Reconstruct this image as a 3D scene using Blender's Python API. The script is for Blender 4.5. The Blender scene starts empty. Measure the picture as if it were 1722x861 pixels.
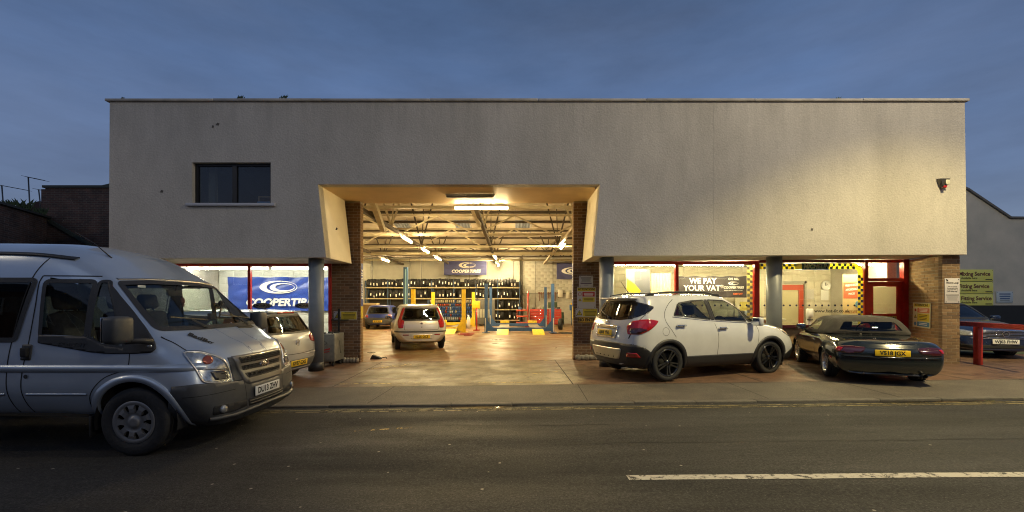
import bpy, bmesh, math, random
from math import radians as R, sin, cos, pi, sqrt, hypot, atan2
from mathutils import Vector, Matrix
from mathutils.bvhtree import BVHTree
from mathutils.geometry import delaunay_2d_cdt
S = bpy.context.scene
COL = S.collection
random.seed(7)

# ---------------------------------------------------------------- camera
F, CX, VH, HC = 720.0, 861.0, 510.0, 1.5          # photograph: focal length in px, centre, horizon, eye height
cd = bpy.data.cameras.new('camera'); cam = bpy.data.objects.new('camera', cd); COL.objects.link(cam)
cam.location = (0, 0, HC); cam.rotation_euler = (R(90), 0, 0)
cd.sensor_width = 36; cd.lens = F / 1722 * 36; cd.shift_y = (VH - 430.5) / 1722
cd.clip_start = 0.05; cd.clip_end = 3000
S.camera = cam
# ---------------------------------------------------------------- world: dusk
W = bpy.data.worlds.new('World'); S.world = W; W.use_nodes = True
wn, wl = W.node_tree.nodes, W.node_tree.links
for n in list(wn): wn.remove(n)
wo = wn.new('ShaderNodeOutputWorld'); bg = wn.new('ShaderNodeBackground')
sky = wn.new('ShaderNodeTexSky'); sky.sky_type = 'NISHITA'; sky.sun_disc = False
SUN_EL, SUN_AZ = 2.0, 200.0
sky.sun_elevation = R(SUN_EL); sky.sun_rotation = R(SUN_AZ); sky.altitude = 50
sky.air_density = 1.0; sky.dust_density = 0.6; sky.ozone_density = 2.0
tc = wn.new('ShaderNodeTexCoord'); mp = wn.new('ShaderNodeMapping'); mp.inputs['Scale'].default_value = (1.0, 2.0, 5.0); mp.inputs['Rotation'].default_value = (0, R(12), R(20))
nz = wn.new('ShaderNodeTexNoise'); nz.inputs['Scale'].default_value = 1.6; nz.inputs['Detail'].default_value = 5; nz.inputs['Roughness'].default_value = .55
rp = wn.new('ShaderNodeValToRGB'); rp.color_ramp.elements[0].position = .38; rp.color_ramp.elements[0].color = (0, 0, 0, 1); rp.color_ramp.elements[1].position = .72; rp.color_ramp.elements[1].color = (.35, .35, .35, 1)
mx = wn.new('ShaderNodeMixRGB'); mx.blend_type = 'MIX'
hs = wn.new('ShaderNodeMixRGB'); hs.blend_type = 'ADD'; hs.inputs[0].default_value = 1
ml = wn.new('ShaderNodeMixRGB'); ml.blend_type = 'MULTIPLY'; ml.inputs[0].default_value = 1
SKY_TINT = (1, 1, 1, 1); CLOUD = (.85, 1.05, 1.6, 1)
ml.inputs[2].default_value = SKY_TINT
# after sunset the sky is nearly even: a blue that pales towards the horizon all the way round, over the sky model
sx_ = wn.new('ShaderNodeSeparateXYZ'); wl.new(tc.outputs['Generated'], sx_.inputs[0])
gr = wn.new('ShaderNodeValToRGB'); ge = gr.color_ramp.elements
ge[0].position = 0; ge[0].color = (.155, .195, .285, 1); ge[1].position = 1; ge[1].color = (.045, .075, .155, 1)
for p_, c_ in ((.22, (.130, .190, .350)), (.42, (.098, .160, .320)), (.62, (.066, .115, .235))): e_ = ge.new(p_); e_.color = (*c_, 1)
wl.new(sx_.outputs[2], gr.inputs[0])
nk = wn.new('ShaderNodeMixRGB'); nk.inputs[0].default_value = .2; dk = wn.new('ShaderNodeVectorMath'); dk.operation = 'SCALE'; dk.inputs[3].default_value = 7.7
wl.new(gr.outputs[0], dk.inputs[0]); wl.new(dk.outputs[0], nk.inputs[1]); wl.new(sky.outputs[0], nk.inputs[2]); wl.new(nk.outputs[0], ml.inputs[1])

wl.new(tc.outputs['Generated'], mp.inputs[0]); wl.new(mp.outputs[0], nz.inputs['Vector']); wl.new(nz.outputs[0], rp.inputs[0])
wl.new(rp.outputs[0], mx.inputs[0]); wl.new(ml.outputs[0], mx.inputs[1]); mx.inputs[2].default_value = CLOUD
n2 = wn.new('ShaderNodeTexNoise'); n2.inputs['Scale'].default_value = 1.1; n2.inputs['Detail'].default_value = 9; n2.inputs['Roughness'].default_value = .62; m2 = wn.new('ShaderNodeMapping'); m2.inputs['Scale'].default_value = (1.2, 1, 4.5); m2.inputs['Rotation'].default_value = (0, R(-16), R(35)); wl.new(tc.outputs['Generated'], m2.inputs[0]); wl.new(m2.outputs[0], n2.inputs['Vector'])
r2 = wn.new('ShaderNodeMapRange'); r2.inputs[1].default_value = .3; r2.inputs[2].default_value = .7; r2.inputs[3].default_value = .72; r2.inputs[4].default_value = 1.20; wl.new(n2.outputs[0], r2.inputs[0]); v2_ = wn.new('ShaderNodeVectorMath'); v2_.operation = 'SCALE'; wl.new(mx.outputs[0], v2_.inputs[0]); wl.new(r2.outputs[0], v2_.inputs[3])
wl.new(v2_.outputs[0], bg.inputs[0]); bg.inputs[1].default_value = 0.15
wl.new(bg.outputs[0], wo.inputs[0])
# the last light of the day: very weak and wide
sd = bpy.data.lights.new('sun', 'SUN'); so = bpy.data.objects.new('sun', sd); COL.objects.link(so)
sd.energy = 0.06; sd.angle = R(30); sd.color = (.75, .85, 1); so.rotation_euler = (R(50), 0, R(-25))
S.view_settings.view_transform = 'Standard'; S.view_settings.look = 'None'; S.view_settings.exposure = 0; S.view_settings.gamma = 1
S.render.engine = 'CYCLES'
S.cycles.use_denoising = True; S.cycles.denoising_prefilter = 'NONE'; S.cycles.filter_width = 1.1
S.cycles.max_bounces = 7; S.cycles.diffuse_bounces = 4; S.cycles.glossy_bounces = 3; S.cycles.transmission_bounces = 4; S.cycles.transparent_max_bounces = 12
S.cycles.caustics_reflective = False; S.cycles.caustics_refractive = False
S.cycles.sample_clamp_indirect = 4

def gz(x, y):                                      # the street climbs gently to the right, the workshop floor is level
    return .012 * max(-25, min(25, x)) * max(0, min(1, (14 - y) / 2.6))
def px(u, v, Y): return Vector(((u - CX) / F * Y, Y, HC - (v - VH) / F * Y))

# ---------------------------------------------------------------- materials
MATS = {}
def mat(name, c=(.5, .5, .5), rough=.6, metal=0, var=0, vscale=6, bump=0, bscale=60, coat=0, c2=None, rnd=0, det=4, emit=None, es=0, spec=.5, rvar=0, stretch=None):
    if name in MATS: return MATS[name]
    m = bpy.data.materials.new(name); m.use_nodes = True; nt = m.node_tree; N, L = nt.nodes, nt.links
    b = N['Principled BSDF']; b.inputs['Base Color'].default_value = (*c, 1); b.inputs['Roughness'].default_value = rough; b.inputs['Metallic'].default_value = metal
    b.inputs['Coat Weight'].default_value = coat; b.inputs['Coat Roughness'].default_value = .04; b.inputs['Specular IOR Level'].default_value = spec
    t = None
    def coord():
        nonlocal t
        if t is None:
            g = N.new('ShaderNodeTexCoord'); t = g.outputs['Object']
            if stretch:
                q = N.new('ShaderNodeMapping'); q.inputs['Scale'].default_value = stretch; L.new(t, q.inputs[0]); t = q.outputs[0]
        return t
    last = None
    if var or c2:
        n = N.new('ShaderNodeTexNoise'); n.inputs['Scale'].default_value = vscale; n.inputs['Detail'].default_value = det; n.inputs['Roughness'].default_value = .6; L.new(coord(), n.inputs['Vector'])
        r = N.new('ShaderNodeValToRGB'); r.color_ramp.elements[0].position = .3; r.color_ramp.elements[1].position = .7
        if c2: a, d = c, c2
        else: a, d = [x * (1 - var) for x in c], [min(1, x * (1 + var)) for x in c]
        r.color_ramp.elements[0].color = (*a, 1); r.color_ramp.elements[1].color = (*d, 1)
        L.new(n.outputs[0], r.inputs[0]); last = r.outputs[0]
        if rvar:
            mr = N.new('ShaderNodeMapRange'); mr.inputs[3].default_value = rough - rvar; mr.inputs[4].default_value = rough + rvar; L.new(n.outputs[0], mr.inputs[0]); L.new(mr.outputs[0], b.inputs['Roughness'])
    if rnd:
        oi = N.new('ShaderNodeObjectInfo'); h = N.new('ShaderNodeHueSaturation')
        mr = N.new('ShaderNodeMapRange'); mr.inputs[3].default_value = 1 - rnd; mr.inputs[4].default_value = 1 + rnd; L.new(oi.outputs['Random'], mr.inputs[0]); L.new(mr.outputs[0], h.inputs['Value'])
        if last: L.new(last, h.inputs['Color'])
        else: h.inputs['Color'].default_value = (*c, 1)
        last = h.outputs[0]
    if last: L.new(last, b.inputs['Base Color'])
    if bump:
        n = N.new('ShaderNodeTexNoise'); n.inputs['Scale'].default_value = bscale; n.inputs['Detail'].default_value = 3; L.new(coord(), n.inputs['Vector'])
        bp = N.new('ShaderNodeBump'); bp.inputs['Strength'].default_value = bump; bp.inputs['Distance'].default_value = .02; L.new(n.outputs[0], bp.inputs['Height']); L.new(bp.outputs[0], b.inputs['Normal'])
    if emit: b.inputs['Emission Color'].default_value = (*emit, 1); b.inputs['Emission Strength'].default_value = es
    MATS[name] = m; return m
def glass(name, tint=(.9, .95, .93), rough=.0, refl=1.0):
    if name in MATS: return MATS[name]
    m = bpy.data.materials.new(name); m.use_nodes = True; nt = m.node_tree; N, L = nt.nodes, nt.links
    for n in list(N): N.remove(n)
    o = N.new('ShaderNodeOutputMaterial'); t = N.new('ShaderNodeBsdfTransparent'); g = N.new('ShaderNodeBsdfGlossy'); x = N.new('ShaderNodeMixShader'); fr = N.new('ShaderNodeFresnel')
    t.inputs[0].default_value = (*tint, 1); g.inputs['Roughness'].default_value = rough; g.inputs[0].default_value = (refl, refl, refl, 1); fr.inputs[0].default_value = 1.5
    ge_ = N.new('ShaderNodeNewGeometry'); io = N.new('ShaderNodeMapRange'); io.inputs[3].default_value = 1.5; io.inputs[4].default_value = 1 / 1.5; L.new(ge_.outputs['Backfacing'], io.inputs[0]); L.new(io.outputs[0], fr.inputs[0])
    L.new(fr.outputs[0], x.inputs[0]); L.new(t.outputs[0], x.inputs[1]); L.new(g.outputs[0], x.inputs[2]); L.new(x.outputs[0], o.inputs[0])
    MATS[name] = m; return m
def film(name, c, t=.6):
    """thin sheet that also lets light through from behind (vinyl, paper, blinds)"""
    if name in MATS: return MATS[name]
    m = bpy.data.materials.new(name); m.use_nodes = True; nt = m.node_tree; N, L = nt.nodes, nt.links; b = N['Principled BSDF']; b.inputs['Base Color'].default_value = (*c, 1); b.inputs['Roughness'].default_value = .5
    tr = N.new('ShaderNodeBsdfTranslucent'); tr.inputs[0].default_value = (*c, 1); x = N.new('ShaderNodeMixShader'); x.inputs[0].default_value = t; L.new(b.outputs[0], x.inputs[1]); L.new(tr.outputs[0], x.inputs[2]); L.new(x.outputs[0], N['Material Output'].inputs[0]); MATS[name] = m; return m
def paint(name, c, rough=.35, metal=0, coat=1, flake=.1):
    return mat(name, c, rough=rough, metal=metal, coat=coat, var=.05, vscale=3)

# ---------------------------------------------------------------- mesh helpers
def mesh_of(name, verts, faces, m=None, smooth=False):
    me = bpy.data.meshes.new(name); me.from_pydata([tuple(v) for v in verts], [], faces)
    if m: me.materials.append(m)
    if smooth: me.polygons.foreach_set('use_smooth', [True] * len(me.polygons))
    me.update(); return me
def link(name, me, parent=None, loc=None, rot=None):
    o = bpy.data.objects.new(name, me); COL.objects.link(o)
    if parent: o.parent = parent
    if loc is not None: o.location = loc
    if rot is not None: o.rotation_euler = rot
    return o
class MB:
    """collects shapes for one mesh"""
    def __init__(s): s.v = []; s.f = []; s.sm = []
    def add(s, vs, fs, smooth=False):
        k = len(s.v); s.v += [Vector(v) for v in vs]; s.f += [tuple(i + k for i in f) for f in fs]; s.sm += [smooth] * len(fs); return s
    def box(s, x0, x1, y0, y1, z0, z1, M=None):
        vs = [Vector(p) for p in ((x0, y0, z0), (x1, y0, z0), (x1, y1, z0), (x0, y1, z0), (x0, y0, z1), (x1, y0, z1), (x1, y1, z1), (x0, y1, z1))]
        if M: vs = [M @ v for v in vs]
        return s.add(vs, [(0, 3, 2, 1), (4, 5, 6, 7), (0, 1, 5, 4), (1, 2, 6, 5), (2, 3, 7, 6), (3, 0, 4, 7)])
    def rbox(s, x0, x1, y0, y1, z0, z1, b=.01, M=None):       # chamfered box
        bm = bmesh.new(); bmesh.ops.create_cube(bm, size=1)
        for v in bm.verts: v.co = Vector(((x0 + x1) / 2 + v.co.x * (x1 - x0), (y0 + y1) / 2 + v.co.y * (y1 - y0), (z0 + z1) / 2 + v.co.z * (z1 - z0)))
        bmesh.ops.bevel(bm, geom=bm.edges[:], offset=b, segments=2, affect='EDGES', profile=.5)
        bm.verts.index_update(); vs = [(M @ v.co if M else v.co.copy()) for v in bm.verts]; fs = [tuple(v.index for v in f.verts) for f in bm.faces]; bm.free()
        return s.add(vs, fs, True)
    def bar(s, a, b, w=.05, h=None):                 # square bar between two points
        a, b = Vector(a), Vector(b); d = (b - a).normalized(); u = d.cross(Vector((0, 0, 1)))
        if u.length < .01: u = Vector((1, 0, 0))
        u.normalize(); n = u.cross(d); h = h or w
        c = [(-w / 2, -h / 2), (w / 2, -h / 2), (w / 2, h / 2), (-w / 2, h / 2)]
        return s.add([a + u * p + n * q for p, q in c] + [b + u * p + n * q for p, q in c], [(3, 2, 1, 0), (4, 5, 6, 7), (0, 1, 5, 4), (1, 2, 6, 5), (2, 3, 7, 6), (3, 0, 4, 7)])
    def tube(s, pts, r=.02, n=10, cap=True, rs=None):
        pts = [Vector(p) for p in pts]; k = len(s.v); vs = []; fs = []; u = None
        for i, p in enumerate(pts):
            d = (pts[min(i + 1, len(pts) - 1)] - pts[max(i - 1, 0)]).normalized()
            if u is None:
                u = d.cross(Vector((0, 0, 1)))
                if u.length < .05: u = d.cross(Vector((1, 0, 0)))
            u = (u - d * u.dot(d)).normalized(); w = d.cross(u); rr = rs[i] if rs else r
            vs += [p + (u * cos(a) + w * sin(a)) * rr for a in (2 * pi * j / n for j in range(n))]
        for i in range(len(pts) - 1):
            for j in range(n): fs.append((i * n + j, i * n + (j + 1) % n, (i + 1) * n + (j + 1) % n, (i + 1) * n + j))
        s.add(vs, fs, True)
        if cap: s.add([], [tuple(k + j for j in reversed(range(n)))]); s.add([], [tuple(k + (len(pts) - 1) * n + j for j in range(n))])
        if cap:
            for q in (-1, -2): s.f[q] = tuple(i - len(s.v) for i in s.f[q])
        return s
    def lathe(s, prof, n=32, M=None, close=False):   # profile of (radius, height) about the y axis
        vs = []; fs = []; m = len(prof)
        for i in range(n):
            a = 2 * pi * i / n
            for r, h in prof: vs.append(Vector((r * cos(a), h, r * sin(a))))
        for i in range(n):
            for j in range(m - 1 if not close else m):
                k = (j + 1) % m; fs.append((i * m + j, ((i + 1) % n) * m + j, ((i + 1) % n) * m + k, i * m + k))
        if M: vs = [M @ v for v in vs]
        return s.add(vs, fs, True)
    def disc(s, c, r, axis='y', n=20, ry=None):
        ry = ry or r; vs = []
        for i in range(n):
            a = 2 * pi * i / n; p, q = r * cos(a), ry * sin(a)
            vs.append(Vector(c) + (Vector((p, 0, q)) if axis == 'y' else Vector((0, p, q)) if axis == 'x' else Vector((p, q, 0))))
        return s.add(vs, [tuple(range(n))])
    def mesh(s, name, m):
        # tube caps store offsets relative to the end of the vertex list: resolve negatives
        me = bpy.data.meshes.new(name); me.from_pydata([tuple(v) for v in s.v], [], s.f)
        if m: me.materials.append(m)
        me.polygons.foreach_set('use_smooth', s.sm); me.update(); return me
    def build(s, name, m, parent=None, loc=None, rot=None, label=None, fix=True):
        me = s.mesh(name, m)
        if fix and len(s.f) < 60000:
            bm = bmesh.new(); bm.from_mesh(me); bmesh.ops.recalc_face_normals(bm, faces=bm.faces); bm.to_mesh(me); bm.free()
        o = link(name, me, parent, loc, rot)
        if label: o['label'] = label
        return o
def _tube_fixed(s, pts, r=.02, n=10, cap=True, rs=None):
    pts = [Vector(p) for p in pts]; vs = []; fs = []; u = None
    for i, p in enumerate(pts):
        d = (pts[min(i + 1, len(pts) - 1)] - pts[max(i - 1, 0)]).normalized()
        if u is None:
            u = d.cross(Vector((0, 0, 1)))
            if u.length < .05: u = d.cross(Vector((1, 0, 0)))
        u = (u - d * u.dot(d)).normalized(); w = d.cross(u); rr = rs[i] if rs else r
        vs += [p + (u * cos(a) + w * sin(a)) * rr for a in (2 * pi * j / n for j in range(n))]
    for i in range(len(pts) - 1):
        for j in range(n): fs.append((i * n + j, i * n + (j + 1) % n, (i + 1) * n + (j + 1) % n, (i + 1) * n + j))
    if cap: fs += [tuple(reversed(range(n))), tuple((len(pts) - 1) * n + j for j in range(n))]
    return s.add(vs, fs, True)
MB.tube = _tube_fixed
def tag(o, label=None, cat=None, group=None, kind=None):
    if label: o['label'] = label
    if cat: o['category'] = cat
    if group: o['group'] = group
    if kind: o['kind'] = kind
    return o
def thing(name, label, cat, loc=(0, 0, 0), rz=0, group=None, rot=None):
    o = bpy.data.objects.new(name, None); COL.objects.link(o); o.location = loc; o.rotation_euler = rot or (0, 0, rz); o.empty_display_size = .2
    return tag(o, label, cat, group)
def copy_tree(o, parent=None):
    c = o.copy(); COL.objects.link(c)
    if parent: c.parent = parent
    for ch in list(o.children): copy_tree(ch, c)
    return c
def plate2d(outline, holes=(), maxe=None):
    """triangulated 2-D outline with holes"""
    pts = [Vector(p) for p in outline]; loops = [list(range(len(pts)))]
    for h in holes:
        k = len(pts); pts += [Vector(p) for p in h]; loops.append(list(range(k, len(pts))))
    edges = [(l[i], l[(i + 1) % len(l)]) for l in loops for i in range(len(l))]
    v, e, f, *_ = delaunay_2d_cdt(pts, edges, [loops[0]], 1, 1e-5)
    out = []
    for t in f:
        c = sum((v[i] for i in t), Vector((0, 0))) / len(t)
        if not any(inside(c, h) for h in holes): out.append(tuple(t))
    return v, out, [[v[i] for i in range(0)] for l in loops]
def inside(p, poly):
    r = False; n = len(poly); x, y = p[0], p[1]
    for i in range(n):
        x0, y0 = poly[i][0], poly[i][1]; x1, y1 = poly[(i + 1) % n][0], poly[(i + 1) % n][1]
        if (y0 > y) != (y1 > y) and x < (x1 - x0) * (y - y0) / (y1 - y0) + x0: r = not r
    return r
def slab(mb, outline, holes, y0, y1):
    """plate in the xz plane from y0 to y1 (front to back) with edge faces"""
    v, f, _ = plate2d(outline, holes)
    mb.add([(p.x, y0, p.y) for p in v], f); mb.add([(p.x, y1, p.y) for p in v], [tuple(reversed(t)) for t in f])
    for l in [outline] + list(holes):
        n = len(l); mb.add([(p[0], y0, p[1]) for p in l] + [(p[0], y1, p[1]) for p in l], [(i, (i + 1) % n, (i + 1) % n + n, i + n) for i in range(n)])
    return mb
# lettering
_TX = {}
def text_mesh(s, size=.1, m=None, ext=.001, shear=0, sx=1, bold=0, align='CENTER', sp=1):
    key = (s, size, m.name if m else '', shear, sx, bold, align, sp)
    if key in _TX: return _TX[key]
    c = bpy.data.curves.new('lettering', 'FONT'); c.body = s; c.size = size; c.extrude = ext; c.shear = shear; c.align_x = align; c.align_y = 'CENTER'; c.offset = bold; c.resolution_u = 3; c.space_character = sp
    o = bpy.data.objects.new('t', c); COL.objects.link(o)
    dg = bpy.context.evaluated_depsgraph_get(); me = bpy.data.meshes.new_from_object(o.evaluated_get(dg))
    bpy.data.objects.remove(o); bpy.data.curves.remove(c)
    me.transform(Matrix.Scale(sx, 4, (1, 0, 0))); me.transform(Matrix.Rotation(R(90), 4, 'X'))
    me.materials.clear()
    if m: me.materials.append(m)
    _TX[key] = me; return me
def text(s, size, m, parent, loc, rot=(0, 0, 0), name='lettering', **k):
    return link(name, text_mesh(s, size, m, **k), parent, loc, rot)
# shared vehicle materials
mat('car_dark', (.012, .012, .013), .8)
mat('seat_cloth', (.035, .037, .042), .95, var=.3, vscale=30)
mat('black_plastic', (.022, .022, .024), .5, var=.15, vscale=20, bump=.15, bscale=300)
mat('grey_plastic', (.05, .052, .055), .5, var=.12, vscale=15, bump=.12, bscale=250)
mat('rubber_seal', (.01, .01, .011), .55)
mat('chrome', (.75, .75, .76), .12, 1)
mat('silver_trim', (.5, .5, .5), .35, 1)
mat('red_lamp', (.35, .006, .008), .12, coat=1, var=.2, vscale=30)
mat('dark_lamp', (.045, .006, .008), .12, coat=1, var=.3, vscale=30)
mat('clear_lamp', (.42, .43, .43), .12, .6, coat=1, var=.35, vscale=35)
mat('amber_lamp', (.6, .2, .02), .15, coat=1)
mat('print_black', (.012, .012, .012), .6)
mat('print_white', (.8, .8, .78), .6)
mat('seam', (.006, .006, .007), .8)
glass('car_glass', (.82, .88, .84)); glass('dark_glass', (.16, .18, .18)); glass('mid_glass', (.4, .46, .44)); glass('lamp_glass', (.9, .9, .9))
# ================================================================ ground, road, pavement, forecourt
def node_mat(name, fn):
    m = bpy.data.materials.new(name); m.use_nodes = True; fn(m.node_tree, m.node_tree.nodes, m.node_tree.links, m.node_tree.nodes['Principled BSDF']); MATS[name] = m; return m
def noise(N, L, src, scale, detail=4, rough=.6, stretch=None):
    if stretch:
        q = N.new('ShaderNodeMapping'); q.inputs['Scale'].default_value = stretch; L.new(src, q.inputs[0]); src = q.outputs[0]
    n = N.new('ShaderNodeTexNoise'); n.inputs['Scale'].default_value = scale; n.inputs['Detail'].default_value = detail; n.inputs['Roughness'].default_value = rough; L.new(src, n.inputs['Vector']); return n.outputs[0]
def ramp(N, L, src, stops):
    r = N.new('ShaderNodeValToRGB'); e = r.color_ramp.elements
    while len(e) < len(stops): e.new(.5)
    for i, (p, c) in enumerate(stops): e[i].position = p; e[i].color = (*c, 1) if not isinstance(c, (int, float)) else (c, c, c, 1)
    L.new(src, r.inputs[0]); return r.outputs[0]
def mixc(N, L, f, a, b, mode='MIX'):
    x = N.new('ShaderNodeMixRGB'); x.blend_type = mode
    for i, v in enumerate((f, a, b)):
        if isinstance(v, (int, float)): x.inputs[i].default_value = v if i == 0 else (v, v, v, 1)
        elif isinstance(v, tuple): x.inputs[i].default_value = (*v, 1)
        else: L.new(v, x.inputs[i])
    return x.outputs[0]
def bumpn(N, L, b, h, s=.4, d=.01):
    q = N.new('ShaderNodeBump'); q.inputs['Strength'].default_value = s; q.inputs['Distance'].default_value = d; L.new(h, q.inputs['Height']); L.new(q.outputs[0], b.inputs['Normal'])
def blob(N, L, src, c, r):                           # soft-edged worn area round c, size r
    q = N.new('ShaderNodeMapping'); q.inputs['Location'].default_value = (-c[0] / r[0], -c[1] / r[1], 0); q.inputs['Scale'].default_value = (1 / r[0], 1 / r[1], .001); L.new(src, q.inputs[0])
    g = N.new('ShaderNodeTexGradient'); g.gradient_type = 'SPHERICAL'; L.new(q.outputs[0], g.inputs[0]); return g.outputs[0]
def asphalt(nt, N, L, b):
    t = N.new('ShaderNodeTexCoord').outputs['Object']
    base = ramp(N, L, noise(N, L, t, .9, 5, .6, (.25, 1.6, 1)), [(.3, (.016, .0155, .0145)), (.7, (.036, .034, .032))])
    grit = ramp(N, L, noise(N, L, t, 50, 3, .85), [(.33, .25), (.5, 1.0), (.66, 2.3)])
    c = mixc(N, L, 1, base, grit, 'MULTIPLY')
    v = N.new('ShaderNodeTexVoronoi'); v.inputs['Scale'].default_value = 3.2; L.new(t, v.inputs['Vector'])
    fl = ramp(N, L, v.outputs['Distance'], [(.035, 1), (.05, 0)]); c = mixc(N, L, fl, c, (.28, .26, .22))
    v2 = N.new('ShaderNodeTexVoronoi'); v2.inputs['Scale'].default_value = 26; L.new(t, v2.inputs['Vector']); c = mixc(N, L, ramp(N, L, v2.outputs['Distance'], [(.06, .8), (.12, 0)]), c, (.16, .15, .13))
    L.new(c, b.inputs['Base Color']); b.inputs['Roughness'].default_value = .62; b.inputs['Specular IOR Level'].default_value = .5
    L.new(ramp(N, L, noise(N, L, t, 1.1, 4, .6, (.3, 1.5, 1)), [(.35, .62), (.65, .88)]), b.inputs['Roughness']); b.inputs['Specular IOR Level'].default_value = .35
    bumpn(N, L, b, noise(N, L, t, 85, 3, .8), .75, .012)
def pave(nt, N, L, b):
    t = N.new('ShaderNodeTexCoord').outputs['Object']
    base = ramp(N, L, noise(N, L, t, 1.3, 5, .65), [(.3, (.062, .053, .042)), (.7, (.115, .098, .078))])
    c = mixc(N, L, 1, base, ramp(N, L, noise(N, L, t, 60, 2, .8), [(.35, .6), (.5, 1), (.68, 1.5)]), 'MULTIPLY')
    L.new(c, b.inputs['Base Color']); b.inputs['Roughness'].default_value = .7; bumpn(N, L, b, noise(N, L, t, 70, 3, .8), .5, .01)
def fore(nt, N, L, b):
    t = N.new('ShaderNodeTexCoord').outputs['Object']
    red = ramp(N, L, noise(N, L, t, 2.0, 5, .65), [(.3, (.085, .050, .033)), (.7, (.16, .092, .058))])
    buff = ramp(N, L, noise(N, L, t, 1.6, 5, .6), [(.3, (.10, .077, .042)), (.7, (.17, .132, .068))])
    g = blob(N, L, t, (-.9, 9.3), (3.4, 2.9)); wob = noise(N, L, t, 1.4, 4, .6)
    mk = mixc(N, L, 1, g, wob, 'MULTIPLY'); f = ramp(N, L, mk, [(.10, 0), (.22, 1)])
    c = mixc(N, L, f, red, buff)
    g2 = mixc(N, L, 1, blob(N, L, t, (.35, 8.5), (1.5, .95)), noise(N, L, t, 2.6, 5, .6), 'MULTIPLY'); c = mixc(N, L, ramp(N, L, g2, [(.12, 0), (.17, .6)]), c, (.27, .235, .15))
    st = ramp(N, L, noise(N, L, t, 5, 5, .7), [(.34, .45), (.46, 1)]); c = mixc(N, L, 1, c, st, 'MULTIPLY')
    c = mixc(N, L, 1, c, ramp(N, L, noise(N, L, t, 55, 2, .8), [(.35, .75), (.65, 1.3)]), 'MULTIPLY')
    L.new(c, b.inputs['Base Color']); L.new(ramp(N, L, noise(N, L, t, 1.7, 4, .6), [(.3, .35), (.7, .7)]), b.inputs['Roughness']); bumpn(N, L, b, noise(N, L, t, 60, 3, .8), .3, .006)
def wfloor(nt, N, L, b):
    t = N.new('ShaderNodeTexCoord').outputs['Object']
    red = ramp(N, L, noise(N, L, t, .55, 6, .65), [(.36, (.24, .175, .08)), (.5, (.21, .12, .05)), (.62, (.21, .085, .035))])
    c = mixc(N, L, 1, red, ramp(N, L, noise(N, L, t, 2.5, 6, .7), [(.3, .5), (.5, 1), (.7, 1.15)]), 'MULTIPLY')
    L.new(c, b.inputs['Base Color']); L.new(ramp(N, L, noise(N, L, t, 1.1, 4, .6), [(.3, .25), (.7, .6)]), b.inputs['Roughness']); bumpn(N, L, b, noise(N, L, t, 30, 3, .7), .15, .004)
M_ASPH, M_PAVE, M_FORE, M_WF = node_mat('asphalt', asphalt), node_mat('pavement_tarmac', pave), node_mat('forecourt_concrete', fore), node_mat('workshop_floor_paint', wfloor)
def sheet(name, xs, ys, m, dz=0, f=None):
    vs = [(x, y, (f(x, y) if f else gz(x, y)) + dz) for y in ys for x in xs]; n = len(xs)
    fs = [(j * n + i, j * n + i + 1, (j + 1) * n + i + 1, (j + 1) * n + i) for j in range(len(ys) - 1) for i in range(n - 1)]
    return tag(link(name, mesh_of(name, vs, fs, m)), kind='structure')
def fr(a, b, s): n = max(1, int(round((b - a) / s))); return [a + (b - a) * i / n for i in range(n + 1)]
KY = 6.38                                           # kerb line
sheet('ground', [-900, -200, -60, -25, 25, 60, 200, 900], [-600, -100, -20, 11.3, 14, 40, 100, 900], mat('rough_ground', (.05, .048, .04), .9, var=.3, vscale=.5), -.09)
sheet('road', [-60, -25] + fr(-24, 24, 2) + [25, 60], [-9, -4, 0, 3, KY], M_ASPH, -.022)
sheet('pavement', [-60, -25] + fr(-24, 24, 2) + [25, 60], [KY + .127, 7.82], M_PAVE, 0)
sheet('forecourt', [-25] + fr(-24, 24, 2) + [25], [7.832, 9.5, 11.3], M_FORE, -.002)
sheet('workshop_floor', fr(-10.6, 6.6, 2), [11.3, 11.4] + fr(11.6, 14, .3) + [20, 26, 32.2], M_WF, -.001)
sheet('side_yard', [10.3, 12, 16, 25], [11.3, 12, 13, 14, 16.1], mat('yard_surface', (.10, .12, .07), .85, c2=(.16, .15, .12), vscale=2.5), -.002)
# kerb stones, dropped for the driveway
kr = thing('kerb', 'low dropped kerb of long grey stones between road and pavement', None, (0, 0, 0)); kr['kind'] = 'structure'
_km = MB(); _km.rbox(.004, .91, 0, .125, -.12, 0, .008); _km = _km.mesh('kerb_stone', mat('kerb_concrete', (.095, .085, .07), .75, var=.25, vscale=9, bump=.3, bscale=90, rnd=.12))
for i in range(-20, 24):
    x = i * .915; o = link('kerb_stone', _km, kr, (x, KY, gz(x, KY) + .003 + random.uniform(-.003, .003))); o.rotation_euler = (0, -atan2(.012, 1) if abs(x) < 25 else 0, 0)
# joints cut across pavement and forecourt
jm = MB()
def groove(a, b, w=.018, dz=.0035):
    a, b = Vector(a), Vector(b); d = (b - a).normalized(); n = Vector((-d.y, d.x)) * w / 2; k = max(1, int((b - a).length / .8)); vs = []
    for i in range(k + 1):
        p = a.lerp(b, i / k)
        for s_ in (1, -1): q = p + n * s_; vs.append((q.x, q.y, gz(q.x, q.y) + dz))
    jm.add(vs, [(2 * i, 2 * i + 1, 2 * i + 3, 2 * i + 2) for i in range(k)])
for x in (-6.5, -2.2, 1.15, 3.9, 5.0 + .9, 9.2): groove((x, KY + .13), (x + .05, 7.82), .014)
groove((-20, 7.826), (20, 7.826), .02)
for x in (-3.3, 1.12, 4.6, 8.4): groove((x, 7.84), (x - .1 * (x < 0), 11.25), .02)
groove((-3.3, 11.15), (1.12, 11.15), .015); groove((1.12, 9.4), (8, 9.4), .012)
tag(jm.build('pavement_joints', mat('joint_dirt', (.03, .026, .02), .9)), kind='structure')
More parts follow.
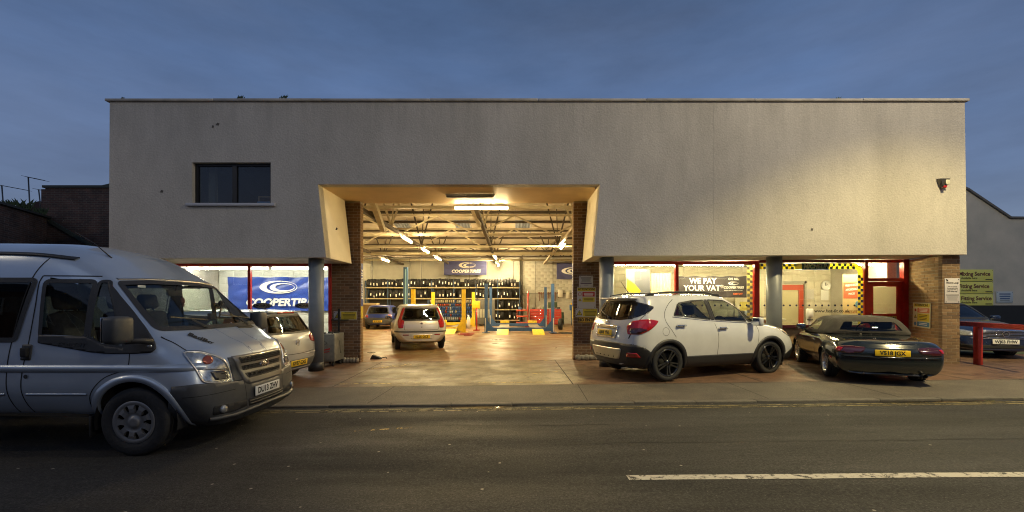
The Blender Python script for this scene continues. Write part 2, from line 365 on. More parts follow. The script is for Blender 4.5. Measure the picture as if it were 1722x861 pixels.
# painted lines
def worn(name, c, lo=.42, hi=.52, sc=9):
    def f(nt, N, L, b):
        t = N.new('ShaderNodeTexCoord').outputs['Object']; b.inputs['Base Color'].default_value = (*c, 1); b.inputs['Roughness'].default_value = .6
        tr = N.new('ShaderNodeBsdfTransparent'); mxx = N.new('ShaderNodeMixShader'); o = N['Material Output']
        L.new(ramp(N, L, noise(N, L, t, sc, 5, .75), [(lo, 0), (hi, 1)]), mxx.inputs[0]); L.new(tr.outputs[0], mxx.inputs[1]); L.new(b.outputs[0], mxx.inputs[2]); L.new(mxx.outputs[0], o.inputs[0])
    return node_mat(name, f)
M_YL, M_WL, M_OLD = worn('yellow_line_paint', (.17, .135, .055), .32, .6, 6), worn('white_line_paint', (.42, .39, .34), .34, .50, 14), worn('old_yellow_paint', (.5, .36, .10), .46, .56, 7)
def line(name, a, b, w, m, dz, wob=0):
    a, b = Vector(a), Vector(b); d = (b - a).normalized(); n = Vector((-d.y, d.x)) * w / 2; k = max(1, int((b - a).length / .5)); vs = []
    for i in range(k + 1):
        p = a.lerp(b, i / k) + n * wob * sin(i * 1.7)
        for s_ in (1, -1): q = p + n * s_; vs.append((q.x, q.y, gz(q.x, q.y) + dz))
    return tag(link(name, mesh_of(name, vs, [(2 * i, 2 * i + 1, 2 * i + 3, 2 * i + 2) for i in range(k)], m)), kind='structure')
line('yellow_road_line', (-20, 6.17), (20, 6.24), .05, M_YL, -.018, .1); line('yellow_road_line', (-20, 6.07), (20, 6.14), .05, M_YL, -.018, .1)
line('white_road_line', (1.0, 3.70), (5.6, 3.66), .10, M_WL, -.018, .06)
for a, b in (((-3.35, 9.95), (-2.5, 10.9)), ((-3.1, 10.2), (-2.2, 10.8)), ((-3.3, 10.5), (-2.3, 10.75)), ((-3.4, 8.15), (-1.7, 8.15)), ((-.9, 8.1), (.9, 8.1)), ((.0, 11.1), (1.1, 11.1)), ((.3, 9.0), (1.0, 9.3))):
    line('old_paint_line', a, b, .05, M_OLD, .004)
line('road_patch_mark', (-1.9, 5.15), (-1.2, 5.3), .04, M_OLD, -.0178)
b = MB()
for ya, x0, x1, amp in ((4.62, .3, 8.5, .05), (5.35, -2.6, 1.2, .03), (3.05, -5, -1.5, .04)):
    n = int((x1 - x0) / .08); rn_ = random.Random(int(ya * 10)); y_ = ya; vs = []
    for i in range(n + 1):
        y_ += rn_.uniform(-.012, .012); y_ = max(ya - amp, min(ya + amp, y_)); x = x0 + (x1 - x0) * i / n; w_ = rn_.uniform(.004, .014)
        vs += [(x, y_ - w_, gz(x, y_) - .0185), (x, y_ + w_, gz(x, y_) - .0185)]
    b.add(vs, [(2 * i, 2 * i + 1, 2 * i + 3, 2 * i + 2) for i in range(n)])
tag(b.build('road_seam', mat('seam_tar', (.010, .009, .008), .7), fix=False), kind='structure')
# water lying in the gutter
def puddle(cx, cy, rx, ry, dz):
    vs = [(cx, cy, gz(cx, cy) + dz)]; n = 26
    for i in range(n):
        a = 2 * pi * i / n; r = 1 + .25 * sin(3 * a + cx) + .12 * sin(7 * a); x, y = cx + rx * cos(a) * r, cy + ry * sin(a) * r; vs.append((x, min(y, KY - .003), gz(x, y) + dz))
    tag(link('puddle', mesh_of('puddle', vs, [(0, i + 1, (i + 1) % n + 1) for i in range(n)], mat('standing_water', (.02, .018, .015), .05, spec=.6))), kind='structure')
puddle(-.45, 6.30, .5, .08, -.0165); puddle(6.1, 6.31, 1.0, .06, -.0165); puddle(7.2, 6.32, .5, .05, -.0162)

# ================================================================ the building
def roughcast(nt, N, L, b):
    t = N.new('ShaderNodeTexCoord').outputs['Object']
    base = ramp(N, L, noise(N, L, t, .8, 5, .6, (1, 1, .5)), [(.3, (.46, .43, .385)), (.7, (.57, .535, .485))])
    c = mixc(N, L, 1, base, ramp(N, L, noise(N, L, t, 3.2, 6, .75, (1, 1, .35)), [(.3, .89), (.6, 1.0)]), 'MULTIPLY')
    c = mixc(N, L, 1, c, ramp(N, L, noise(N, L, t, 38, 3, .8), [(.35, .88), (.65, 1.08)]), 'MULTIPLY')
    # weathering: faint grey runs under the coping
    sp = N.new('ShaderNodeSeparateXYZ'); L.new(t, sp.inputs[0]); top = N.new('ShaderNodeMapRange'); top.inputs[1].default_value = 4.9; top.inputs[2].default_value = 6.0; L.new(sp.outputs[2], top.inputs[0])
    rn = ramp(N, L, noise(N, L, t, 2.2, 6, .75, (2.5, 1, .10)), [(.42, 0), (.72, .32)]); k = mixc(N, L, 1, rn, top.outputs[0], 'MULTIPLY'); c = mixc(N, L, k, c, (.22, .21, .19))
    L.new(c, b.inputs['Base Color']); b.inputs['Roughness'].default_value = .9
    vo = N.new('ShaderNodeTexVoronoi'); vo.inputs['Scale'].default_value = 26; vo.feature = 'SMOOTH_F1'; L.new(t, vo.inputs['Vector'])
    h = mixc(N, L, .5, noise(N, L, t, 34, 4, .75), vo.outputs['Distance']); bumpn(N, L, b, h, .55, .02)
M_RC = node_mat('roughcast_render', roughcast)
M_SM = mat('smooth_cream_render', (.74, .66, .46), .75, var=.07, vscale=2, bump=.1, bscale=30)
M_RED = mat('red_gloss_paint', (.42, .020, .012), .3, var=.15, vscale=5)
M_CEIL = mat('soffit_board', (.50, .46, .38), .7, var=.08, vscale=2)
BR = thing('garage_building', 'wide tyre garage with a cream roughcast upper storey above an open workshop bay', 'building', (0, 0, 0))
FY = 9.6
out = [(-9.04, 2.505), (-4.17, 2.53), (-4.35, 4.167), (1.97, 4.167), (1.83, 2.567), (10.20, 2.595), (10.15, 6.02), (-9.02, 6.02)]
win = [(-7.17, 3.74), (-5.41, 3.74), (-5.41, 4.66), (-7.17, 4.66)]
slab(MB(), out, [win], FY, FY + .25).build('upper_wall', M_RC, BR)
b = MB(); b.add([(-4.17, FY + .001, 2.53), (-4.35, FY + .001, 4.167), (-4.35, 11.13, 4.167), (-4.17, 11.13, 2.53), (-4.42, FY + .255, 2.53), (-4.60, FY + .255, 4.167), (-4.60, 11.13, 4.167), (-4.42, 11.13, 2.53)], [(0, 1, 2, 3), (7, 6, 5, 4), (2, 6, 7, 3), (0, 3, 7, 4)]); b.build('bay_reveal', M_SM, BR)
b = MB(); b.add([(1.83, FY + .001, 2.567), (1.97, FY + .001, 4.167), (1.97, 11.13, 4.167), (1.83, 11.13, 2.567), (2.08, FY + .255, 2.567), (2.22, FY + .255, 4.167), (2.22, 11.13, 4.167), (2.08, 11.13, 2.567)], [(0, 1, 2, 3), (7, 6, 5, 4), (2, 6, 7, 3), (0, 3, 7, 4)]); b.build('bay_reveal', M_SM, BR)
MB().box(-4.75, 2.4, FY + .25, 11.43, 4.169, 4.26).build('bay_soffit', mat('bay_soffit_paint', (.72, .55, .31), .6, var=.10, vscale=1.5, bump=.08, bscale=8), BR)
MB().box(-9.0, -4.43, FY + .25, 11.25, 2.535, 2.6).build('soffit_panel', M_CEIL, BR)
b = MB(); b.add([(2.09, FY + .25, 2.58), (10.16, FY + .25, 2.61), (10.16, 11.25, 2.64), (2.09, 11.25, 2.58), (2.09, FY + .25, 2.72), (10.16, FY + .25, 2.72), (10.16, 11.25, 2.72), (2.09, 11.25, 2.72)], [(0, 3, 2, 1), (4, 5, 6, 7), (0, 1, 5, 4), (1, 2, 6, 5), (2, 3, 7, 6), (3, 0, 4, 7)]); b.build('soffit_panel', M_CEIL, BR)
for xj in (4.52,): MB().box(xj - .004, xj + .004, FY - .003, FY + .02, 2.62, 6.0).build('render_joint', mat('joint_line_grey', (.42, .40, .36), .9), BR)  # thin joint line, slightly darker than the render
for u_, v_, w_ in ((358, 213, .05), (366, 209, .09), (272, 322, .08), (566, 385, .05), (1365, 386, .06), (1002, 316, .03)):
    q_ = px(u_, v_, FY); b = MB(); b.add([(q_.x - w_ * .5, FY - .004, q_.z - .02), (q_.x + w_ * .3, FY - .004, q_.z - .03), (q_.x + w_ * .5, FY - .004, q_.z + .02), (q_.x - w_ * .1, FY - .004, q_.z + .035)], [(0, 1, 2, 3)]); b.build('render_chip', mat('chip_dark', (.10, .09, .08), .9), BR)
# coping in lengths
x = -9.10; k = 0
while x < 10.2:
    ln = min(2.42, 10.22 - x); b = MB(); b.rbox(x + .006, x + ln, FY - .045, FY + .33, 6.021, 6.075 + .003 * (k % 2), .008); b.build('coping_stone', mat('coping_concrete', (.42, .39, .35), .85, var=.25, vscale=3, rnd=.1, bump=.2, bscale=50), BR); x += ln; k += 1
# shell behind
MB().box(-9.02, -8.82, FY + .25, 13.4, 0, 6.0).build('side_wall', M_RC, BR)
b = MB(); prof = [(FY + .25, 2.73), (11.3, 2.73), (11.3, 0), (13.4, 0), (13.4, 6), (FY + .25, 6)]; n = 6
b.add([(9.95, p, q) for p, q in prof] + [(10.15, p, q) for p, q in prof], [tuple(range(n)), tuple(reversed(range(n, 2 * n)))] + [(i, (i + 1) % n, (i + 1) % n + n, i + n) for i in range(n)]); b.build('side_wall', M_RC, BR)
MB().box(-9.0, 10.14, FY + .26, 13.4, 5.85, 5.95).build('flat_roof', mat('roof_felt', (.06, .06, .06), .9), BR)
# first floor window
W1 = thing('w', None, None); W1.name = 'upper_window'; W1.parent = BR
fm = mat('black_frame', (.008, .008, .009), .4); y0, y1 = FY + .09, FY + .15
b = MB(); b.box(-7.17, -7.10, y0, y1, 3.74, 4.66); b.box(-5.47, -5.41, y0, y1, 3.74, 4.66); b.box(-7.10, -5.47, y0, y1, 4.60, 4.66); b.box(-7.10, -5.47, y0, y1, 3.74, 3.77); b.box(-6.33, -6.23, y0, y1, 3.77, 4.60); b.build('frame', fm, W1)
for a, c_ in ((-7.10, -6.33), (-6.23, -5.47)): MB().box(a, c_, y0 + .03, y0 + .036, 3.77, 4.60).build('pane', glass('window_glass', (.8, .84, .84)), W1)
b = MB(); b.rbox(-7.28, -5.30, FY - .06, FY + .10, 3.675, 3.738, .008); b.build('sill', mat('white_sill', (.45, .46, .50), .5), W1)
ROOMW = mat('dim_room_wall', (.10, .10, .10), .9)
b = MB(); b.box(-8.8, -4.7, 12.6, 12.7, 2.7, 5.8); b.box(-4.75, -4.65, FY + .26, 12.6, 2.7, 5.8); b.box(-8.8, -4.75, FY + .26, 12.6, 2.62, 2.7); b.bar((-7.3, 10.6, 5.2), (-6.2, 10.9, 4.1), .12, .3); b.build('upper_room', ROOMW, BR)
b = MB(); b.box(-7.05, -6.9, 9.95, 10.05, 3.0, 5.2); b.build('curtain', mat('dim_curtain', (.16, .15, .13), .9), BR)
o = MB(); o.box(-5.90, -5.52, 9.95, 10.15, 3.78, 3.81); o.box(-5.90, -5.52, 9.95, 10.15, 3.96, 3.985); o.box(-5.90, -5.87, 9.95, 10.15, 3.81, 3.96); o.box(-5.55, -5.52, 9.95, 10.15, 3.81, 3.96); o.box(-5.87, -5.55, 10.13, 10.15, 3.81, 3.96)
tag(o.build('wooden_box', mat('pale_wood', (.45, .28, .14), .6)), 'open wooden box standing behind the right pane of the upstairs window', 'box')
o = MB(); o.rbox(-5.88, -5.57, 9.86, 9.94, 3.775, 3.85, .02); tag(o.build('folded_cloth', mat('blue_cloth', (.14, .28, .50), .9)), 'folded pale blue cloth on the sill inside the upstairs window', 'cloth')
# --- painted steel columns
def column(x, y, m, label, k=0):
    t = thing('steel_column', label, 'column', (x, y, gz(x, y)), group='round steel columns under the overhang')
    b = MB(); b.tube([(0, 0, .20), (0, 0, 2.56 - gz(x, y) + (.05 if x > 0 else 0))], .165, 32); b.build('shaft', m, t)
    b = MB(); b.tube([(0, 0, -.02), (0, 0, .20)], .170, 32); b.build('base_band', mat('column_base_black', (.02, .02, .022), .5), t)
CB = mat('column_paint', (.17, .20, .23), .45, var=.10, vscale=4)
column(-4.54, 9.93, CB, 'blue-grey round column left of the bay, next to the silver hatchback'); column(2.22, 10.05, CB, 'blue-grey round column between the safety signs and the white SUV'); column(6.17, 10.08, mat('column_paint_grey', (.17, .18, .18), .45, var=.08, vscale=4), 'grey round column in front of the yellow and blue chequered window')
# --- brick pillars
M_BRK = mat('brown_brick', (.135, .075, .04), .85, c2=(.20, .115, .06), vscale=7, bump=.3, bscale=60, rnd=.30)
M_BRY = mat('tan_brick', (.24, .145, .065), .85, c2=(.33, .21, .10), vscale=7, bump=.3, bscale=60, rnd=.25)
M_MOR = mat('mortar', (.30, .25, .18), .95, var=.15, vscale=20)
_BK = {}
def brick_mesh(ln, dp, m):
    k = (round(ln, 3), round(dp, 3), m.name)
    if k not in _BK:
        b = MB(); bm = bmesh.new(); bmesh.ops.create_cube(bm, size=1)
        for v in bm.verts: v.co = Vector(((v.co.x + .5) * ln, (v.co.y + .5) * dp, (v.co.z + .5) * .065))
        bmesh.ops.bevel(bm, geom=[e for e in bm.edges if all(abs(v.co.y) < 1e-6 for v in e.verts)], offset=.003, segments=1, affect='EDGES')
        me = bpy.data.meshes.new('brick'); bm.to_mesh(me); bm.free(); me.materials.append(m); _BK[k] = me
    return _BK[k]
def bricks(parent, a, d, L_, z0, z1, dp, m, shift=0, cnt=None):
    """stretcher courses along a wall face starting at a, direction d; the face is proud of the mortar core"""
    a = Vector(a); d = Vector((d[0], d[1], 0)).normalized(); rz = atan2(d.y, d.x); n = int((z1 - z0) / .075)
    for i in range(n):
        s = 0 if (i + shift) % 2 == 0 else -.1125; z = z0 + i * .075
        while s < L_ - .02:
            s0, s1 = max(0, s), min(L_, s + .215)
            if s1 - s0 > .03:
                p = a + d * s0; o = link('brick', brick_mesh(s1 - s0, dp, m), parent, (p.x, p.y, z)); o.rotation_euler = (0, 0, rz); o.location += Vector((-d.y, d.x, 0)) * random.uniform(-.0015, .002)
            s += .225
def pillar(label, x0, x1, y0, y1, side, h, m):
    t = thing('brick_pillar', label, 'pillar', (0, 0, 0), group=None); z0 = gz((x0 + x1) / 2, y0) - .02
    MB().box(x0 + .004, x1 - .004, y0 + .005, y1 - .004, z0, h).build('mortar_core', M_MOR, t)
    bricks(t, (x0, y0, 0), (1, 0), x1 - x0, z0, h - .01, .09, m)
    n = int((h - .01 - z0) / .075)
    for i in range(n):                               # the face towards the bay
        for s0, s1 in (((.0925, y1 - y0),) if i % 2 else ((.0925, .15), (.16, y1 - y0))):
            if side > 0: o = link('brick', brick_mesh(s1 - s0, .09, M_BRY), t, (x1, y0 + s0, z0 + i * .075)); o.rotation_euler = (0, 0, R(90))
            else: o = link('brick', brick_mesh(s1 - s0, .09, M_BRY), t, (x0, y0 + s1, z0 + i * .075)); o.rotation_euler = (0, 0, R(-90))
    return t
pillar('tall dark brick pillar at the left of the workshop entrance, with one small warning sign', -4.71, -3.97, 11.2, 11.43, 1, 4.165, M_BRK)
pillar('tall dark brick pillar at the right of the workshop entrance, carrying a column of safety signs', 1.61, 2.28, 11.2, 11.43, -1, 4.165, M_BRK)
t = thing('brick_pillar', 'tan brick end pier at the right corner of the building, beside the red reception door', 'pillar', (0, 0, 0))
sd_ = Vector((10.1 - 9.8, 10.97 - 9.75, 0)); Ls = sd_.length; dd = sd_.normalized(); zb_ = gz(10, 10) - .02
nrm = Vector((dd.y, -dd.x, 0))
b = MB(); v = [Vector((9.806, 9.756, 0)), Vector((10.194, 9.756, 0)), Vector((10.194, 10.97, 0)), Vector((10.1, 10.97, 0)) + nrm * .006]
b.add([(p.x, p.y, zb_) for p in v] + [(p.x, p.y, 2.6) for p in v], [(0, 1, 5, 4), (1, 2, 6, 5), (2, 3, 7, 6), (3, 0, 4, 7), (4, 5, 6, 7)]); b.build('mortar_core', M_MOR, t)
bricks(t, (9.8, 9.75, 0), (1, 0), .40, zb_, 2.6, .09, mat('dark_tan_brick', (.15, .09, .045), .85, c2=(.22, .14, .075), vscale=7, bump=.3, bscale=60, rnd=.25))
st0 = Vector((9.8, 9.75, 0)) + dd * (Ls)
bricks(t, (st0.x, st0.y, 0), (-dd.x, -dd.y), Ls - .095, zb_, 2.6, .06, M_BRY, 1)
# ================================================================ shop windows
def wy(x): return 11.2 - (x - 2.3) * .032 if x > 0 else 11.2
def red(mb, x0, x1, z0, z1, d0=-.03, d1=.05, y=None):
    p = [(x0, wy(x0) if y is None else y), (x1, wy(x1) if y is None else y)]
    vs = [(p[0][0], p[0][1] + d0, z0), (p[1][0], p[1][1] + d0, z0), (p[1][0], p[1][1] + d1, z0), (p[0][0], p[0][1] + d1, z0)]
    vs += [(a_, b_, z1) for a_, b_, _ in vs]
    mb.add(vs, [(0, 3, 2, 1), (4, 5, 6, 7), (0, 1, 5, 4), (1, 2, 6, 5), (2, 3, 7, 6), (3, 0, 4, 7)]); return mb
GL = glass('shop_glass', (.93, .95, .92))
LW = thing('shop_window', 'long red framed shop window left of the bay with a blue tyre banner behind it', 'window', (0, 0, 0))
b = MB(); red(b, -9.0, -4.72, 2.46, 2.534); red(b, -9.06, -8.93, .4, 2.46, -.035, .055); red(b, -4.79, -4.72, .4, 2.46, -.035, .055); red(b, -6.9, -6.83, .4, 2.46, -.028, .048); red(b, -9.0, -4.72, .33, .4); b.build('frame', M_RED, LW)
for a, c_ in ((-8.93, -6.9), (-6.83, -4.79)): red(MB(), a, c_, .4, 2.46, .0, .006).build('pane', GL, LW)
red(MB(), -9.0, -4.72, -.15, .33, 0, .2).build('plinth', M_BRK, LW)
for i, xx in enumerate((-7.62, -6.53, -5.42)):       # oval stickers on the glass
    w_ = thing('w', None, None); w_.name = 'oval_sticker'; w_.parent = LW
    b = MB(); b.disc((xx, 11.185, 1.435), .245, 'y', 36, .078); b.build('disc', mat('sticker_navy', (.015, .02, .05), .5), w_)
    b = MB(); b.disc((xx + .03, 11.182, 1.435), .20, 'y', 36, .060); b.build('disc', mat('sticker_tan', (.30, .24, .14), .5), w_)
    text('MONROE', .085, MATS['print_black'], w_, (xx + .02, 11.180, 1.437), bold=.002, shear=.2)
RW = thing('shop_window', 'red framed shop window behind the white SUV with the black VAT banner', 'window', (0, 0, 0))
b = MB(); red(b, 2.3, 6.38, 2.50, 2.59); red(b, 2.3, 2.37, .6, 2.5, -.035, .055); red(b, 4.24, 4.32, .6, 2.5, -.035, .055); red(b, 6.25, 6.38, .6, 2.5, -.04, .06); red(b, 2.3, 6.38, .5, .6); b.build('frame', M_RED, RW)
for a, c_ in ((2.37, 4.24), (4.32, 6.25)): red(MB(), a, c_, .6, 2.5, 0, .006).build('pane', GL, RW)
red(MB(), 2.3, 6.38, -.1, .5, 0, .2).build('plinth', M_BRY, RW)
CW = thing('shop_window', 'reception window edged with yellow and blue chequers', 'window', (0, 0, 0))
b = MB(); red(b, 6.381, 9.02, 2.545, 2.615); red(b, 6.381, 9.02, .86, .94, -.06, .06); b.build('frame', mat('dark_red_paint', (.16, .012, .01), .35), CW)
red(MB(), 6.381, 9.02, .94, 2.545, 0, .006).build('pane', GL, CW)
red(MB(), 6.381, 9.02, -.1, .86, 0, .2).build('plinth', M_BRY, CW)
def on_glass(mb, x0, x1, z0, z1, off=-.004): return mb.add([(x0, wy(x0) + off, z0), (x1, wy(x1) + off, z0), (x1, wy(x1) + off, z1), (x0, wy(x0) + off, z1)], [(0, 1, 2, 3)])
YV, BV = film('vinyl_yellow', (.80, .66, .04), .5), film('vinyl_blue', (.04, .08, .32), .25)
q = MB(); r_ = MB(); s_ = .070; zt = 2.52
on_glass(q, 6.40, 8.78, zt - 2 * s_, zt); on_glass(q, 8.87, 9.01, .95, zt - .23)
# rounded corner of the border
cx_, cz_, ro, ri = 8.78, zt - .23, .23, .23 - 2 * s_
vs = []
for i in range(9):
    a = R(90 - i * 90 / 8)
    for rr_ in (ri, ro): xx = cx_ + rr_ * cos(a); vs.append((xx, wy(xx) - .004, cz_ + rr_ * sin(a)))
q.add(vs, [(2 * i, 2 * i + 1, 2 * i + 3, 2 * i + 2) for i in range(8)])
i = 0; x = 6.42
while x < 8.74:
    if not 7.28 < x < 8.02: on_glass(r_, x, x + s_, zt - (i % 2) * s_ - s_, zt - (i % 2) * s_, -.008)
    x += s_; i += 1
i = 0; z = zt - .30
while z > .98:
    xx = 8.87 + (i % 2) * s_; on_glass(r_, xx, xx + s_, z - s_, z, -.008); z -= s_; i += 1
q.build('chequer_border', YV, CW); r_.build('chequer_squares', BV, CW)
b = MB(); on_glass(b, 7.46, 8.14, zt - .155, zt + .005, -.012); b.build('sign_strip', film('sign_navy', (.03, .06, .22), .3), CW)
text('MICHELIN', .15, film('vinyl_white', (.85, .85, .82), .6), CW, (7.82, wy(7.82) - .018, zt - .075), (0, 0, R(-1.8)), shear=.2, bold=.004, sx=.95)
b = MB(); on_glass(b, 7.28, 7.46, zt - .155, zt + .005, -.012); b.build('sign_strip', film('sign_white', (.8, .8, .78)), CW)
def dots(x0, x1, par, st=.162):
    x = x0
    while x < x1: b = MB(); b.disc((x, wy(x) - .006, 1.445), .026, 'y', 12); b.build('safety_dot', mat('dot_navy', (.01, .015, .06), .5), par); x += st
dots(6.52, 8.84, CW); dots(4.45, 6.2, RW)
text('www.fast-fit.co.uk', .115, MATS['print_black'], CW, (8.22, wy(8.2) - .01, 1.30), (0, 0, R(-1.8)), bold=.001, sx=1.05)
q = MB(); on_glass(q, 6.08, 6.22, .7, 2.48); q.build('chequer_border', film('reflected_vinyl_yellow', (.75, .62, .2)), RW); q = MB(); i = 0; z = 2.44  # pale chequer strip: a reflection of the border painted onto this pane
while z > .8: on_glass(q, 6.08 + .07 * (i % 2), 6.15 + .07 * (i % 2), z - .07, z, -.008); z -= .07; i += 1
q.build('chequer_squares', film('reflected_vinyl_blue', (.28, .30, .40)), RW)
# reception door
D = thing('reception_door', 'red glazed reception door with a blank blind and yellow RECEPTION sign', 'door', (0, 0, 0))
b = MB(); red(b, 9.021, 9.10, 0.05, 2.60, -.05, .05); red(b, 9.96, 10.10, .05, 2.62, -.07, .05); red(b, 9.10, 9.96, 2.54, 2.62, -.04, .05); red(b, 9.10, 9.96, 2.06, 2.14, -.05, .05); b.build('frame', M_RED, D)
b = MB(); red(b, 9.11, 9.25, .12, 2.05, -.02, .03); red(b, 9.84, 9.95, .12, 2.05, -.02, .03); red(b, 9.25, 9.84, 1.93, 2.05, -.02, .03); red(b, 9.25, 9.84, 1.02, 1.23, -.02, .03); red(b, 9.25, 9.84, .12, .35, -.02, .03); b.build('door_leaf', M_RED, D)
red(MB(), 9.10, 9.96, 2.14, 2.54, 0, .006).build('pane', GL, D); red(MB(), 9.25, 9.84, 1.23, 1.93, 0, .006).build('pane', GL, D); red(MB(), 9.25, 9.84, .35, 1.02, 0, .006).build('pane', GL, D)
red(MB(), 9.25, 9.84, 1.24, 1.92, .012, .02).build('blind', film('cream_blind', (.80, .77, .64), .7), D)
b = MB(); red(b, 9.27, 9.82, 1.065, 1.175, -.028, -.021); s0 = b.build('door_sign', mat('sign_amber', (.55, .34, .04), .5), D); text('RECEPTION', .095, MATS['print_black'], s0, (9.545, wy(9.5) - .031, 1.12), (0, 0, R(-1.8)), bold=.003)
b = MB(); b.tube([(9.17, wy(9.17) - .05, .95), (9.17, wy(9.17) - .05, 1.25)], .012, 8); b.build('door_handle', MATS['chrome'], D)
# ================================================================ rooms and workshop hall
M_WW = mat('white_block_paint', (.62, .62, .57), .6, var=.06, vscale=3, bump=.15, bscale=25, rnd=.035)
M_GW = mat('grey_block_paint', (.42, .41, .36), .65, var=.12, vscale=2, bump=.15, bscale=25, rnd=.07)
M_IN = mat('interior_wall_paint', (.50, .48, .41), .7, var=.12, vscale=1.2)
_bl = {}
def block_wall(label, x0, x1, y, z0, z1, m, back=.12):
    t = thing('block_wall', label, 'wall', (0, 0, 0)); MB().box(x0, x1, y + .006, y + back, z0, z1).build('mortar_core', m, t)
    n = int(round((z1 - z0) / .225)); h = (z1 - z0) / n
    for i in range(n):
        s = x0 - (.225 if i % 2 else 0)
        while s < x1 - .01:
            a, c_ = max(s, x0), min(s + .44, x1)
            if c_ - a > .05:
                k = (round(c_ - a, 2), round(h, 3), m.name)
                if k not in _bl: q = MB(); q.rbox(0, c_ - a, 0, .05, 0, h - .01, .004); _bl[k] = q.mesh('block', m)
                link('block', _bl[k], t, (a, y, z0 + i * h))
            s += .45
    return t
block_wall('white painted block wall behind the blue banner in the left shop window', -8.8, -4.86, 12.85, 0, 2.54, M_WW)
block_wall('cream painted block wall at the back of the reception', 2.42, 9.9, 13.3, 0, 2.62, mat('cream_block_paint', (.60, .56, .44), .6, var=.06, vscale=3, bump=.15, bscale=25, rnd=.035))
block_wall('grey block wall at the back right of the workshop, behind the red tool chests', .75, 6.4, 31.4, 0, 5.2, M_GW)
b = MB(); b.box(-4.86, -4.72, 11.45, 13.4, 0, 4.3); b.box(2.30, 2.42, 11.45, 13.4, 0, 4.3); b.box(9.9, 9.95, 11.3, 13.4, 0, 2.62)
b.box(-10.7, -10.5, 13.4, 32.2, 0, 6.05); b.box(6.5, 6.7, 13.4, 32.2, 0, 6.05); b.box(-10.6, -4.72, 13.3, 13.5, 0, 6.05); b.box(2.30, 6.6, 13.43, 13.55, 0, 6.05); b.box(-10.6, 6.6, 32.0, 32.2, 0, 5.2)
b.box(-4.86, 2.42, 11.26, 11.425, 4.262, 6.05); b.box(-4.86, -4.72, 11.45, 13.4, 4.3, 6.05); b.box(2.30, 2.42, 11.45, 13.4, 4.3, 5.83)
b.build('inner_wall', M_IN, BR)
MB().box(-8.82, -4.86, 11.26, 13.3, 2.545, 2.60).build('shop_ceiling', mat('white_ceiling', (.6, .58, .5), .8), BR); MB().box(2.42, 9.95, 11.26, 13.4, 2.645, 2.71).build('shop_ceiling', MATS['white_ceiling'], BR)
MB().box(-8.82, -4.86, 11.26, 13.3, -.15, .02).build('shop_floor', mat('shop_lino', (.16, .13, .10), .5), BR); MB().box(2.42, 9.95, 11.2, 13.4, -.1, .09).build('shop_floor', MATS['shop_lino'], BR)
# piers on the back wall of the workshop
for x, w in ((-10.6, .22), (-4.9, .22), (-2.55, .22), (-.8, 1.4)): MB().box(x, x + w, 31.8, 32.0, 0, 5.2).build('wall_pier', mat('pier_paint', (.36, .36, .33), .7, var=.1), BR)
b = MB(); b.tube([(.75, 31.34, 0), (.75, 31.34, 5)], .03, 8); b.tube([(3.0, 31.34, 1.3), (3.0, 31.34, 5)], .02, 6); b.tube([(.75, 31.33, 2.2), (6.3, 31.33, 2.2)], .02, 6); b.tube([(1.7, 31.33, .6), (1.7, 31.33, 4.6)], .015, 6); b.build('wall_pipe', mat('dark_pipe', (.08, .075, .06), .6), BR)
# roof over the hall: ridge at y 21
def rz_(y): return 6.95 - (y - 21) * .177 if y > 21 else 5.3 + (y - 11.4) * .1719
RS = mat('roof_board', (.55, .48, .36), .8, c2=(.36, .30, .21), vscale=.9, det=5)
xs = [-10.6 + i * .9 for i in range(20)]
for (ya, yb) in ((11.4, 21), (21, 32.2)):
    for i in range(19):
        x0, x1 = xs[i], min(xs[i + 1] - .008, 6.7)
        sky_ = yb > 30 and any(abs((x0 + x1) / 2 - c) < .45 for c in (-7.0, -3.1, .8, 4.7))
        segs = [(ya, yb)] if not sky_ else [(ya, 24.7), (26.75, yb)]
        for s0, s1 in segs:
            dz = .006 * (i % 2); q = MB(); q.add([(x0, s0, rz_(s0 + 1e-6 if s0 == 21 else s0) + dz), (x1, s0, rz_(s0 + 1e-6 if s0 == 21 else s0) + dz), (x1, s1, rz_(s1) + dz), (x0, s1, rz_(s1) + dz), (x0, s0, rz_(s0) + dz + .04), (x1, s0, rz_(s0) + dz + .04), (x1, s1, rz_(s1) + dz + .04), (x0, s1, rz_(s1) + dz + .04)], [(0, 3, 2, 1), (4, 5, 6, 7), (0, 1, 5, 4), (1, 2, 6, 5), (2, 3, 7, 6), (3, 0, 4, 7)]); q.build('roof_sheet', RS, BR)
        if sky_:
            q = MB(); n = 36; vs = []
            for k in range(n + 1):
                xx = x0 - .1 + (x1 - x0 + .2) * k / n; zz = .03 * sin(k * 2 * pi / 6)
                vs += [(xx, 24.5, rz_(24.5) + .03 + zz), (xx, 26.95, rz_(26.95) + .03 + zz)]
            q.add(vs, [(2 * k, 2 * k + 1, 2 * k + 3, 2 * k + 2) for k in range(n)], True); q.build('skylight', mat('dull_skylight', (.18, .20, .24), .5), BR)
ST = mat('cream_steel', (.40, .34, .22), .55, var=.2, vscale=4); SD = mat('dark_steel', (.06, .045, .03), .6, var=.3, vscale=5)
y = 12.4
while y < 32:
    b = MB(); zz = rz_(y) - .09; b.box(-10.5, 6.5, y - .03, y + .03, zz - .07, zz + .07); b.build('purlin', SD, BR); y += 1.42 if y > 21 else 1.9
def bar_truss(y, zb, zt, m, par, step=1.75):
    b = MB(); b.box(-10.5, 6.5, y - .05, y + .05, zb - .05, zb + .05); b.box(-10.5, 6.5, y - .04, y + .04, zt - .04, zt + .04)
    x = -10.2; k = 0
    while x < 6.2: b.bar((x, y, zb if k % 2 else zt), (x + step, y, zt if k % 2 else zb), .05, .06); x += step; k += 1
    return b.build('roof_truss', m, par)
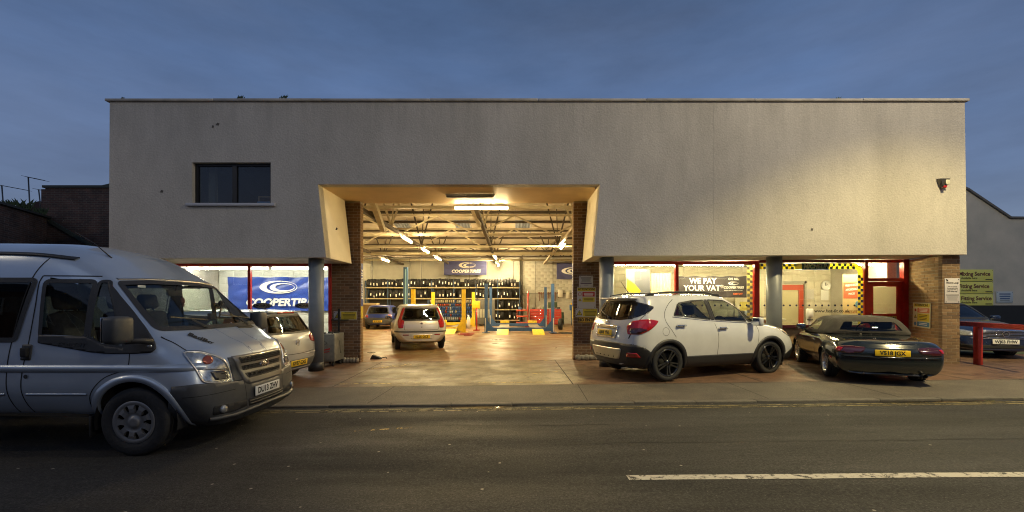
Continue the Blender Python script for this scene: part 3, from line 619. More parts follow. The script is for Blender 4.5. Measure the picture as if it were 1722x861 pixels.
bar_truss(15.4, 4.95, 5.7, ST, BR, 3.45); bar_truss(19.0, 4.55, 5.4, ST, BR, 1.72); bar_truss(23.6, 4.60, 5.6, ST, BR, 1.72); bar_truss(28.0, 4.55, 5.3, SD, BR)
b = MB(); b.tube([(-10.4, 24.5, 4.35), (6.4, 24.5, 4.35)], .10, 10); b.tube([(-10.4, 21.4, 4.35), (6.4, 21.4, 4.35)], .05, 8); b.tube([(-10.4, 30.2, 4.55), (6.4, 30.2, 4.55)], .07, 8); b.tube([(-10.4, 13.6, 4.85), (2.2, 13.6, 4.85)], .05, 8); b.build('air_pipe', mat('cream_pipe', (.48, .42, .28), .5), BR)
for xb in (-8.1, -4.65, -1.1, 2.35):
    b = MB(); b.box(xb - .06, xb + .06, 12.0 if -4.7 < xb < 2.3 else 13.6, 31.9, 4.34, 4.46); 
    yy = 13.0 if -4.7 < xb < 2.3 else 14.0
    b.build('tie_beam', SD if xb < -1 else ST, BR)
    for yv in (16.5, 22.0, 27.0):
        q = MB(); q.bar((xb, yv, 4.46), (xb - .55, yv + .1, rz_(yv) - .1), .06, .07); q.bar((xb, yv, 4.46), (xb + .55, yv + .1, rz_(yv) - .1), .06, .07); q.bar((xb, yv, 4.46), (xb, yv + .6, rz_(yv + .6) - .1), .04); q.build('truss_strut', SD if yv > 20 else ST, BR)
b = MB(); b.bar((-4.05, 11.9, 4.85), (-4.62, 15.3, 4.15), .16, .22); b.build('tie_beam', ST, BR)
b = MB(); b.bar((-1.35, 12.3, 4.75), (-1.15, 15.2, 4.3), .12, .18); b.build('tie_beam', ST, BR)
for xx, yy in ((-5.5, 26.0), (-6.7, 28), (-2.9, 29), (-1.7, 30), (.1, 29.5)):
    b = MB(); b.tube([(xx, yy, 4.4), (xx + .02, yy, 2.2)], .012, 5); b.build('hanging_cable', MATS['car_dark'], BR)
for xs_, yy in (((1.2, 4.3), 22.2), ((2.4, 4.4), 25)):
    b = MB(); b.tube([(xs_[0] - .5 + .12 * k, yy, 4.35 + .12 * sin(k * 1.3)) for k in range(14)], .018, 5); b.build('hanging_cable', MATS['car_dark'], BR)

# ================================================================ lamps
def emis(name, c, s):
    m = bpy.data.materials.new(name); m.use_nodes = True; N, L = m.node_tree.nodes, m.node_tree.links
    for n in list(N): N.remove(n)
    e = N.new('ShaderNodeEmission'); e.inputs[0].default_value = (*c, 1); e.inputs[1].default_value = s; o = N.new('ShaderNodeOutputMaterial'); L.new(e.outputs[0], o.inputs[0]); return m
WARM = (1, .74, .36); T_HALL = emis('hall_tube_glow', (1, .76, .38), 700); T_FRONT = emis('entrance_tube_glow', WARM, 560); T_SHOP = emis('shop_tube_glow', (1, .96, .80), 95); T_REC = emis('reception_tube_glow', (1, .82, .46), 190)
def tube_light(label, p, ln, axis, m, group, real=None, r=.022):
    t = thing('tube_light', label, 'light fitting', p, R(90) if axis == 'y' else 0, group)
    b = MB(); b.rbox(-ln / 2 - .03, ln / 2 + .03, -.035, .035, .03, .085, .008); b.box(-ln / 2 - .025, -ln / 2, -.02, .02, -.03, .03); b.box(ln / 2, ln / 2 + .025, -.02, .02, -.03, .03); b.build('housing', mat('white_metal', (.6, .58, .5), .4), t)
    b = MB(); b.tube([(-ln / 2, 0, 0), (ln / 2, 0, 0)], r, 10); b.build('tube', m, t)
    if real:
        ld = bpy.data.lights.new('tube_glow', 'AREA'); ld.shape = 'RECTANGLE'; ld.size = ln; ld.size_y = .06; ld.energy = real[0]; ld.color = real[1]; lo = bpy.data.objects.new('tube_glow', ld); COL.objects.link(lo); lo.parent = t; lo.location = (0, 0, -.03)
HW = (1, .68, .30)
tube_light('long glowing tube just inside the top of the workshop entrance', (-.84, 11.8, 4.12), 1.44, 'x', T_FRONT, 'workshop tube lights', None, .03)
hall = [(-4.6, 18.3, 'first glowing tube on the long beam above the silver hatchback'), (-4.6, 22.2, 'second glowing tube along the left beam, above the tall blue post'), (-4.6, 26.0, 'third glowing tube along the left beam, nearest the back banner'), (-1.1, 25.6, 'end-on glowing tube on the middle beam, nearer of two'), (-1.1, 30.2, 'end-on glowing tube on the middle beam, farther of two'), (-8.1, 27.0, 'glowing tube at the far left of the workshop roof'), (2.3, 20.5, 'glowing tube half hidden by the right brick pillar')]
for x, y, lb in hall: tube_light(lb, (x + .12, y, 4.22), 1.5, 'y', T_HALL, 'workshop tube lights', None, .04)
for i, (x, ln) in enumerate(((-7.7, 2.2), (-5.75, 1.5))): tube_light(('bright white tube above the left half of the blue banner', 'bright white tube above the right half of the blue banner')[i], (x, 11.62, 2.44), ln, 'x', T_SHOP, 'tube lights in the left shop window', (30, (1, .93, .74)))
for i, (x, ln) in enumerate(((3.55, 1.6), (5.4, 1.6), (8.0, 1.4), (9.5, .8))): tube_light(('bright tube over the left pane behind the white SUV', 'bright tube over the black VAT banner', 'bright tube over the chequered window', 'short bright tube inside the reception door light')[i], (x, 11.5, 2.53), ln, 'x', T_REC, 'tube lights in the reception windows', ((30, 30, 24, 12)[i], (1, .80, .44)))
t = thing('unlit_tube_light', 'unlit tube light fitting under the ceiling of the bay entrance', 'light fitting', (-1.02, 10.45, 4.10))
b = MB(); b.rbox(-.60, .60, -.05, .05, .02, .066, .012); b.build('housing', mat('dull_white_metal', (.6, .58, .5), .4), t); b = MB(); b.rbox(-.58, .58, -.035, .035, -.022, .019, .015); b.build('diffuser', mat('grey_diffuser', (.30, .28, .22), .3), t)
# fittings under the overhang: the soffit glows above the windows from lamps inside; the street lamp lights the right of the front
SL = thing('street_lamp', 'tall grey street lamp with a flat lantern on the pavement right of the garage', 'street lamp', (10.9, 3.6, -.06))
b = MB(); b.tube([(0, 0, 0), (0, 0, 1.2), (0, 0, 1.21), (0, 0, 10.6)], .06, 16, rs=[.09, .09, .06, .045]); b.tube([(0, 0, 10.6), (-.4, 0, 10.85), (-1.4, 0, 10.87)], .035, 12); b.build('post', mat('galvanised_grey', (.25, .26, .26), .5, .5), SL)
b = MB(); b.rbox(-2.05, -1.35, -.16, .16, 10.82, 10.91, .03); b.build('lantern', mat('lantern_grey', (.2, .2, .2), .4), SL)
b = MB(); b.box(-2.0, -1.45, -.12, .12, 10.802, 10.818); b.build('lamp_glass', emis('street_lamp_glow', (1, .80, .42), 30), SL)
ld = bpy.data.lights.new('lamp_beam', 'SPOT'); ld.energy = 8400; ld.color = (1, .80, .33); ld.spot_size = R(99); ld.spot_blend = .34; ld.shadow_soft_size = .12; lo = bpy.data.objects.new('lamp_beam', ld); COL.objects.link(lo); lo.parent = SL; lo.location = (-1.75, 0, 10.79)
ld = bpy.data.lights.new('lamp_scatter', 'POINT'); ld.energy = 2300; ld.color = (1, .85, .58); ld.shadow_soft_size = .2; lo = bpy.data.objects.new('lamp_scatter', ld); COL.objects.link(lo); lo.parent = SL; lo.location = (-1.75, 0, 10.70)
AB_S = .72
# a farther street lamp down the street on the left, out of the picture
SL2 = thing('street_lamp', 'tall grey street lamp across the road to the left of the picture', 'street lamp', (-20, 1.0, -.2))
for ch in SL.children:
    c_ = ch.copy(); COL.objects.link(c_); c_.parent = SL2
    if ch.name.startswith('lamp_scatter'): c_.data = ch.data.copy(); c_.data.energy = 250
    elif ch.type == 'LIGHT': c_.data = ch.data.copy(); c_.data.energy = 1300; c_.data.spot_size = R(150); c_.data.spot_blend = .5; c_.data.color = (1, .78, .5)
SL2.rotation_euler = (0, 0, R(180))
FILL_LAMP = copy_tree(SL2)  # lamp added out of view as a warm fill for the front wall
for ch in FILL_LAMP.children:
    if ch.type == 'LIGHT': ch.data = ch.data.copy(); ch.data.energy = 1500
FILL_LAMP.location = (14, -7.5, -.1); FILL_LAMP['label'] = 'added tall grey street lamp behind the camera, unseen fill for the front wall'
# alarm box on the front
AB = thing('alarm_box', 'dark wedge shaped alarm box high on the right of the front wall', 'alarm box', (9.63, FY, 4.18))
b = MB(); b.add([(-.17, -.01, .15), (.17, -.01, .15), (.10, -.01, -.16), (-.07, -.01, -.16), (-.15, -.13, .13), (.14, -.13, .13), (.07, -.10, -.11), (-.05, -.10, -.11)], [(0, 3, 2, 1), (4, 5, 6, 7), (0, 1, 5, 4), (1, 2, 6, 5), (2, 3, 7, 6), (3, 0, 4, 7)]); b.build('case', mat('alarm_case', (.05, .045, .035), .25, coat=1), AB)
b = MB(); b.rbox(0, .12, -.145, -.12, -.06, .09, .01); b.build('badge', mat('alarm_white', (.6, .58, .45), .4), AB); b = MB(); b.rbox(-.05, .05, -.125, -.07, -.15, -.09, .01); b.build('strobe', mat('alarm_red', (.4, .01, .01), .3), AB)
AB.scale = (AB_S, AB_S, AB_S)
# ================================================================ vehicle kit
def cr_seg(p0, p1, p2, p3, t):
    d01, d12, d23 = (p1 - p0).length ** .5, (p2 - p1).length ** .5, (p3 - p2).length ** .5
    if d12 < 1e-5: return p1.lerp(p2, t)
    m1 = (p2 - p1) if d01 < 1e-4 else d12 * ((p1 - p0) / d01 - (p2 - p0) / (d01 + d12) + (p2 - p1) / d12)
    m2 = (p2 - p1) if d23 < 1e-4 else d12 * ((p2 - p1) / d12 - (p3 - p1) / (d12 + d23) + (p3 - p2) / d23)
    t2, t3 = t * t, t * t * t
    return p1 * (2 * t3 - 3 * t2 + 1) + m1 * (t3 - 2 * t2 + t) + p2 * (3 * t2 - 2 * t3) + m2 * (t3 - t2)
def cr_line(pts, counts):
    out = []; n = len(pts)
    for i in range(n - 1):
        p0, p1, p2, p3 = pts[max(i - 1, 0)], pts[i], pts[i + 1], pts[min(i + 2, n - 1)]
        for k in range(counts[i]): out.append(cr_seg(p0, p1, p2, p3, k / counts[i]))
    out.append(pts[-1].copy()); return out
def section(x, bow, zb, wb, m, s, k, r, zc, dx=None, q=.80):
    (zm, wm), (zs, ws), (zk, wk), (zr, wr) = m, s, k, r
    P = [(0, zb), (wb - .12, zb), (wb, zb + .06), (wm, zm), (ws, zs), (wk, zk), (wr, zr), (wr * q, zr + (zc - zr) * .62), (wr * .42, zr + (zc - zr) * .93), (0, zc)]
    D = [0] * 10
    if dx:
        for i, v in dx.items(): D[i] = v
        if 6 in dx:
            for i in (7, 8, 9):
                if i not in dx: D[i] = dx[6]
    return x, bow, P, D
def densify(path, res, closed):
    out = []; n = len(path)
    for i in range(n if closed else n - 1):
        a, b = Vector(path[i]), Vector(path[(i + 1) % n]); k = max(1, int((b - a).length / res))
        out += [a.lerp(b, j / k) for j in range(k)]
    if not closed: out.append(Vector(path[-1]))
    return out
def rounded(poly, r, n=5):
    out = []; m = len(poly)
    for i in range(m):
        p, a, b = Vector(poly[i][:2]), Vector(poly[i - 1][:2]), Vector(poly[(i + 1) % m][:2])
        rr = poly[i][2] if len(poly[i]) > 2 else r
        da, db = min(rr, (a - p).length * .45), min(rr, (b - p).length * .45)
        s, e = p + (a - p).normalized() * da, p + (b - p).normalized() * db
        out += [s * (1 - t) ** 2 + p * 2 * t * (1 - t) + e * t * t for t in (j / n for j in range(n + 1))]
    return out
def clear_poly(poly):
    out = []
    for p in poly:
        if not out or (p - out[-1]).length > 1e-4: out.append(p)
    if (out[0] - out[-1]).length < 1e-4: out.pop()
    return out
def wrap(x0, end, pts, mirror=1):
    """3-D points near the body -> (arc, z) for the ('c', x0, end) projection"""
    return [(atan2(p[1] * mirror, (p[0] - x0) * end) * 1.15, p[2]) + ((p[3],) if len(p) > 3 else ()) for p in pts]
class Car:
    def __init__(s, name, label, cat, loc, heading, stations, res=.02, body_mat=None, width=None, rot=None, root=None):
        s.root = root or thing(name, label, cat, loc, heading, rot=rot); s.bm_mat = body_mat; s.res = res
        W_ = width or max(max(p[0] for p in st[2]) for st in stations); s.W = W_
        rails = []
        cnt_r = [3, 2, 6, 10, 8, 12, 6, 6, 5]
        cnt_r = [max(2, int(c * .02 / res)) for c in cnt_r]
        secs = []
        for x, bow, P, D in stations: secs.append([Vector((x + d + bow * (1 - min(1, (y / W_)) ** 2), y, z)) for (y, z), d in zip(P, D)])
        cnt_s = [max(2, int((secs[i + 1][4] - secs[i][4]).length / res)) for i in range(len(secs) - 1)]
        cols = [cr_line([sec[j] for sec in secs], cnt_s) for j in range(10)]           # along the length
        grid = [cr_line([cols[j][i] for j in range(10)], cnt_r) for i in range(len(cols[0]))]
        vs = []; fs = []; m = len(grid[0]); n = len(grid)
        for sg in (1, -1):
            k = len(vs); vs += [Vector((p.x, sg * p.y, p.z)) for row in grid for p in row]
            for i in range(n - 1):
                for j in range(m - 1):
                    q = (k + i * m + j, k + (i + 1) * m + j, k + (i + 1) * m + j + 1, k + i * m + j + 1)
                    fs.append(q if sg < 0 else q[::-1])
        for end, bow in ((0, stations[0][1]), (n - 1, stations[-1][1])):
            row = grid[end]; kk = max(8, int(W_ * 2 / res / 1.5)); k = len(vs)
            for p in row:
                x0 = p.x - bow * (1 - min(1, p.y / W_) ** 2)
                for a in range(kk + 1):
                    y = p.y * (1 - 2 * a / kk); vs.append(Vector((x0 + bow * (1 - min(1, abs(y) / W_) ** 2), y, p.z)))
            for j in range(m - 1):
                for a in range(kk):
                    q = (k + j * (kk + 1) + a, k + (j + 1) * (kk + 1) + a, k + (j + 1) * (kk + 1) + a + 1, k + j * (kk + 1) + a + 1)
                    fs.append(q if end == 0 else q[::-1])
        bm = bmesh.new(); bv = [bm.verts.new(v) for v in vs]
        for f in fs:
            try: bm.faces.new([bv[i] for i in f])
            except ValueError: pass
        bmesh.ops.remove_doubles(bm, verts=bm.verts, dist=.0008)
        bmesh.ops.dissolve_degenerate(bm, edges=bm.edges, dist=.0003)
        bmesh.ops.recalc_face_normals(bm, faces=bm.faces)
        s.bm = bm; s.bvh = BVHTree.FromBMesh(bm); s.holes = []; s.arches = []
        s.inner = MATS['car_dark']
    # --- projecting onto the body
    def hit(s, p, axis, sg):
        if axis == 'y': o, d = Vector((p[0], sg * 3, p[1])), Vector((0, -sg, 0))
        elif axis == 'x': o, d = Vector((sg * 6, p[0], p[1])), Vector((-sg, 0, 0))
        elif axis == 'z': o, d = Vector((p[0], p[1], 5)), Vector((0, 0, -1))
        else:                                              # ('c', x0, end): rays towards a vertical line, for panels that wrap round a corner
            t = p[0] / 1.15; d = Vector((-axis[2] * cos(t), -sin(t), 0)); o = Vector((axis[1], 0, p[1])) - d * 4
        h = s.bvh.ray_cast(o, d)
        if h[0] is None:
            if axis == 'y': q = Vector((p[0], sg * s.W * .9, p[1]))
            elif axis == 'x': q = Vector((sg * 2.2, p[0], p[1]))
            elif axis == 'z': q = Vector((p[0], p[1], 1.2))
            else: q = o + d * 3
            h = s.bvh.find_nearest(q)
            nn = h[1]; return h[0], (nn if nn.dot(d) < 0 else nn)
        n = h[1]
        if n.dot(d) > 0: n = -n
        return h[0], n
    def patch(s, name, poly, m, axis='y', sg=-1, off=.004, res=.035, r=0, depth=.012, parent=None, both=False, label=None, skirt=True):
        if both:
            a = s.patch(name, poly, m, axis, 1, off, res, r, depth, parent, label=label); b = s.patch(name, poly, m, axis, -1, off, res, r, depth, parent, label=label); return a, b
        P = rounded(poly, r) if r else [Vector(p[:2]) for p in poly]
        if s.area(P) < 0: P = P[::-1]
        loop = clear_poly(densify(P, res, True)); nl = len(loop); pts = loop[:]
        x0, x1 = min(p.x for p in loop), max(p.x for p in loop); y0, y1 = min(p.y for p in loop), max(p.y for p in loop)
        nx, ny = int((x1 - x0) / res), int((y1 - y0) / res)
        for i in range(1, nx + 1):
            for j in range(1, ny + 1):
                q = Vector((x0 + (i - .5 + .25 * (j % 2)) * (x1 - x0) / (nx + .001), y0 + (j - .5) * (y1 - y0) / (ny + .001)))
                if inside(q, loop) and min((q - l).length for l in loop) > res * .45: pts.append(q)
        v, e, f, *_ = delaunay_2d_cdt(pts, [(i, (i + 1) % nl) for i in range(nl)], [], 1, 1e-6)
        vs = []; 
        for p in v:
            h, n = s.hit(p, axis, sg); vs.append(h + n * off)
        fs = [tuple(t) for t in f if inside(sum((v[i] for i in t), Vector((0, 0))) / 3, loop)]
        bm = bmesh.new(); bv = [bm.verts.new(q) for q in vs]
        for t in fs:
            try: bm.faces.new([bv[i] for i in t])
            except ValueError: pass
        want = Vector((0, sg, 0)) if axis == 'y' else Vector((sg, 0, 0)) if axis == 'x' else Vector((0, 0, 1))
        bm.normal_update()
        for fc in bm.faces:
            if axis[0] == 'c': want = fc.calc_center_median() - Vector((axis[1], 0, 0)); want.z *= .3
            if fc.normal.dot(want) < 0: fc.normal_flip()
            fc.smooth = True
        bm.normal_update()
        if skirt and depth:
            be = [ed for ed in bm.edges if ed.is_boundary]; nv = {vv: vv.normal.copy() for ed in be for vv in ed.verts}
            ex = bmesh.ops.extrude_edge_only(bm, edges=be)['geom']
            for g in ex:
                if isinstance(g, bmesh.types.BMVert):
                    k = min(nv, key=lambda q: (q.co - g.co).length_squared) if len(nv) < 60 else None
                    w_ = Vector((g.co.x - axis[1], g.co.y, 0)).normalized() if axis[0] == 'c' else want
                    g.co -= (nv[k] if k else w_) * depth
        me = bpy.data.meshes.new(name); bm.to_mesh(me); bm.free(); me.materials.append(m)
        o = link(name, me, parent or s.root)
        if label: o['label'] = label
        return o
    @staticmethod
    def area(P): return sum(P[i].x * P[(i + 1) % len(P)].y - P[(i + 1) % len(P)].x * P[i].y for i in range(len(P))) / 2
    def strip(s, name, path, w, m, axis='y', sg=-1, off=.003, res=.03, closed=False, r=0, parent=None, both=False, thick=0, w2=None):
        if both: return s.strip(name, path, w, m, axis, 1, off, res, closed, r, parent, thick=thick), s.strip(name, path, w, m, axis, -1, off, res, closed, r, parent, thick=thick)
        P = rounded(path, r) if (r and closed) else [Vector(p[:2]) for p in path]
        if not closed and len(P) > 2:
            q3 = [Vector((p.x, p.y, 0)) for p in P]; P = [Vector((p.x, p.y)) for p in cr_line(q3, [max(2, int((q3[i + 1] - q3[i]).length / res)) for i in range(len(q3) - 1)])]
        else: P = clear_poly(densify(P, res, closed)) if closed else densify(P, res, closed)
        n = len(P); L_, Rr = [], []
        for i, p in enumerate(P):
            a = P[i - 1] if (closed or i) else P[0]; b = P[(i + 1) % n] if (closed or i < n - 1) else P[-1]
            d = (b - a); d = d.normalized() if d.length > 1e-9 else Vector((1, 0)); q = Vector((-d.y, d.x))
            ww = w if w2 is None else w + (w2 - w) * i / (n - 1)
            L_.append(p + q * ww / 2); Rr.append(p - q * ww / 2)
        vs = []; rows = 4 if thick else 2
        for l, rr in zip(L_, Rr):
            h1, n1 = s.hit(l, axis, sg); h2, n2 = s.hit(rr, axis, sg)
            if thick: vs += [h1 - n1 * .004, h1 + n1 * thick, h2 + n2 * thick, h2 - n2 * .004]
            else: vs += [h1 + n1 * off, h2 + n2 * off]
        fs = []
        for i in range(n if closed else n - 1):
            k = (i + 1) % n
            for j in range(rows - 1): fs.append((i * rows + j, k * rows + j, k * rows + j + 1, i * rows + j + 1))
        me = mesh_of(name, vs, fs, m, True); return link(name, me, parent or s.root)
    def hole(s, poly, axis='y', sg=-1, r=0):
        P = rounded(poly, r) if r else [Vector(p[:2]) for p in poly]; s.holes.append((P, axis, sg))
    def window(s, name, poly, g, frame_m, axis='y', sg=-1, r=.03, w=.03, both=False, cut=True, foff=.003):
        if both: s.window(name, poly, g, frame_m, axis, 1, r, w, cut=cut); s.window(name, poly, g, frame_m, axis, -1, r, w, cut=cut); return
        P = rounded(poly, r)
        if cut: s.holes.append((P, axis, sg))
        o = s.patch(name, [tuple(p) for p in P], g, axis, sg, -.003 if cut else .003, .05, 0, 0, skirt=False)
        if w: s.strip('window_seal', [tuple(p) for p in P], w, frame_m, axis, sg, foff, .03, True, parent=o)
        return o
    def arch(s, cx, cz, rad, lip=None, lw=.05, thick=.012, lin=.40, lipname='wheel_arch_trim', a0=-25, a1=205):
        s.arches.append((cx, cz, rad))
        for sg in (1, -1):
            vs = []; n = 28; W_ = s.W
            for i in range(n + 1):
                a = R(a0 + (a1 - a0) * i / n); x, z = cx + rad * cos(a), max(.23, cz + rad * sin(a))
                vs += [(x, sg * (W_ - .03), z), (x, sg * (W_ - lin), z)]
            fs = [(2 * i, 2 * i + 1, 2 * i + 3, 2 * i + 2) for i in range(n)]
            k = len(vs); vs += [(cx + (rad + .01) * cos(2 * pi * j / 24), sg * (W_ - lin), max(.23, cz + (rad + .01) * sin(2 * pi * j / 24))) for j in range(24)]
            fs.append(tuple(range(k, k + 24)))
            link('wheel_well', mesh_of('wheel_well', vs, fs, s.inner), s.root)
            if lip:
                path = [(cx + (rad + lw / 2 - .012) * cos(R(a)), cz + (rad + lw / 2 - .012) * sin(R(a))) for a in range(a0, a1 + 1, 5)]
                path = [p for p in path if p[1] > .16]
                s.strip(lipname, path, lw, lip, 'y', sg, thick=thick)
    def finish(s, name='body', floor=True):
        bm = s.bm; kill = []
        hs = []
        for P, axis, sg in s.holes:
            xs = [p.x for p in P]; ys = [p.y for p in P]; hs.append((P, axis, sg, min(xs), max(xs), min(ys), max(ys)))
        for f in bm.faces:
            c = f.calc_center_median(); n = f.normal; dead = False
            for P, axis, sg, a, b, c0, d0 in hs:
                if axis == 'y':
                    if c.y * sg < .15 or n.y * sg < .05: continue
                    q = (c.x, c.z)
                elif axis == 'x':
                    if n.x * sg < .12: continue
                    q = (c.y, c.z)
                elif axis[0] == 'c':
                    if (c.x - axis[1]) * axis[2] < 0: continue
                    q = (atan2(c.y, (c.x - axis[1]) * axis[2]) * 1.15, c.z)
                else:
                    if n.z < .3 or c.z < .5: continue
                    q = (c.x, c.y)
                if a < q[0] < b and c0 < q[1] < d0 and inside(q, P): dead = True; break
            if not dead:
                for cx, cz, rad in s.arches:
                    if abs(c.y) > s.W - .36 and hypot(c.x - cx, c.z - cz) < rad: dead = True; break
                    if c.z < cz - .02 and abs(c.x - cx) < rad - .01 and abs(c.y) > s.W - .36: dead = True; break
            if dead: kill.append(f)
        bmesh.ops.delete(bm, geom=kill, context='FACES')
        for f in bm.faces: f.smooth = True
        me = bpy.data.meshes.new(name); bm.to_mesh(me); bm.free(); me.materials.append(s.bm_mat); s.bm = None
        return link(name, me, s.root)
    def put(s, child): child.parent = s.root; return child

def ellipsoid(mb, c, rx, ry, rz, n=16, M=None):
    bm = bmesh.new(); bmesh.ops.create_uvsphere(bm, u_segments=n, v_segments=n // 2 + 2, radius=1)
    bm.verts.index_update(); vs = []
    for v in bm.verts:
        q = Vector((v.co.x * rx, v.co.y * ry, v.co.z * rz)); q = (M @ q if M else q) + Vector(c); vs.append(q)
    fs = [tuple(v.index for v in f.verts) for f in bm.faces]; bm.free(); return mb.add(vs, fs, True)
TYRE = mat('tyre_rubber', (.018, .018, .019), .75, var=.3, vscale=14, bump=.25, bscale=40)
def tyre_mesh(r, w, rim, seg=56):
    h = w / 2; b = MB()
    b.lathe([(rim, -h * .8), (rim + .01, -h * .92), ((rim + r) / 2, -h), (r - .03, -h * .96), (r - .008, -h * .84), (r, -h * .6), (r, -h * .34), (r - .008, -h * .33), (r - .008, -h * .27), (r, -h * .26), (r, h * .26), (r - .008, h * .27), (r - .008, h * .33), (r, h * .34), (r, h * .6), (r - .008, h * .84), (r - .03, h * .96), ((rim + r) / 2, h), (rim + .01, h * .92), (rim, h * .8)], seg, close=True)
    return b.mesh('tyre', TYRE)
def rim_mesh(style, rim, w, m):
    h = w / 2; b = MB()
    if style == 'cover':                                  # moulded hub cover with slots near its edge
        n = 9; out = []
        b.lathe([(0, h * 1.0), (.03, h * 1.02), (.055, h * 1.0), (.058, h * .9), (rim * .42, h * .86), (rim * .5, h * .95)], 40)
        b.lathe([(rim * .86, h * .88), (rim * .93, h * .93), (rim + .012, h * .96), (rim + .016, h * .86), (rim * .9, h * .72)], 48)
        for i in range(n):
            a = 2 * pi * i / n; da = .235
            def P(r, t, y): return (r * cos(a + t), y, r * sin(a + t))
            b.add([P(rim * .48, -da * 1.25, h * .93), P(rim * .48, da * 1.25, h * .93), P(rim * .7, da * .72, h * .97), P(rim * .88, da * .95, h * .9), P(rim * .88, -da * .95, h * .9), P(rim * .7, -da * .72, h * .97)], [(0, 1, 2, 5), (5, 2, 3, 4)], False)
            b.add([P(rim * .5, -da * 1.25, h * .93), P(rim * .7, -da * .72, h * .97), P(rim * .88, -da * .95, h * .9), P(rim * .88, -da * .95, h * .7), P(rim * .7, -da * .72, h * .7), P(rim * .5, -da * 1.25, h * .7)], [(0, 1, 4, 5), (1, 2, 3, 4)])
            b.add([P(rim * .5, da * 1.25, h * .93), P(rim * .7, da * .72, h * .97), P(rim * .88, da * .95, h * .9), P(rim * .88, da * .95, h * .7), P(rim * .7, da * .72, h * .7), P(rim * .5, da * 1.25, h * .7)], [(0, 1, 4, 5), (1, 2, 3, 4)])
    elif style == 'double5':                              # five pairs of thin spokes
        b.lathe([(0, h * .86), (.022, h * .88), (.03, h * .8), (.062, h * .74), (.066, h * .45)], 30)
        b.lathe([(rim * .93, h * .8), (rim * .97, h * .93), (rim + .012, h * .95), (rim + .012, h * .6), (rim * .94, h * .1), (rim * .9, -h * .8)], 56)
        for i in range(5):
            a = 2 * pi * i / 5 + .3
            for sp in (-1, 1):
                a1, a2 = a + sp * .33, a + sp * .155
                p, q = Vector((.052 * cos(a1), h * .72, .052 * sin(a1))), Vector((rim * .96 * cos(a2), h * .84, rim * .96 * sin(a2)))
                b.bar(p, q, .024, .03)
    else:                                                 # many thin spokes, deep dish
        b.lathe([(0, h * .5), (.03, h * .52), (.06, h * .4), (.064, h * .2)], 30)
        b.lathe([(rim * .8, h * .3), (rim * .86, h * .55), (rim * .95, h * .9), (rim + .01, h * .97), (rim + .01, h * .7), (rim * .95, -h * .8)], 56)
        for i in range(12):
            a = 2 * pi * i / 12; b.bar((.05 * cos(a), h * .4, .05 * sin(a)), (rim * .84 * cos(a), h * .5, rim * .84 * sin(a)), .022, .022)
    return b.mesh('rim', m)
def brake_mesh(rim, w):
    b = MB(); b.lathe([(0, 0), (rim * .72, 0), (rim * .72, -.02), (rim * .97, -.02), (rim * .97, -w * .45)], 32); return b.mesh('brake_disc', MATS['car_dark'])
def wheels(car, xf, xr, track, r, w, rim, style, m, steer=0):
    t, rm, bk = tyre_mesh(r, w, rim), rim_mesh(style, rim, w, m), brake_mesh(rim, w)
    for x in (xf, xr):
        for sg in (1, -1):
            e = bpy.data.objects.new('wheel', None); COL.objects.link(e); e.parent = car.root; e.location = (x, sg * track / 2, r)
            e.rotation_euler = (0, random.random() * 2, (0 if sg > 0 else pi) + (steer if x == xf else 0)); e.rotation_mode = 'ZYX' if False else 'XYZ'
            link('tyre', t, e); link('rim', rm, e); link('brake_disc', bk, e)
def seat(car, x, y, z=.35, m=None, w=.5, h=.62):
    b = MB(); b.rbox(x - .22, x + .3, y - w / 2, y + w / 2, z, z + .16, .05)
    M = Matrix.Translation((x - .22, y, z + .1)) @ Matrix.Rotation(R(-12), 4, 'Y')
    b.rbox(-.07, .07, -w / 2, w / 2, 0, h, .06, M); b.rbox(-.05, .05, -.14, .14, h + .03, h + .23, .045, M); b.tube([M @ Vector((0, -.06, h - .02)), M @ Vector((0, -.06, h + .06))], .008, 6); b.tube([M @ Vector((0, .06, h - .02)), M @ Vector((0, .06, h + .06))], .008, 6)
    return b.build('seat', m or MATS['seat_cloth'], car.root)
def steering(car, x, y, z, tilt=-25, rad=.18):
    b = MB(); M = Matrix.Translation((x, y, z)) @ Matrix.Rotation(R(tilt), 4, 'Y')
    b.tube([M @ Vector((0, rad * cos(a), rad * sin(a))) for a in (2 * pi * i / 28 for i in range(29))], .014, 8, cap=False)
    b.rbox(-.02, .02, -.06, .06, -.05, .04, .015, M)
    b.bar(M @ Vector((0, -rad, .01)), M @ Vector((0, rad, .01)), .03, .02); b.bar(M @ Vector((0, 0, 0)), M @ Vector((0, 0, -rad)), .03, .02)
    return b.build('steering_wheel', MATS['car_dark'], car.root)
def number_plate(car, txt, pos, rz, yellow, tilt=0, w=.52, h=.111, mark=None):
    m = mat('plate_yellow', (.75, .5, .02), .35, var=.04) if yellow else mat('plate_white', (.75, .75, .72), .35, var=.04)
    b = MB(); b.rbox(-w / 2, w / 2, -.004, .004, -h / 2, h / 2, .003)
    o = b.build('number_plate', m, car.root, pos, (R(tilt), 0, rz))
    text(txt, .098, MATS['print_black'], o, (0, -.0055, -.002), ext=.0004, sx=.93, bold=.0035)
    return o
def mirror(car, pos, sg, m, size=(.09, .12, .085), arm_to=None):
    b = MB(); b.rbox(-size[0], size[0] * .6, -size[1], size[1], -size[2], size[2], min(size) * .55, Matrix.Translation(pos))
    o = b.build('door_mirror', m, car.root)
    g = MB(); g.rbox(-size[0] - .004, -size[0] + .004, -size[1] * .8, size[1] * .8, -size[2] * .8, size[2] * .8, .003, Matrix.Translation(pos)); g.build('mirror_glass', mat('mirror_glass', (.6, .62, .65), .05, 1), o)
    if arm_to: a = MB(); a.tube([pos, arm_to], .028, 8); a.build('mirror_arm', MATS['black_plastic'], o)
    return o
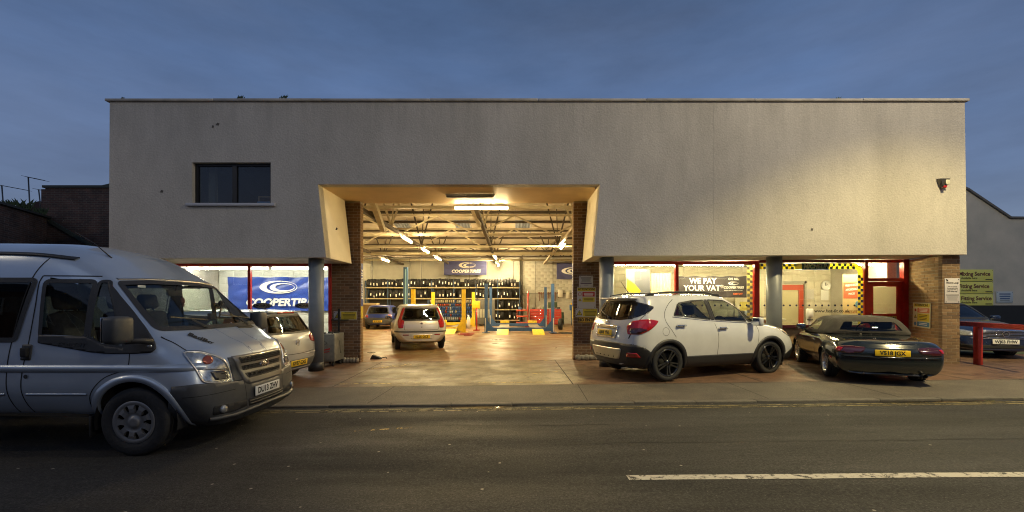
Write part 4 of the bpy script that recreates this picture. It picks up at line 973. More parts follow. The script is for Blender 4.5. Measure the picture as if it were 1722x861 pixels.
# ================================================================ white SUV
def build_suv():
    P = paint('white_car_paint', (.60, .61, .62), .22)
    a = R(19.6); h = Vector((cos(a), sin(a), 0)); n = Vector((-sin(a), cos(a), 0))
    rr = Vector((2.91, 7.95, 0)); c = rr + h * 1.28 + n * .885
    c.z = gz(c.x, c.y)
    st = [
     section(-1.90, -.165, .30, .56, (.58, .73), (.93, .755), (1.13, .68), (1.50, .50), 1.565, {3: -.04, 4: .0, 5: .07, 6: .27}),
     section(-1.875, -.15, .29, .62, (.58, .80), (.94, .82), (1.14, .755), (1.515, .565), 1.575, {3: -.03, 4: .01, 5: .07, 6: .25}),
     section(-1.79, -.11, .26, .70, (.58, .865), (.95, .88), (1.16, .82), (1.535, .63), 1.59, {4: .02, 5: .05, 6: .2}),
     section(-1.70, -.05, .24, .78, (.58, .885), (.98, .895), (1.18, .845), (1.555, .655), 1.615, {6: .1}),
     section(-1.25, 0, .22, .80, (.58, .89), (.96, .895), (1.17, .85), (1.575, .665), 1.645),
     section(-.6, 0, .21, .80, (.56, .875), (.93, .885), (1.13, .845), (1.585, .675), 1.655),
     section(-.1, 0, .21, .80, (.56, .875), (.91, .885), (1.10, .84), (1.58, .68), 1.65),
     section(.28, 0, .21, .80, (.56, .88), (.90, .885), (1.085, .835), (1.53, .675), 1.60),
     section(.6, 0, .21, .80, (.56, .885), (.89, .885), (1.065, .83), (1.355, .685), 1.46),
     section(.92, 0, .21, .80, (.57, .888), (.88, .885), (1.045, .825), (1.15, .70), 1.24),
     section(1.15, .02, .21, .80, (.58, .89), (.88, .885), (1.0, .82), (1.05, .68), 1.11),
     section(1.45, .05, .21, .80, (.58, .89), (.84, .88), (.955, .80), (1.01, .62), 1.055),
     section(1.80, .10, .22, .78, (.55, .865), (.76, .84), (.87, .75), (.94, .56), .98),
     section(1.97, .14, .24, .70, (.50, .80), (.66, .78), (.76, .69), (.85, .50), .89),
     section(2.00, .15, .26, .64, (.50, .76), (.63, .74), (.72, .65), (.79, .46), .83)]
    C = Car('white_suv', 'white five-door SUV with black wheels and black lower cladding parked across the forecourt', 'car', c, a, st, .018, P)
    BP, SEAL, SM = MATS['black_plastic'], MATS['rubber_seal'], MATS['seam']
    # side glass
    G, DG = MATS['car_glass'], MATS['dark_glass']
    rearq = [(-1.12, 1.22), (-.97, 1.44), (-.90, 1.21)]
    C.window('quarter_window', rearq, DG, SEAL, r=.02, w=.022, both=True)
    C.window('rear_door_window', [(-.88, 1.205), (-.96, 1.45), (-.62, 1.50), (-.32, 1.515), (-.24, 1.14)], G, SEAL, r=.03, w=.026, both=True)
    C.window('front_door_window', [(-.13, 1.135), (-.22, 1.52), (.2, 1.505), (.55, 1.36), (.69, 1.09)], G, SEAL, r=.03, w=.026, both=True)
    C.window('front_quarter_window', [(.73, 1.09), (.60, 1.335), (1.03, 1.06)], G, SEAL, r=.02, w=.024, both=True)
    C.patch('pillar_trim', [(-.225, 1.125), (-.305, 1.53), (-.235, 1.53), (-.145, 1.125)], BP, both=True, off=.002)
    for sg in (1, -1): C.strip('chrome_strip', [(-1.16, 1.195), (-.3, 1.118), (.2, 1.085), (1.07, 1.035)], .014, MATS['chrome'], 'y', sg, thick=.004)
    # windscreen and tailgate glass
    C.window('windscreen', [(-.62, 1.09), (-.535, 1.50), (0, 1.55), (.535, 1.50), (.62, 1.09), (0, 1.135)], G, BP, 'x', 1, r=.05, w=.04)
    RC = ('c', -1.1, -1)
    BG = mat('black_glass', (.01, .01, .012), .06, coat=1)
    half = [(-1.95, .0, 1.15), (-1.93, .55, 1.165), (-1.86, .72, 1.195), (-1.74, .80, 1.25), (-1.55, .80, 1.36), (-1.545, .80, 1.39), (-1.62, .72, 1.43), (-1.76, .62, 1.475), (-1.80, .5, 1.49), (-1.82, 0, 1.50)]
    C.patch('rear_side_glass', wrap(-1.1, -1, [(-1.9, .50, 1.165)] + half[1:9] + [(-1.82, .47, 1.49)]), BG, RC, off=.004, res=.03)
    C.patch('rear_side_glass', wrap(-1.1, -1, [(-1.9, .50, 1.165)] + half[1:9] + [(-1.82, .47, 1.49)], -1), BG, RC, off=.004, res=.03)
    C.window('rear_window', [(-.655, 1.19), (-.52, 1.48), (.52, 1.48), (.655, 1.19), (.35, 1.155), (-.35, 1.155)], DG, BG, 'x', -1, r=.05, w=.05)
    b = MB(); b.rbox(-1.90, -1.60, -.54, .54, 1.53, 1.572, .02); b.build('roof_spoiler', P, C.root)
    b = MB(); b.rbox(-1.91, -1.85, -.18, .18, 1.54, 1.555, .005); b.build('brake_light', MATS['dark_lamp'], C.root)
    # seams
    S_ = dict(both=True, off=.0012)
    C.strip('door_seam', [(-1.12, .82), (-1.2, .93), (-1.33, 1.12), (-1.33, 1.25), (-1.2, 1.42), (-1.05, 1.53)], .009, SM, **S_)
    C.strip('door_seam', [(-.10, .44), (-.10, .85), (-.16, 1.06)], .009, SM, **S_)
    C.strip('door_seam', [(.88, .44), (.93, .7), (.95, .9), (.90, 1.03)], .009, SM, **S_)
    C.strip('door_seam', [(-1.1, .62), (-.93, .46), (-.85, .44)], .008, SM, **S_)
    C.strip('bonnet_seam', [(1.05, 1.04), (1.4, .985), (1.75, .90), (1.95, .80)], .009, SM, **S_)
    C.strip('tailgate_seam', [(-1.60, 1.33), (-1.80, 1.18), (-1.93, 1.02), (-2.0, .80)], .008, SM, **S_)
    C.strip('tailgate_seam', [(-.78, .70), (0, .66), (.78, .70)], .008, SM, 'x', -1, off=.0012)
    # bump sculpture line on the doors
    # cladding
    C.patch('sill_cladding', [(-.86, .20), (-.86, .455), (.9, .455), (.93, .20)], BP, both=True, off=.010, res=.05)
    hb = [(-1.66, .89, .22), (-1.66, .89, .545), (-1.80, .87, .65), (-1.92, .80, .69), (-2.1, .5, .705), (-2.17, 0, .715)]
    full = wrap(-1.1, -1, hb) + wrap(-1.1, -1, hb[:-1][::-1], -1)
    C.patch('rear_bumper', full, BP, RC, off=.010, res=.045, depth=.02)
    C.patch('front_bumper', [(-.72, .24), (-.76, .50), (0, .46), (.76, .50), (.72, .24)], BP, 'x', 1, off=.01, res=.05)
    C.patch('bumper_side', [(1.72, .22), (1.70, .38), (1.95, .52), (2.1, .5), (2.1, .22)], BP, both=True, off=.008)
    C.patch('skid_plate', [(-.42, .40), (-.52, .60), (.52, .60), (.42, .40)], MATS['silver_trim'], 'x', -1, off=.024, r=.05)
    for y in (-.3, -.15, 0, .15, .3):
        b = MB(); hp, hn = C.hit((y, .44), 'x', -1); ellipsoid(b, hp + Vector((-.028, 0, 0)), .008, .018, .012, 8); b.build('sensor', MATS['car_dark'], C.root)
    C.patch('rear_reflector', [(-.80, .46), (-.80, .55), (-.64, .54), (-.62, .47)], MATS['red_lamp'], 'x', -1, off=.022, r=.02)
    C.patch('rear_reflector', [(.80, .46), (.80, .55), (.64, .54), (.62, .47)], MATS['red_lamp'], 'x', -1, off=.022, r=.02)
    C.arch(-1.28, .345, .385, BP, .075, .016); C.arch(1.275, .345, .385, BP, .075, .016)
    # nose
    C.patch('grille', [(-.42, .56), (-.5, .70), (.5, .70), (.42, .56)], MATS['car_dark'], 'x', 1, off=.006, r=.03)
    C.strip('grille_bar', [(-.46, .63), (.46, .63)], .03, MATS['chrome'], 'x', 1, thick=.014)
    number_plate(C, 'AJ64 YNL', (2.185, 0, .42), R(90), False)
    # lamps
    for sg in (1, -1):
        C.patch('tail_lamp', wrap(-1.1, -1, [(-2.04, .66, .875), (-2.06, .62, 1.02), (-1.98, .70, 1.115), (-1.85, .84, 1.15), (-1.70, .88, 1.16), (-1.50, .88, 1.125), (-1.56, .88, 1.06), (-1.70, .88, .96), (-1.88, .85, .885)], sg), MATS['red_lamp'], RC, off=.010, res=.025, r=.03)
        C.patch('lamp_lens', wrap(-1.1, -1, [(-2.0, .70, .89), (-2.0, .69, .985), (-1.88, .84, 1.0), (-1.74, .88, .97), (-1.90, .84, .895)], sg), MATS['dark_lamp'], RC, off=.013, res=.025, r=.02)
        C.patch('headlamp', [(1.58, .945), (1.72, .93), (1.92, .84), (1.98, .76), (1.86, .76), (1.7, .84)], MATS['clear_lamp'], 'y', sg, off=.006, r=.03, res=.03)
        C.strip('fuel_flap' if sg < 0 else 'panel_mark', [(-1.35 + .075 * cos(2 * pi * i / 24), .93 + .075 * sin(2 * pi * i / 24)) for i in range(24)], .006, SM, 'y', sg, off=.0012, closed=True)
        for hx, hz in ((-1.0, 1.03), (.02, .965)):
            b = MB(); hp, hn = C.hit((hx, hz), 'y', sg)
            b.rbox(-.10, .10, -.012, .012, -.014, .014, .01, Matrix.Translation(hp + hn * .035) @ Matrix.Rotation(R(-3), 4, 'Y'))
            b.rbox(-.11, -.05, -.03, .012, -.018, .018, .01, Matrix.Translation(hp + hn * .02)); b.rbox(.06, .10, -.03, .012, -.014, .014, .01, Matrix.Translation(hp + hn * .02))
            o = b.build('door_handle', MATS['chrome'], C.root)
            C.patch('handle_recess_shade', [(hx + .09 * cos(2 * pi * i / 16), hz + .035 * sin(2 * pi * i / 16)) for i in range(16)], mat('recess_shade_grey', (.35, .35, .35), .4), 'y', sg, off=.001, parent=o)  # flat grey oval: the shade of the handle scoop put into its colour
        mirror(C, Vector((.80, sg * 1.0, 1.09)), sg, P, (.075, .115, .085), Vector((.84, sg * .84, 1.06)))
        # roof rail
        b = MB(); pts = []
        for i in range(13):
            x = -1.55 + i * 1.75 / 12; hp, hn = C.hit((x, sg * .60), 'z', 1); pts.append(hp + Vector((0, 0, .012 + .04 * sin(pi * min(1, i / 3) / 2) * min(1, (12 - i) / 2.5))))
        b.tube(pts, .02, 8); b.build('roof_rail', BP, C.root)
        for i in (0, 11):
            q = MB(); q.rbox(-.09, .09, -.018, .018, -.03, .03, .015, Matrix.Translation(pts[i] + Vector((.05, 0, -.01)))); q.build('rail_foot', BP, C.root)
    # rear details
    number_plate(C, 'AJ64 YNL', (-2.105, .0, .885), R(-90), True, -4)
    C.strip('plate_surround', [(-.32, .80), (-.36, .985), (.36, .985), (.32, .80)], .03, MATS['chrome'], 'x', -1, thick=.018, closed=True)
    C.patch('tailgate_chrome_bar', [(-.38, .985), (-.38, 1.02), (.38, 1.02), (.38, .985)], MATS['chrome'], 'x', -1, off=.03, depth=.03)
    b = MB(); hp, hn = C.hit((0, 1.075), 'x', -1); q = hp + Vector((-.01, 0, 0))
    b.tube([q + Vector((0, .05 * cos(t), .05 * sin(t))) for t in (2 * pi * i / 20 for i in range(21))], .007, 6, cap=False); b.bar(q + Vector((0, -.07, .012)), q + Vector((0, .07, -.012)), .012); b.build('tailgate_badge', MATS['chrome'], C.root)
    b = MB(); w0, _ = C.hit((0, 1.17), 'x', -1); b.tube([w0 + Vector((-.03, 0, 0)), w0 + Vector((.02, .3, .13)) + Vector((-.03, 0, 0))], .009, 6); ellipsoid(b, w0 + Vector((-.03, 0, 0)), .03, .045, .025, 10); b.build('rear_wiper', BP, C.root)
    b = MB(); hp, _ = C.hit((-1.52, 0), 'z', 1); b.tube([hp, hp + Vector((-.10, 0, .13)), hp + Vector((-.2, 0, .26))], .006, 6, rs=[.012, .007, .004]); b.rbox(-.05, .05, -.02, .02, -.01, .02, .01, Matrix.Translation(hp)); b.build('aerial', BP, C.root)
    text('1.4', .045, MATS['silver_trim'], C.root, (-2.03, -.6, .80), (0, 0, R(-90)), name='badge')
    b = MB(); b.tube([(-1.8, -.42, .24), (-2.02, -.42, .23)], .03, 12, cap=False); b.build('exhaust_pipe', MATS['chrome'], C.root)
    b = MB(); b.box(-1.9, 1.9, -.62, .62, .24, .32); b.build('underbody', MATS['car_dark'], C.root)
    b = MB(); b.box(-1.85, .8, -.78, .78, .45, .5); b.rbox(.78, 1.15, -.74, .74, .7, 1.02, .05); b.build('cabin_floor', MATS['car_dark'], C.root)
    for x, y in ((.0, -.37), (.0, .37), (-.85, -.4), (-.85, .35)): seat(C, x, y, .5, h=.6)
    steering(C, .52, -.37, 1.02)
    wheels(C, 1.275, -1.28, 1.54, .345, .225, .245, 'double5', mat('black_alloy', (.015, .015, .016), .22, .3, coat=1), 0)
    C.finish()
    return C
build_suv()
# ================================================================ silver minibus van
def build_van():
    P = mat('van_paint', (.43, .50, .60), .34, .45, coat=1, var=.06, vscale=2)
    YC = 5.36; c = Vector((-3.87, YC, gz(-3.87, YC) - .022))
    st = [
     section(-4.45, -.03, .42, .82, (.65, .93), (.93, .94), (1.12, .92), (2.0, .78), 2.22),
     section(-4.38, -.02, .40, .84, (.65, .965), (.93, .975), (1.12, .955), (2.03, .825), 2.26),
     section(-3.3, 0, .38, .86, (.65, .98), (.92, .985), (1.12, .965), (2.06, .845), 2.28),
     section(-1.6, 0, .36, .86, (.64, .98), (.90, .985), (1.12, .962), (2.06, .845), 2.28),
     section(-1.15, 0, .36, .86, (.64, .98), (.90, .985), (1.12, .962), (2.05, .84), 2.26),
     section(-.85, .02, .36, .86, (.64, .98), (.90, .985), (1.12, .962), (1.99, .83), 2.17),
     section(-.62, .04, .35, .86, (.64, .98), (.90, .985), (1.12, .962), (1.89, .815), 2.02),
     section(-.44, .08, .35, .86, (.63, .98), (.90, .985), (1.12, .960), (1.79, .80), 1.865),
     section(-.36, .10, .34, .86, (.63, .98), (.90, .985), (1.12, .958), (1.72, .80), 1.785),
     section(-.12, .10, .33, .86, (.62, .98), (.90, .985), (1.12, .955), (1.49, .825), 1.56),
     section(.08, .10, .31, .86, (.62, .98), (.90, .983), (1.12, .948), (1.30, .85), 1.37),
     section(.16, .10, .30, .86, (.62, .98), (.90, .982), (1.115, .94), (1.225, .84), 1.285),
     section(.26, .11, .29, .85, (.61, .98), (.90, .978), (1.10, .92), (1.17, .80), 1.215),
     section(.35, .115, .27, .84, (.60, .975), (.88, .965), (1.05, .90), (1.11, .76), 1.155),
     section(.47, .135, .25, .82, (.58, .965), (.84, .94), (.99, .85), (1.04, .70), 1.085),
     section(.535, .148, .24, .78, (.55, .93), (.78, .90), (.91, .80), (.965, .64), 1.01, {2: .03, 3: .03, 4: .015}),
     section(.57, .16, .24, .72, (.52, .86), (.72, .84), (.85, .74), (.91, .56), .955, {2: .05, 3: .05, 4: .025}),
     section(.582, .165, .25, .66, (.50, .78), (.68, .76), (.80, .67), (.87, .50), .925, {2: .05, 3: .05, 4: .03})]
    C = Car('minibus_van', 'silver minibus van with black trim parked at the kerb, its bonnet lettered BadBoy', 'van', c, 0, st, .02, P)
    GP, BP, SEAL, SM, G = MATS['grey_plastic'], MATS['black_plastic'], MATS['rubber_seal'], MATS['seam'], MATS['car_glass']
    FX = ('c', -.2, 1)
    for sg in (1, -1):
        # black surround below and ahead of the door glass
        C.patch('window_surround', [(-1.0, 1.16), (-1.0, 1.24), (-.52, 1.225), (-.32, 1.13), (-.12, 1.10), (-.43, 1.81), (-.41, 1.78), (-.14, 1.50), (.04, 1.31), (.14, 1.19), (.20, 1.10), (.17, 1.06), (.0, 1.05), (-.30, 1.05), (-.45, 1.065)], BP, 'y', sg, off=.009, res=.02, r=.02)
        C.window('door_window', [(-.985, 1.215), (-.985, 1.80), (-.52, 1.80), (-.52, 1.21)], G, BP, 'y', sg, r=.05, w=.04, foff=.008)
        C.window('quarter_window', [(-.485, 1.215), (-.485, 1.80), (-.415, 1.80), (-.10, 1.16), (-.11, 1.11), (-.34, 1.135)], G, BP, 'y', sg, r=.03, w=.03, foff=.008)
        C.window('side_window', [(-2.35, 1.19), (-2.35, 1.81), (-1.085, 1.81), (-1.24, 1.19)], MATS['dark_glass'], BP, 'y', sg, r=.04, w=.05, foff=.006)
        C.window('side_window', [(-3.75, 1.19), (-3.75, 1.81), (-2.5, 1.81), (-2.5, 1.19)], MATS['dark_glass'], BP, 'y', sg, r=.04, w=.05, foff=.006)
        S_ = dict(off=.0015)
        C.strip('door_seam', [(-1.13, .37), (-1.14, .75), (-1.10, 1.15), (-1.06, 1.55), (-1.045, 1.80), (-1.02, 1.855)], .012, SM, 'y', sg, **S_)
        C.strip('door_seam', [(-1.02, 1.855), (-.5, 1.855)], .012, SM, 'y', sg, **S_)
        C.strip('door_seam', [(-1.28, .37), (-1.29, .9), (-1.27, 1.2), (-1.12, 1.845), (-1.02, 2.045)], .012, SM, 'y', sg, **S_)
        C.strip('door_seam', [(-.05, 1.05), (-.055, .93), (-.10, .88)], .010, SM, 'y', sg, **S_)
        C.strip('door_seam', [(-.10, .88), (-.30, .80), (-.45, .62), (-.50, .37)], .010, SM, 'y', sg, **S_)
        C.strip('door_seam', [(-2.42, .37), (-2.42, 2.0)], .012, SM, 'y', sg, **S_)
        C.strip('side_moulding', [(-3.9, .90), (.60, .90)], .075, P, 'y', sg, thick=.008)
        C.strip('side_moulding', [(-1.10, .635), (-.48, .635)], .02, P, 'y', sg, thick=.007)
        C.strip('side_moulding', [(-2.8, .635), (-1.32, .635)], .02, P, 'y', sg, thick=.007)
        C.strip('roof_gutter', [(-4.3, 2.085), (-1.2, 2.083), (-.80, 2.04)], .03, BP, 'y', sg, thick=.014)
        C.strip('bonnet_seam', [(.18, .86 * sg), (.35, .83 * sg), (.48, .815 * sg), (.60, .745 * sg), (.70, .66 * sg)], .011, SM, 'z', 1, off=.0015)
        C.patch('sill', [(-2.75, .345), (-2.75, .385), (-.5, .385), (-.5, .345)], BP, 'y', sg, off=.006, res=.08)
        C.patch('door_handle', [(-1.155, .985), (-1.155, 1.145), (-1.055, 1.145), (-1.055, .985)], BP, 'y', sg, off=.008, r=.015)
        b = MB(); b.rbox(-1.14, -1.075, -.018, .018, 1.02, 1.115, .01, Matrix.Translation((0, sg * .99, 0))); b.build('handle_grip', MATS['car_dark'], C.root)
        b = MB(); b.disc((-1.09, sg * .996, .82), .022, 'y', 14); b.build('door_lock', BP, C.root)
        b = MB(); hp, hn = C.hit((.14, 1.12), 'y', sg); ellipsoid(b, hp + hn * .012, .025, .012, .02, 10); b.build('side_indicator', MATS['clear_lamp'], C.root)
        mp_ = Vector((.015, sg * 1.17, 1.31)); b = MB(); b.rbox(-.075, .075, -.11, .11, -.14, .13, .042, Matrix.Translation(mp_) @ Matrix.Rotation(R(3 * sg), 4, 'Z'))
        o = b.build('door_mirror', MATS['grey_plastic'], C.root)
        g = MB(); g.rbox(-.092, -.083, -.09, .09, -.13, .12, .004, Matrix.Translation(mp_)); g.build('mirror_glass', mat('mirror_glass', (.6, .62, .65), .05, 1), o)
        g = MB(); g.tube([mp_ + Vector((.02, -sg * .05, -.12)), (.09, sg * 1.02, 1.19), (.15, sg * .93, 1.17)], .032, 10); g.build('mirror_arm', BP, o)
        # front corner
        hl = [(.46, .93, 1.055), (.57, .84, 1.05), (.68, .70, .985), (.74, .64, .93), (.80, .62, .80), (.84, .62, .70), (.78, .74, .70), (.66, .90, .735), (.61, .93, .87)]
        C.patch('headlamp', wrap(-.2, 1, hl, sg), mat('headlamp_bowl', (.55, .55, .52), .18, .8, var=.5, vscale=16), FX, off=.006, res=.02, r=.035)
        C.strip('headlamp_rim', [q[:2] for q in wrap(-.2, 1, hl, sg)], .016, MATS['silver_trim'], FX, closed=True, r=.035, thick=.012, res=.02)
        hm = [(.64, .88, .875), (.72, .76, .86), (.79, .66, .85), (.795, .65, .835), (.72, .77, .845), (.64, .89, .86)]
        C.patch('headlamp_bar', wrap(-.2, 1, hm, sg), MATS['silver_trim'], FX, off=.016, res=.02)
        hr = wrap(-.2, 1, [(.62, .88, .95), (.69, .74, .93)], sg)
        C.patch('indicator_lamp', [(hr[0][0] * .5 + hr[1][0] * .5 + .055 * cos(t), .955 + .045 * sin(t)) for t in (2 * pi * i / 16 for i in range(16))], mat('indicator', (.30, .06, .02), .2, .3, coat=1), FX, off=.012, res=.02)
        lw = wrap(-.2, 1, [(.70, .84, .835), (.79, .68, .825), (.82, .66, .73), (.74, .80, .735)], sg)
        C.patch('lamp_reflector', lw, mat('lamp_reflector', (.12, .12, .125), .08, .8), FX, off=.012, res=.02, r=.02)
        C.patch('grille_cheek', wrap(-.2, 1, [(.76, .60, .955), (.80, .50, .95), (.90, .42, .68), (.86, .60, .68), (.82, .60, .80)], sg), GP, FX, off=.006, res=.03)
    # bumper wraps the whole nose
    hb = [(.36, .985, .26), (.33, .985, .40), (.365, .985, .55), (.40, .985, .715), (.62, .95, .725), (.80, .74, .70), (.98, .38, .66), (.98, .34, .62), (1.02, 0, .615)]
    lo = [(1.0, 0, .25), (.8, .74, .25)]
    full = wrap(-.2, 1, hb, -1) + wrap(-.2, 1, hb[:-1][::-1], 1) + wrap(-.2, 1, lo[::-1], 1) + wrap(-.2, 1, lo[1:], -1)
    C.patch('front_bumper', full, GP, FX, off=.016, res=.04, depth=.03)
    for sg in (1, -1):
        C.strip('bumper_seam', [(sg * .40, .68), (sg * .385, .42), (sg * .40, .27)], .008, SM, 'x', 1, off=.018)
        C.strip('bumper_crease', [q[:2] for q in wrap(-.2, 1, [(.50, .97, .60), (.70, .88, .60), (.86, .6, .60)], sg)], .006, SM, FX, off=.0175)
        C.patch('fog_lamp_recess', wrap(-.2, 1, [(.74, .86, .475), (.84, .68, .46), (.93, .45, .46), (.94, .44, .38), (.86, .66, .36), (.74, .86, .38)], sg), MATS['car_dark'], FX, off=.019, res=.03, r=.03)
        b = MB(); hp, hn = C.hit(wrap(-.2, 1, [(.80, .77, .42)], sg)[0], FX, 1); b.lathe([(0, .02), (.035, .02), (.042, .008), (.042, -.01)], 20, Matrix.Translation(hp + hn * .024) @ hn.to_track_quat('Y', 'Z').to_matrix().to_4x4()); b.build('fog_lamp', MATS['clear_lamp'], C.root)
    C.strip('bumper_lip', [q[:2] for q in wrap(-.2, 1, [(.74, .88, .345), (.86, .66, .325), (.98, .36, .335), (1.02, 0, .345), (.98, -.36, .335), (.86, -.66, .325), (.74, -.88, .345)])], .03, GP, FX, thick=.04)
    C.patch('lower_intake', [(-.36, .37), (-.36, .455), (.36, .455), (.36, .37)], MATS['car_dark'], 'x', 1, off=.02, r=.02)
    for z in (.395, .425): C.strip('intake_slat', [(-.35, z), (.35, z)], .012, BP, 'x', 1, thick=.034)
    # grille
    C.patch('grille_frame', [(-.50, .955), (-.385, .64), (-.33, .62), (.33, .62), (.385, .64), (.50, .955)], mat('grille_silver', (.21, .20, .185), .35, .5, coat=.5), 'x', 1, off=.02, res=.04, r=.03, depth=.03)
    for z, w0, w1 in ((.905, .435, .415), (.815, .405, .385), (.72, .375, .33)):
        C.patch('grille_opening', [(-w0, z + .032), (-w1, z - .032), (w1, z - .032), (w0, z + .032)], mat('mesh_black', (.01, .01, .01), .5, bump=1, bscale=80), 'x', 1, off=.023, res=.04, r=.018, depth=0)
        b = MB()
        for k in range(-17, 18):
            y = k * .0225; 
            if abs(y) < w1 - .012:
                hp, hn = C.hit((y, z), 'x', 1); b.box(hp.x + .022, hp.x + .028, y - .003, y + .003, z - .028, z + .028)
        for dz in (-.011, .011):
            pr = None
            for k in range(-8, 9):
                y = k / 8 * (w1 - .01); hp, hn = C.hit((y, z + dz), 'x', 1); q = hp + Vector((.025, 0, 0))
                if pr: b.bar(pr, q, .005)
                pr = q
        b.build('grille_mesh', BP, C.root)
    hp, hn = C.hit((0, .815), 'x', 1)
    b = MB(); b.lathe([(0, .03), (.062, .026), (.07, .014), (.07, -.01)], 36, Matrix.Translation(hp) @ Matrix.Rotation(R(-90), 4, 'Z') @ Matrix.Diagonal((1.45, 1, .62, 1)))
    badge = b.build('grille_badge', mat('badge_grey', (.30, .30, .32), .2, .9), C.root)
    b = MB(); q = hp + Vector((.026, 0, 0)); b.tube([q + Vector((0, .092 * cos(t), .040 * sin(t))) for t in (2 * pi * i / 32 for i in range(33))], .0045, 6, cap=False); b.build('badge_ring', MATS['chrome'], badge)
    text('Ford', .065, MATS['chrome'], badge, (hp.x + .034, 0, hp.z + .002), (0, 0, R(90)), shear=.35, sx=1.05)
    pp, _ = C.hit((0, .52), 'x', 1); number_plate(C, 'DU13 ZHV', (pp.x + .03, -.02, .525), R(90), False)
    # windscreen
    C.patch('windscreen_surround', [(-.83, 1.235), (-.80, 1.50), (-.755, 1.80), (-.70, 1.835), (.70, 1.835), (.755, 1.80), (.80, 1.50), (.83, 1.235), (0, 1.255)], BP, 'x', 1, off=.003, res=.04, r=.03, skirt=False) if False else None
    C.window('windscreen', [(-.835, 1.295), (-.80, 1.50), (-.745, 1.785), (-.4, 1.81), (.4, 1.81), (.745, 1.785), (.80, 1.50), (.835, 1.295), (.4, 1.285), (-.4, 1.285)], G, BP, 'x', 1, r=.04, w=.045, foff=.006)
    C.strip('windscreen_top_trim', [(-.72, 1.83), (-.4, 1.845), (0, 1.85), (.4, 1.845), (.72, 1.83)], .014, MATS['silver_trim'], 'x', 1, thick=.010)
    
    C.patch('bonnet_vent', [(.245, .22), (.205, .50), (.20, .62), (.255, .64), (.30, .5), (.315, .22)], MATS['car_dark'], 'z', 1, off=.003, res=.03, r=.02)
    C.strip('bonnet_ridge', [(.22, -.2), (.5, -.17), (.93, -.12)], .012, P, 'z', 1, thick=.003)
    C.strip('bonnet_ridge', [(.22, .2), (.5, .17), (.93, .12)], .012, P, 'z', 1, thick=.003)
    for y0, y1, z1 in ((-.30, -.62, 1.30), (.50, .0, 1.33)):
        h0, n0 = C.hit((y0, 1.27), 'x', 1); h1, n1 = C.hit((y1 + .1, z1 + .1), 'x', 1); h2, n2 = C.hit((y0 - .12, 1.36), 'x', 1)
        b = MB(); b.bar(h0 + n0 * .02, h2 + n2 * .03, .02, .02); b.bar(h2 + n2 * .014 + Vector((0, .26, 0)), h2 + n2 * .014 + Vector((-.04, -.26, .05)), .012, .016); b.build('windscreen_wiper', mat('wiper_arm', (.10, .095, .08), .4, .4), C.root)
    b = MB(); hp, hn = C.hit((-.72, -.45), 'z', 1); b.tube([hp, hp + Vector((-.2, 0, .17)), hp + Vector((-.42, 0, .30))], .004, 6, rs=[.008, .004, .002]); b.build('aerial', BP, C.root)
    # lettering on the bonnet and under the window
    hp, hn = C.hit((.40, -.56), 'z', 1); xd = Vector((1, .34, 0)); xd = (xd - hn * xd.dot(hn)).normalized(); yd = hn.cross(xd)
    o = link('bonnet_lettering', text_mesh('BadBoy', .092, MATS['print_black'], ext=.0008, bold=.004, sx=1.05), C.root)
    B_ = Matrix((xd, -hn, yd)).transposed().to_4x4(); B_.translation = hp + hn * .007; o.matrix_local = B_
    o = text('TRANSIT', .062, mat('grey_letter', (.08, .085, .09), .3, .6), C.root, (-.66, -1.0, 1.135), name='door_lettering', shear=.2, sx=1.25, bold=.001)
    hp, hn = C.hit((-.66, 1.14), 'y', -1); o.location = (-.66, hp.y - .010, 1.14); o.rotation_euler = (R(-4), R(3), 0)
    # arches, underbody, cabin
    for cx in (0, -3.3): C.arch(cx, .35, .43, P, .07, .018, lipname='wheel_arch_flare', a0=-12, a1=192)
    for q in (-.97, .72): MB().rbox(-.50, -.485, q + .03, q + .22, .19, .40, .006).build('mud_flap', BP, C.root)
    b = MB(); b.box(-4.3, .72, -.72, .72, .34, .42); b.build('underbody', MATS['car_dark'], C.root)
    b = MB(); b.box(-4.3, .1, -.90, .90, .5, .55); b.rbox(-.05, .28, -.84, .84, .75, 1.06, .06); b.rbox(-.14, .08, -.78, .78, 1.0, 1.22, .08); b.build('cabin_floor', MATS['car_dark'], C.root)
    for x, y in ((-.78, -.52), (-.78, .12), (-.78, .56), (-1.75, -.45), (-1.75, .45)): seat(C, x, y, .72, h=.66, w=.44)
    steering(C, -.30, -.50, 1.20, -50, .2)
    b = MB(); b.tube([(-.02, .35, 1.56), (.02, .30, 1.50), (.03, .26, 1.40), (.02, .2, 1.36), (.0, .14, 1.40)], .008, 8); b.rbox(-.02, .03, .10, .20, 1.36, 1.44, .01); ellipsoid(b, (-.02, .36, 1.57), .02, .04, .04, 10); b.build('phone_holder', MATS['car_dark'], C.root)
    b = MB(); b.rbox(-.03, .0, -.12, .12, -.04, .04, .015, Matrix.Translation((-.34, .0, 1.70))); b.tube([(-.34, 0, 1.72), (-.32, 0, 1.80)], .01, 6); b.build('rear_view_mirror', MATS['car_dark'], C.root)
    b = MB(); ellipsoid(b, (-.33, .10, 1.60), .025, .03, .045, 8); b.tube([(-.33, .10, 1.64), (-.33, .09, 1.72)], .003, 5); ellipsoid(b, (-.33, .11, 1.55), .012, .015, .03, 6); b.build('hanging_charm', mat('charm', (.16, .04, .02), .8), C.root)
    b = MB(); hp, hn = C.hit((-.55, 1.76), 'x', 1); b.box(hp.x - .012, hp.x - .008, -.60, -.50, 1.745, 1.77); b.build('windscreen_sticker', MATS['print_white'], C.root)
    wheels(C, 0, -3.3, 1.76, .35, .215, .205, 'cover', mat('hub_cover', (.20, .20, .205), .4, .35), -.0)
    # roof brace and rear bumper
    C.patch('rear_bumper', [(-.85, .40), (-.88, .62), (.88, .62), (.85, .40)], GP, 'x', -1, off=.03, res=.08, depth=.05)
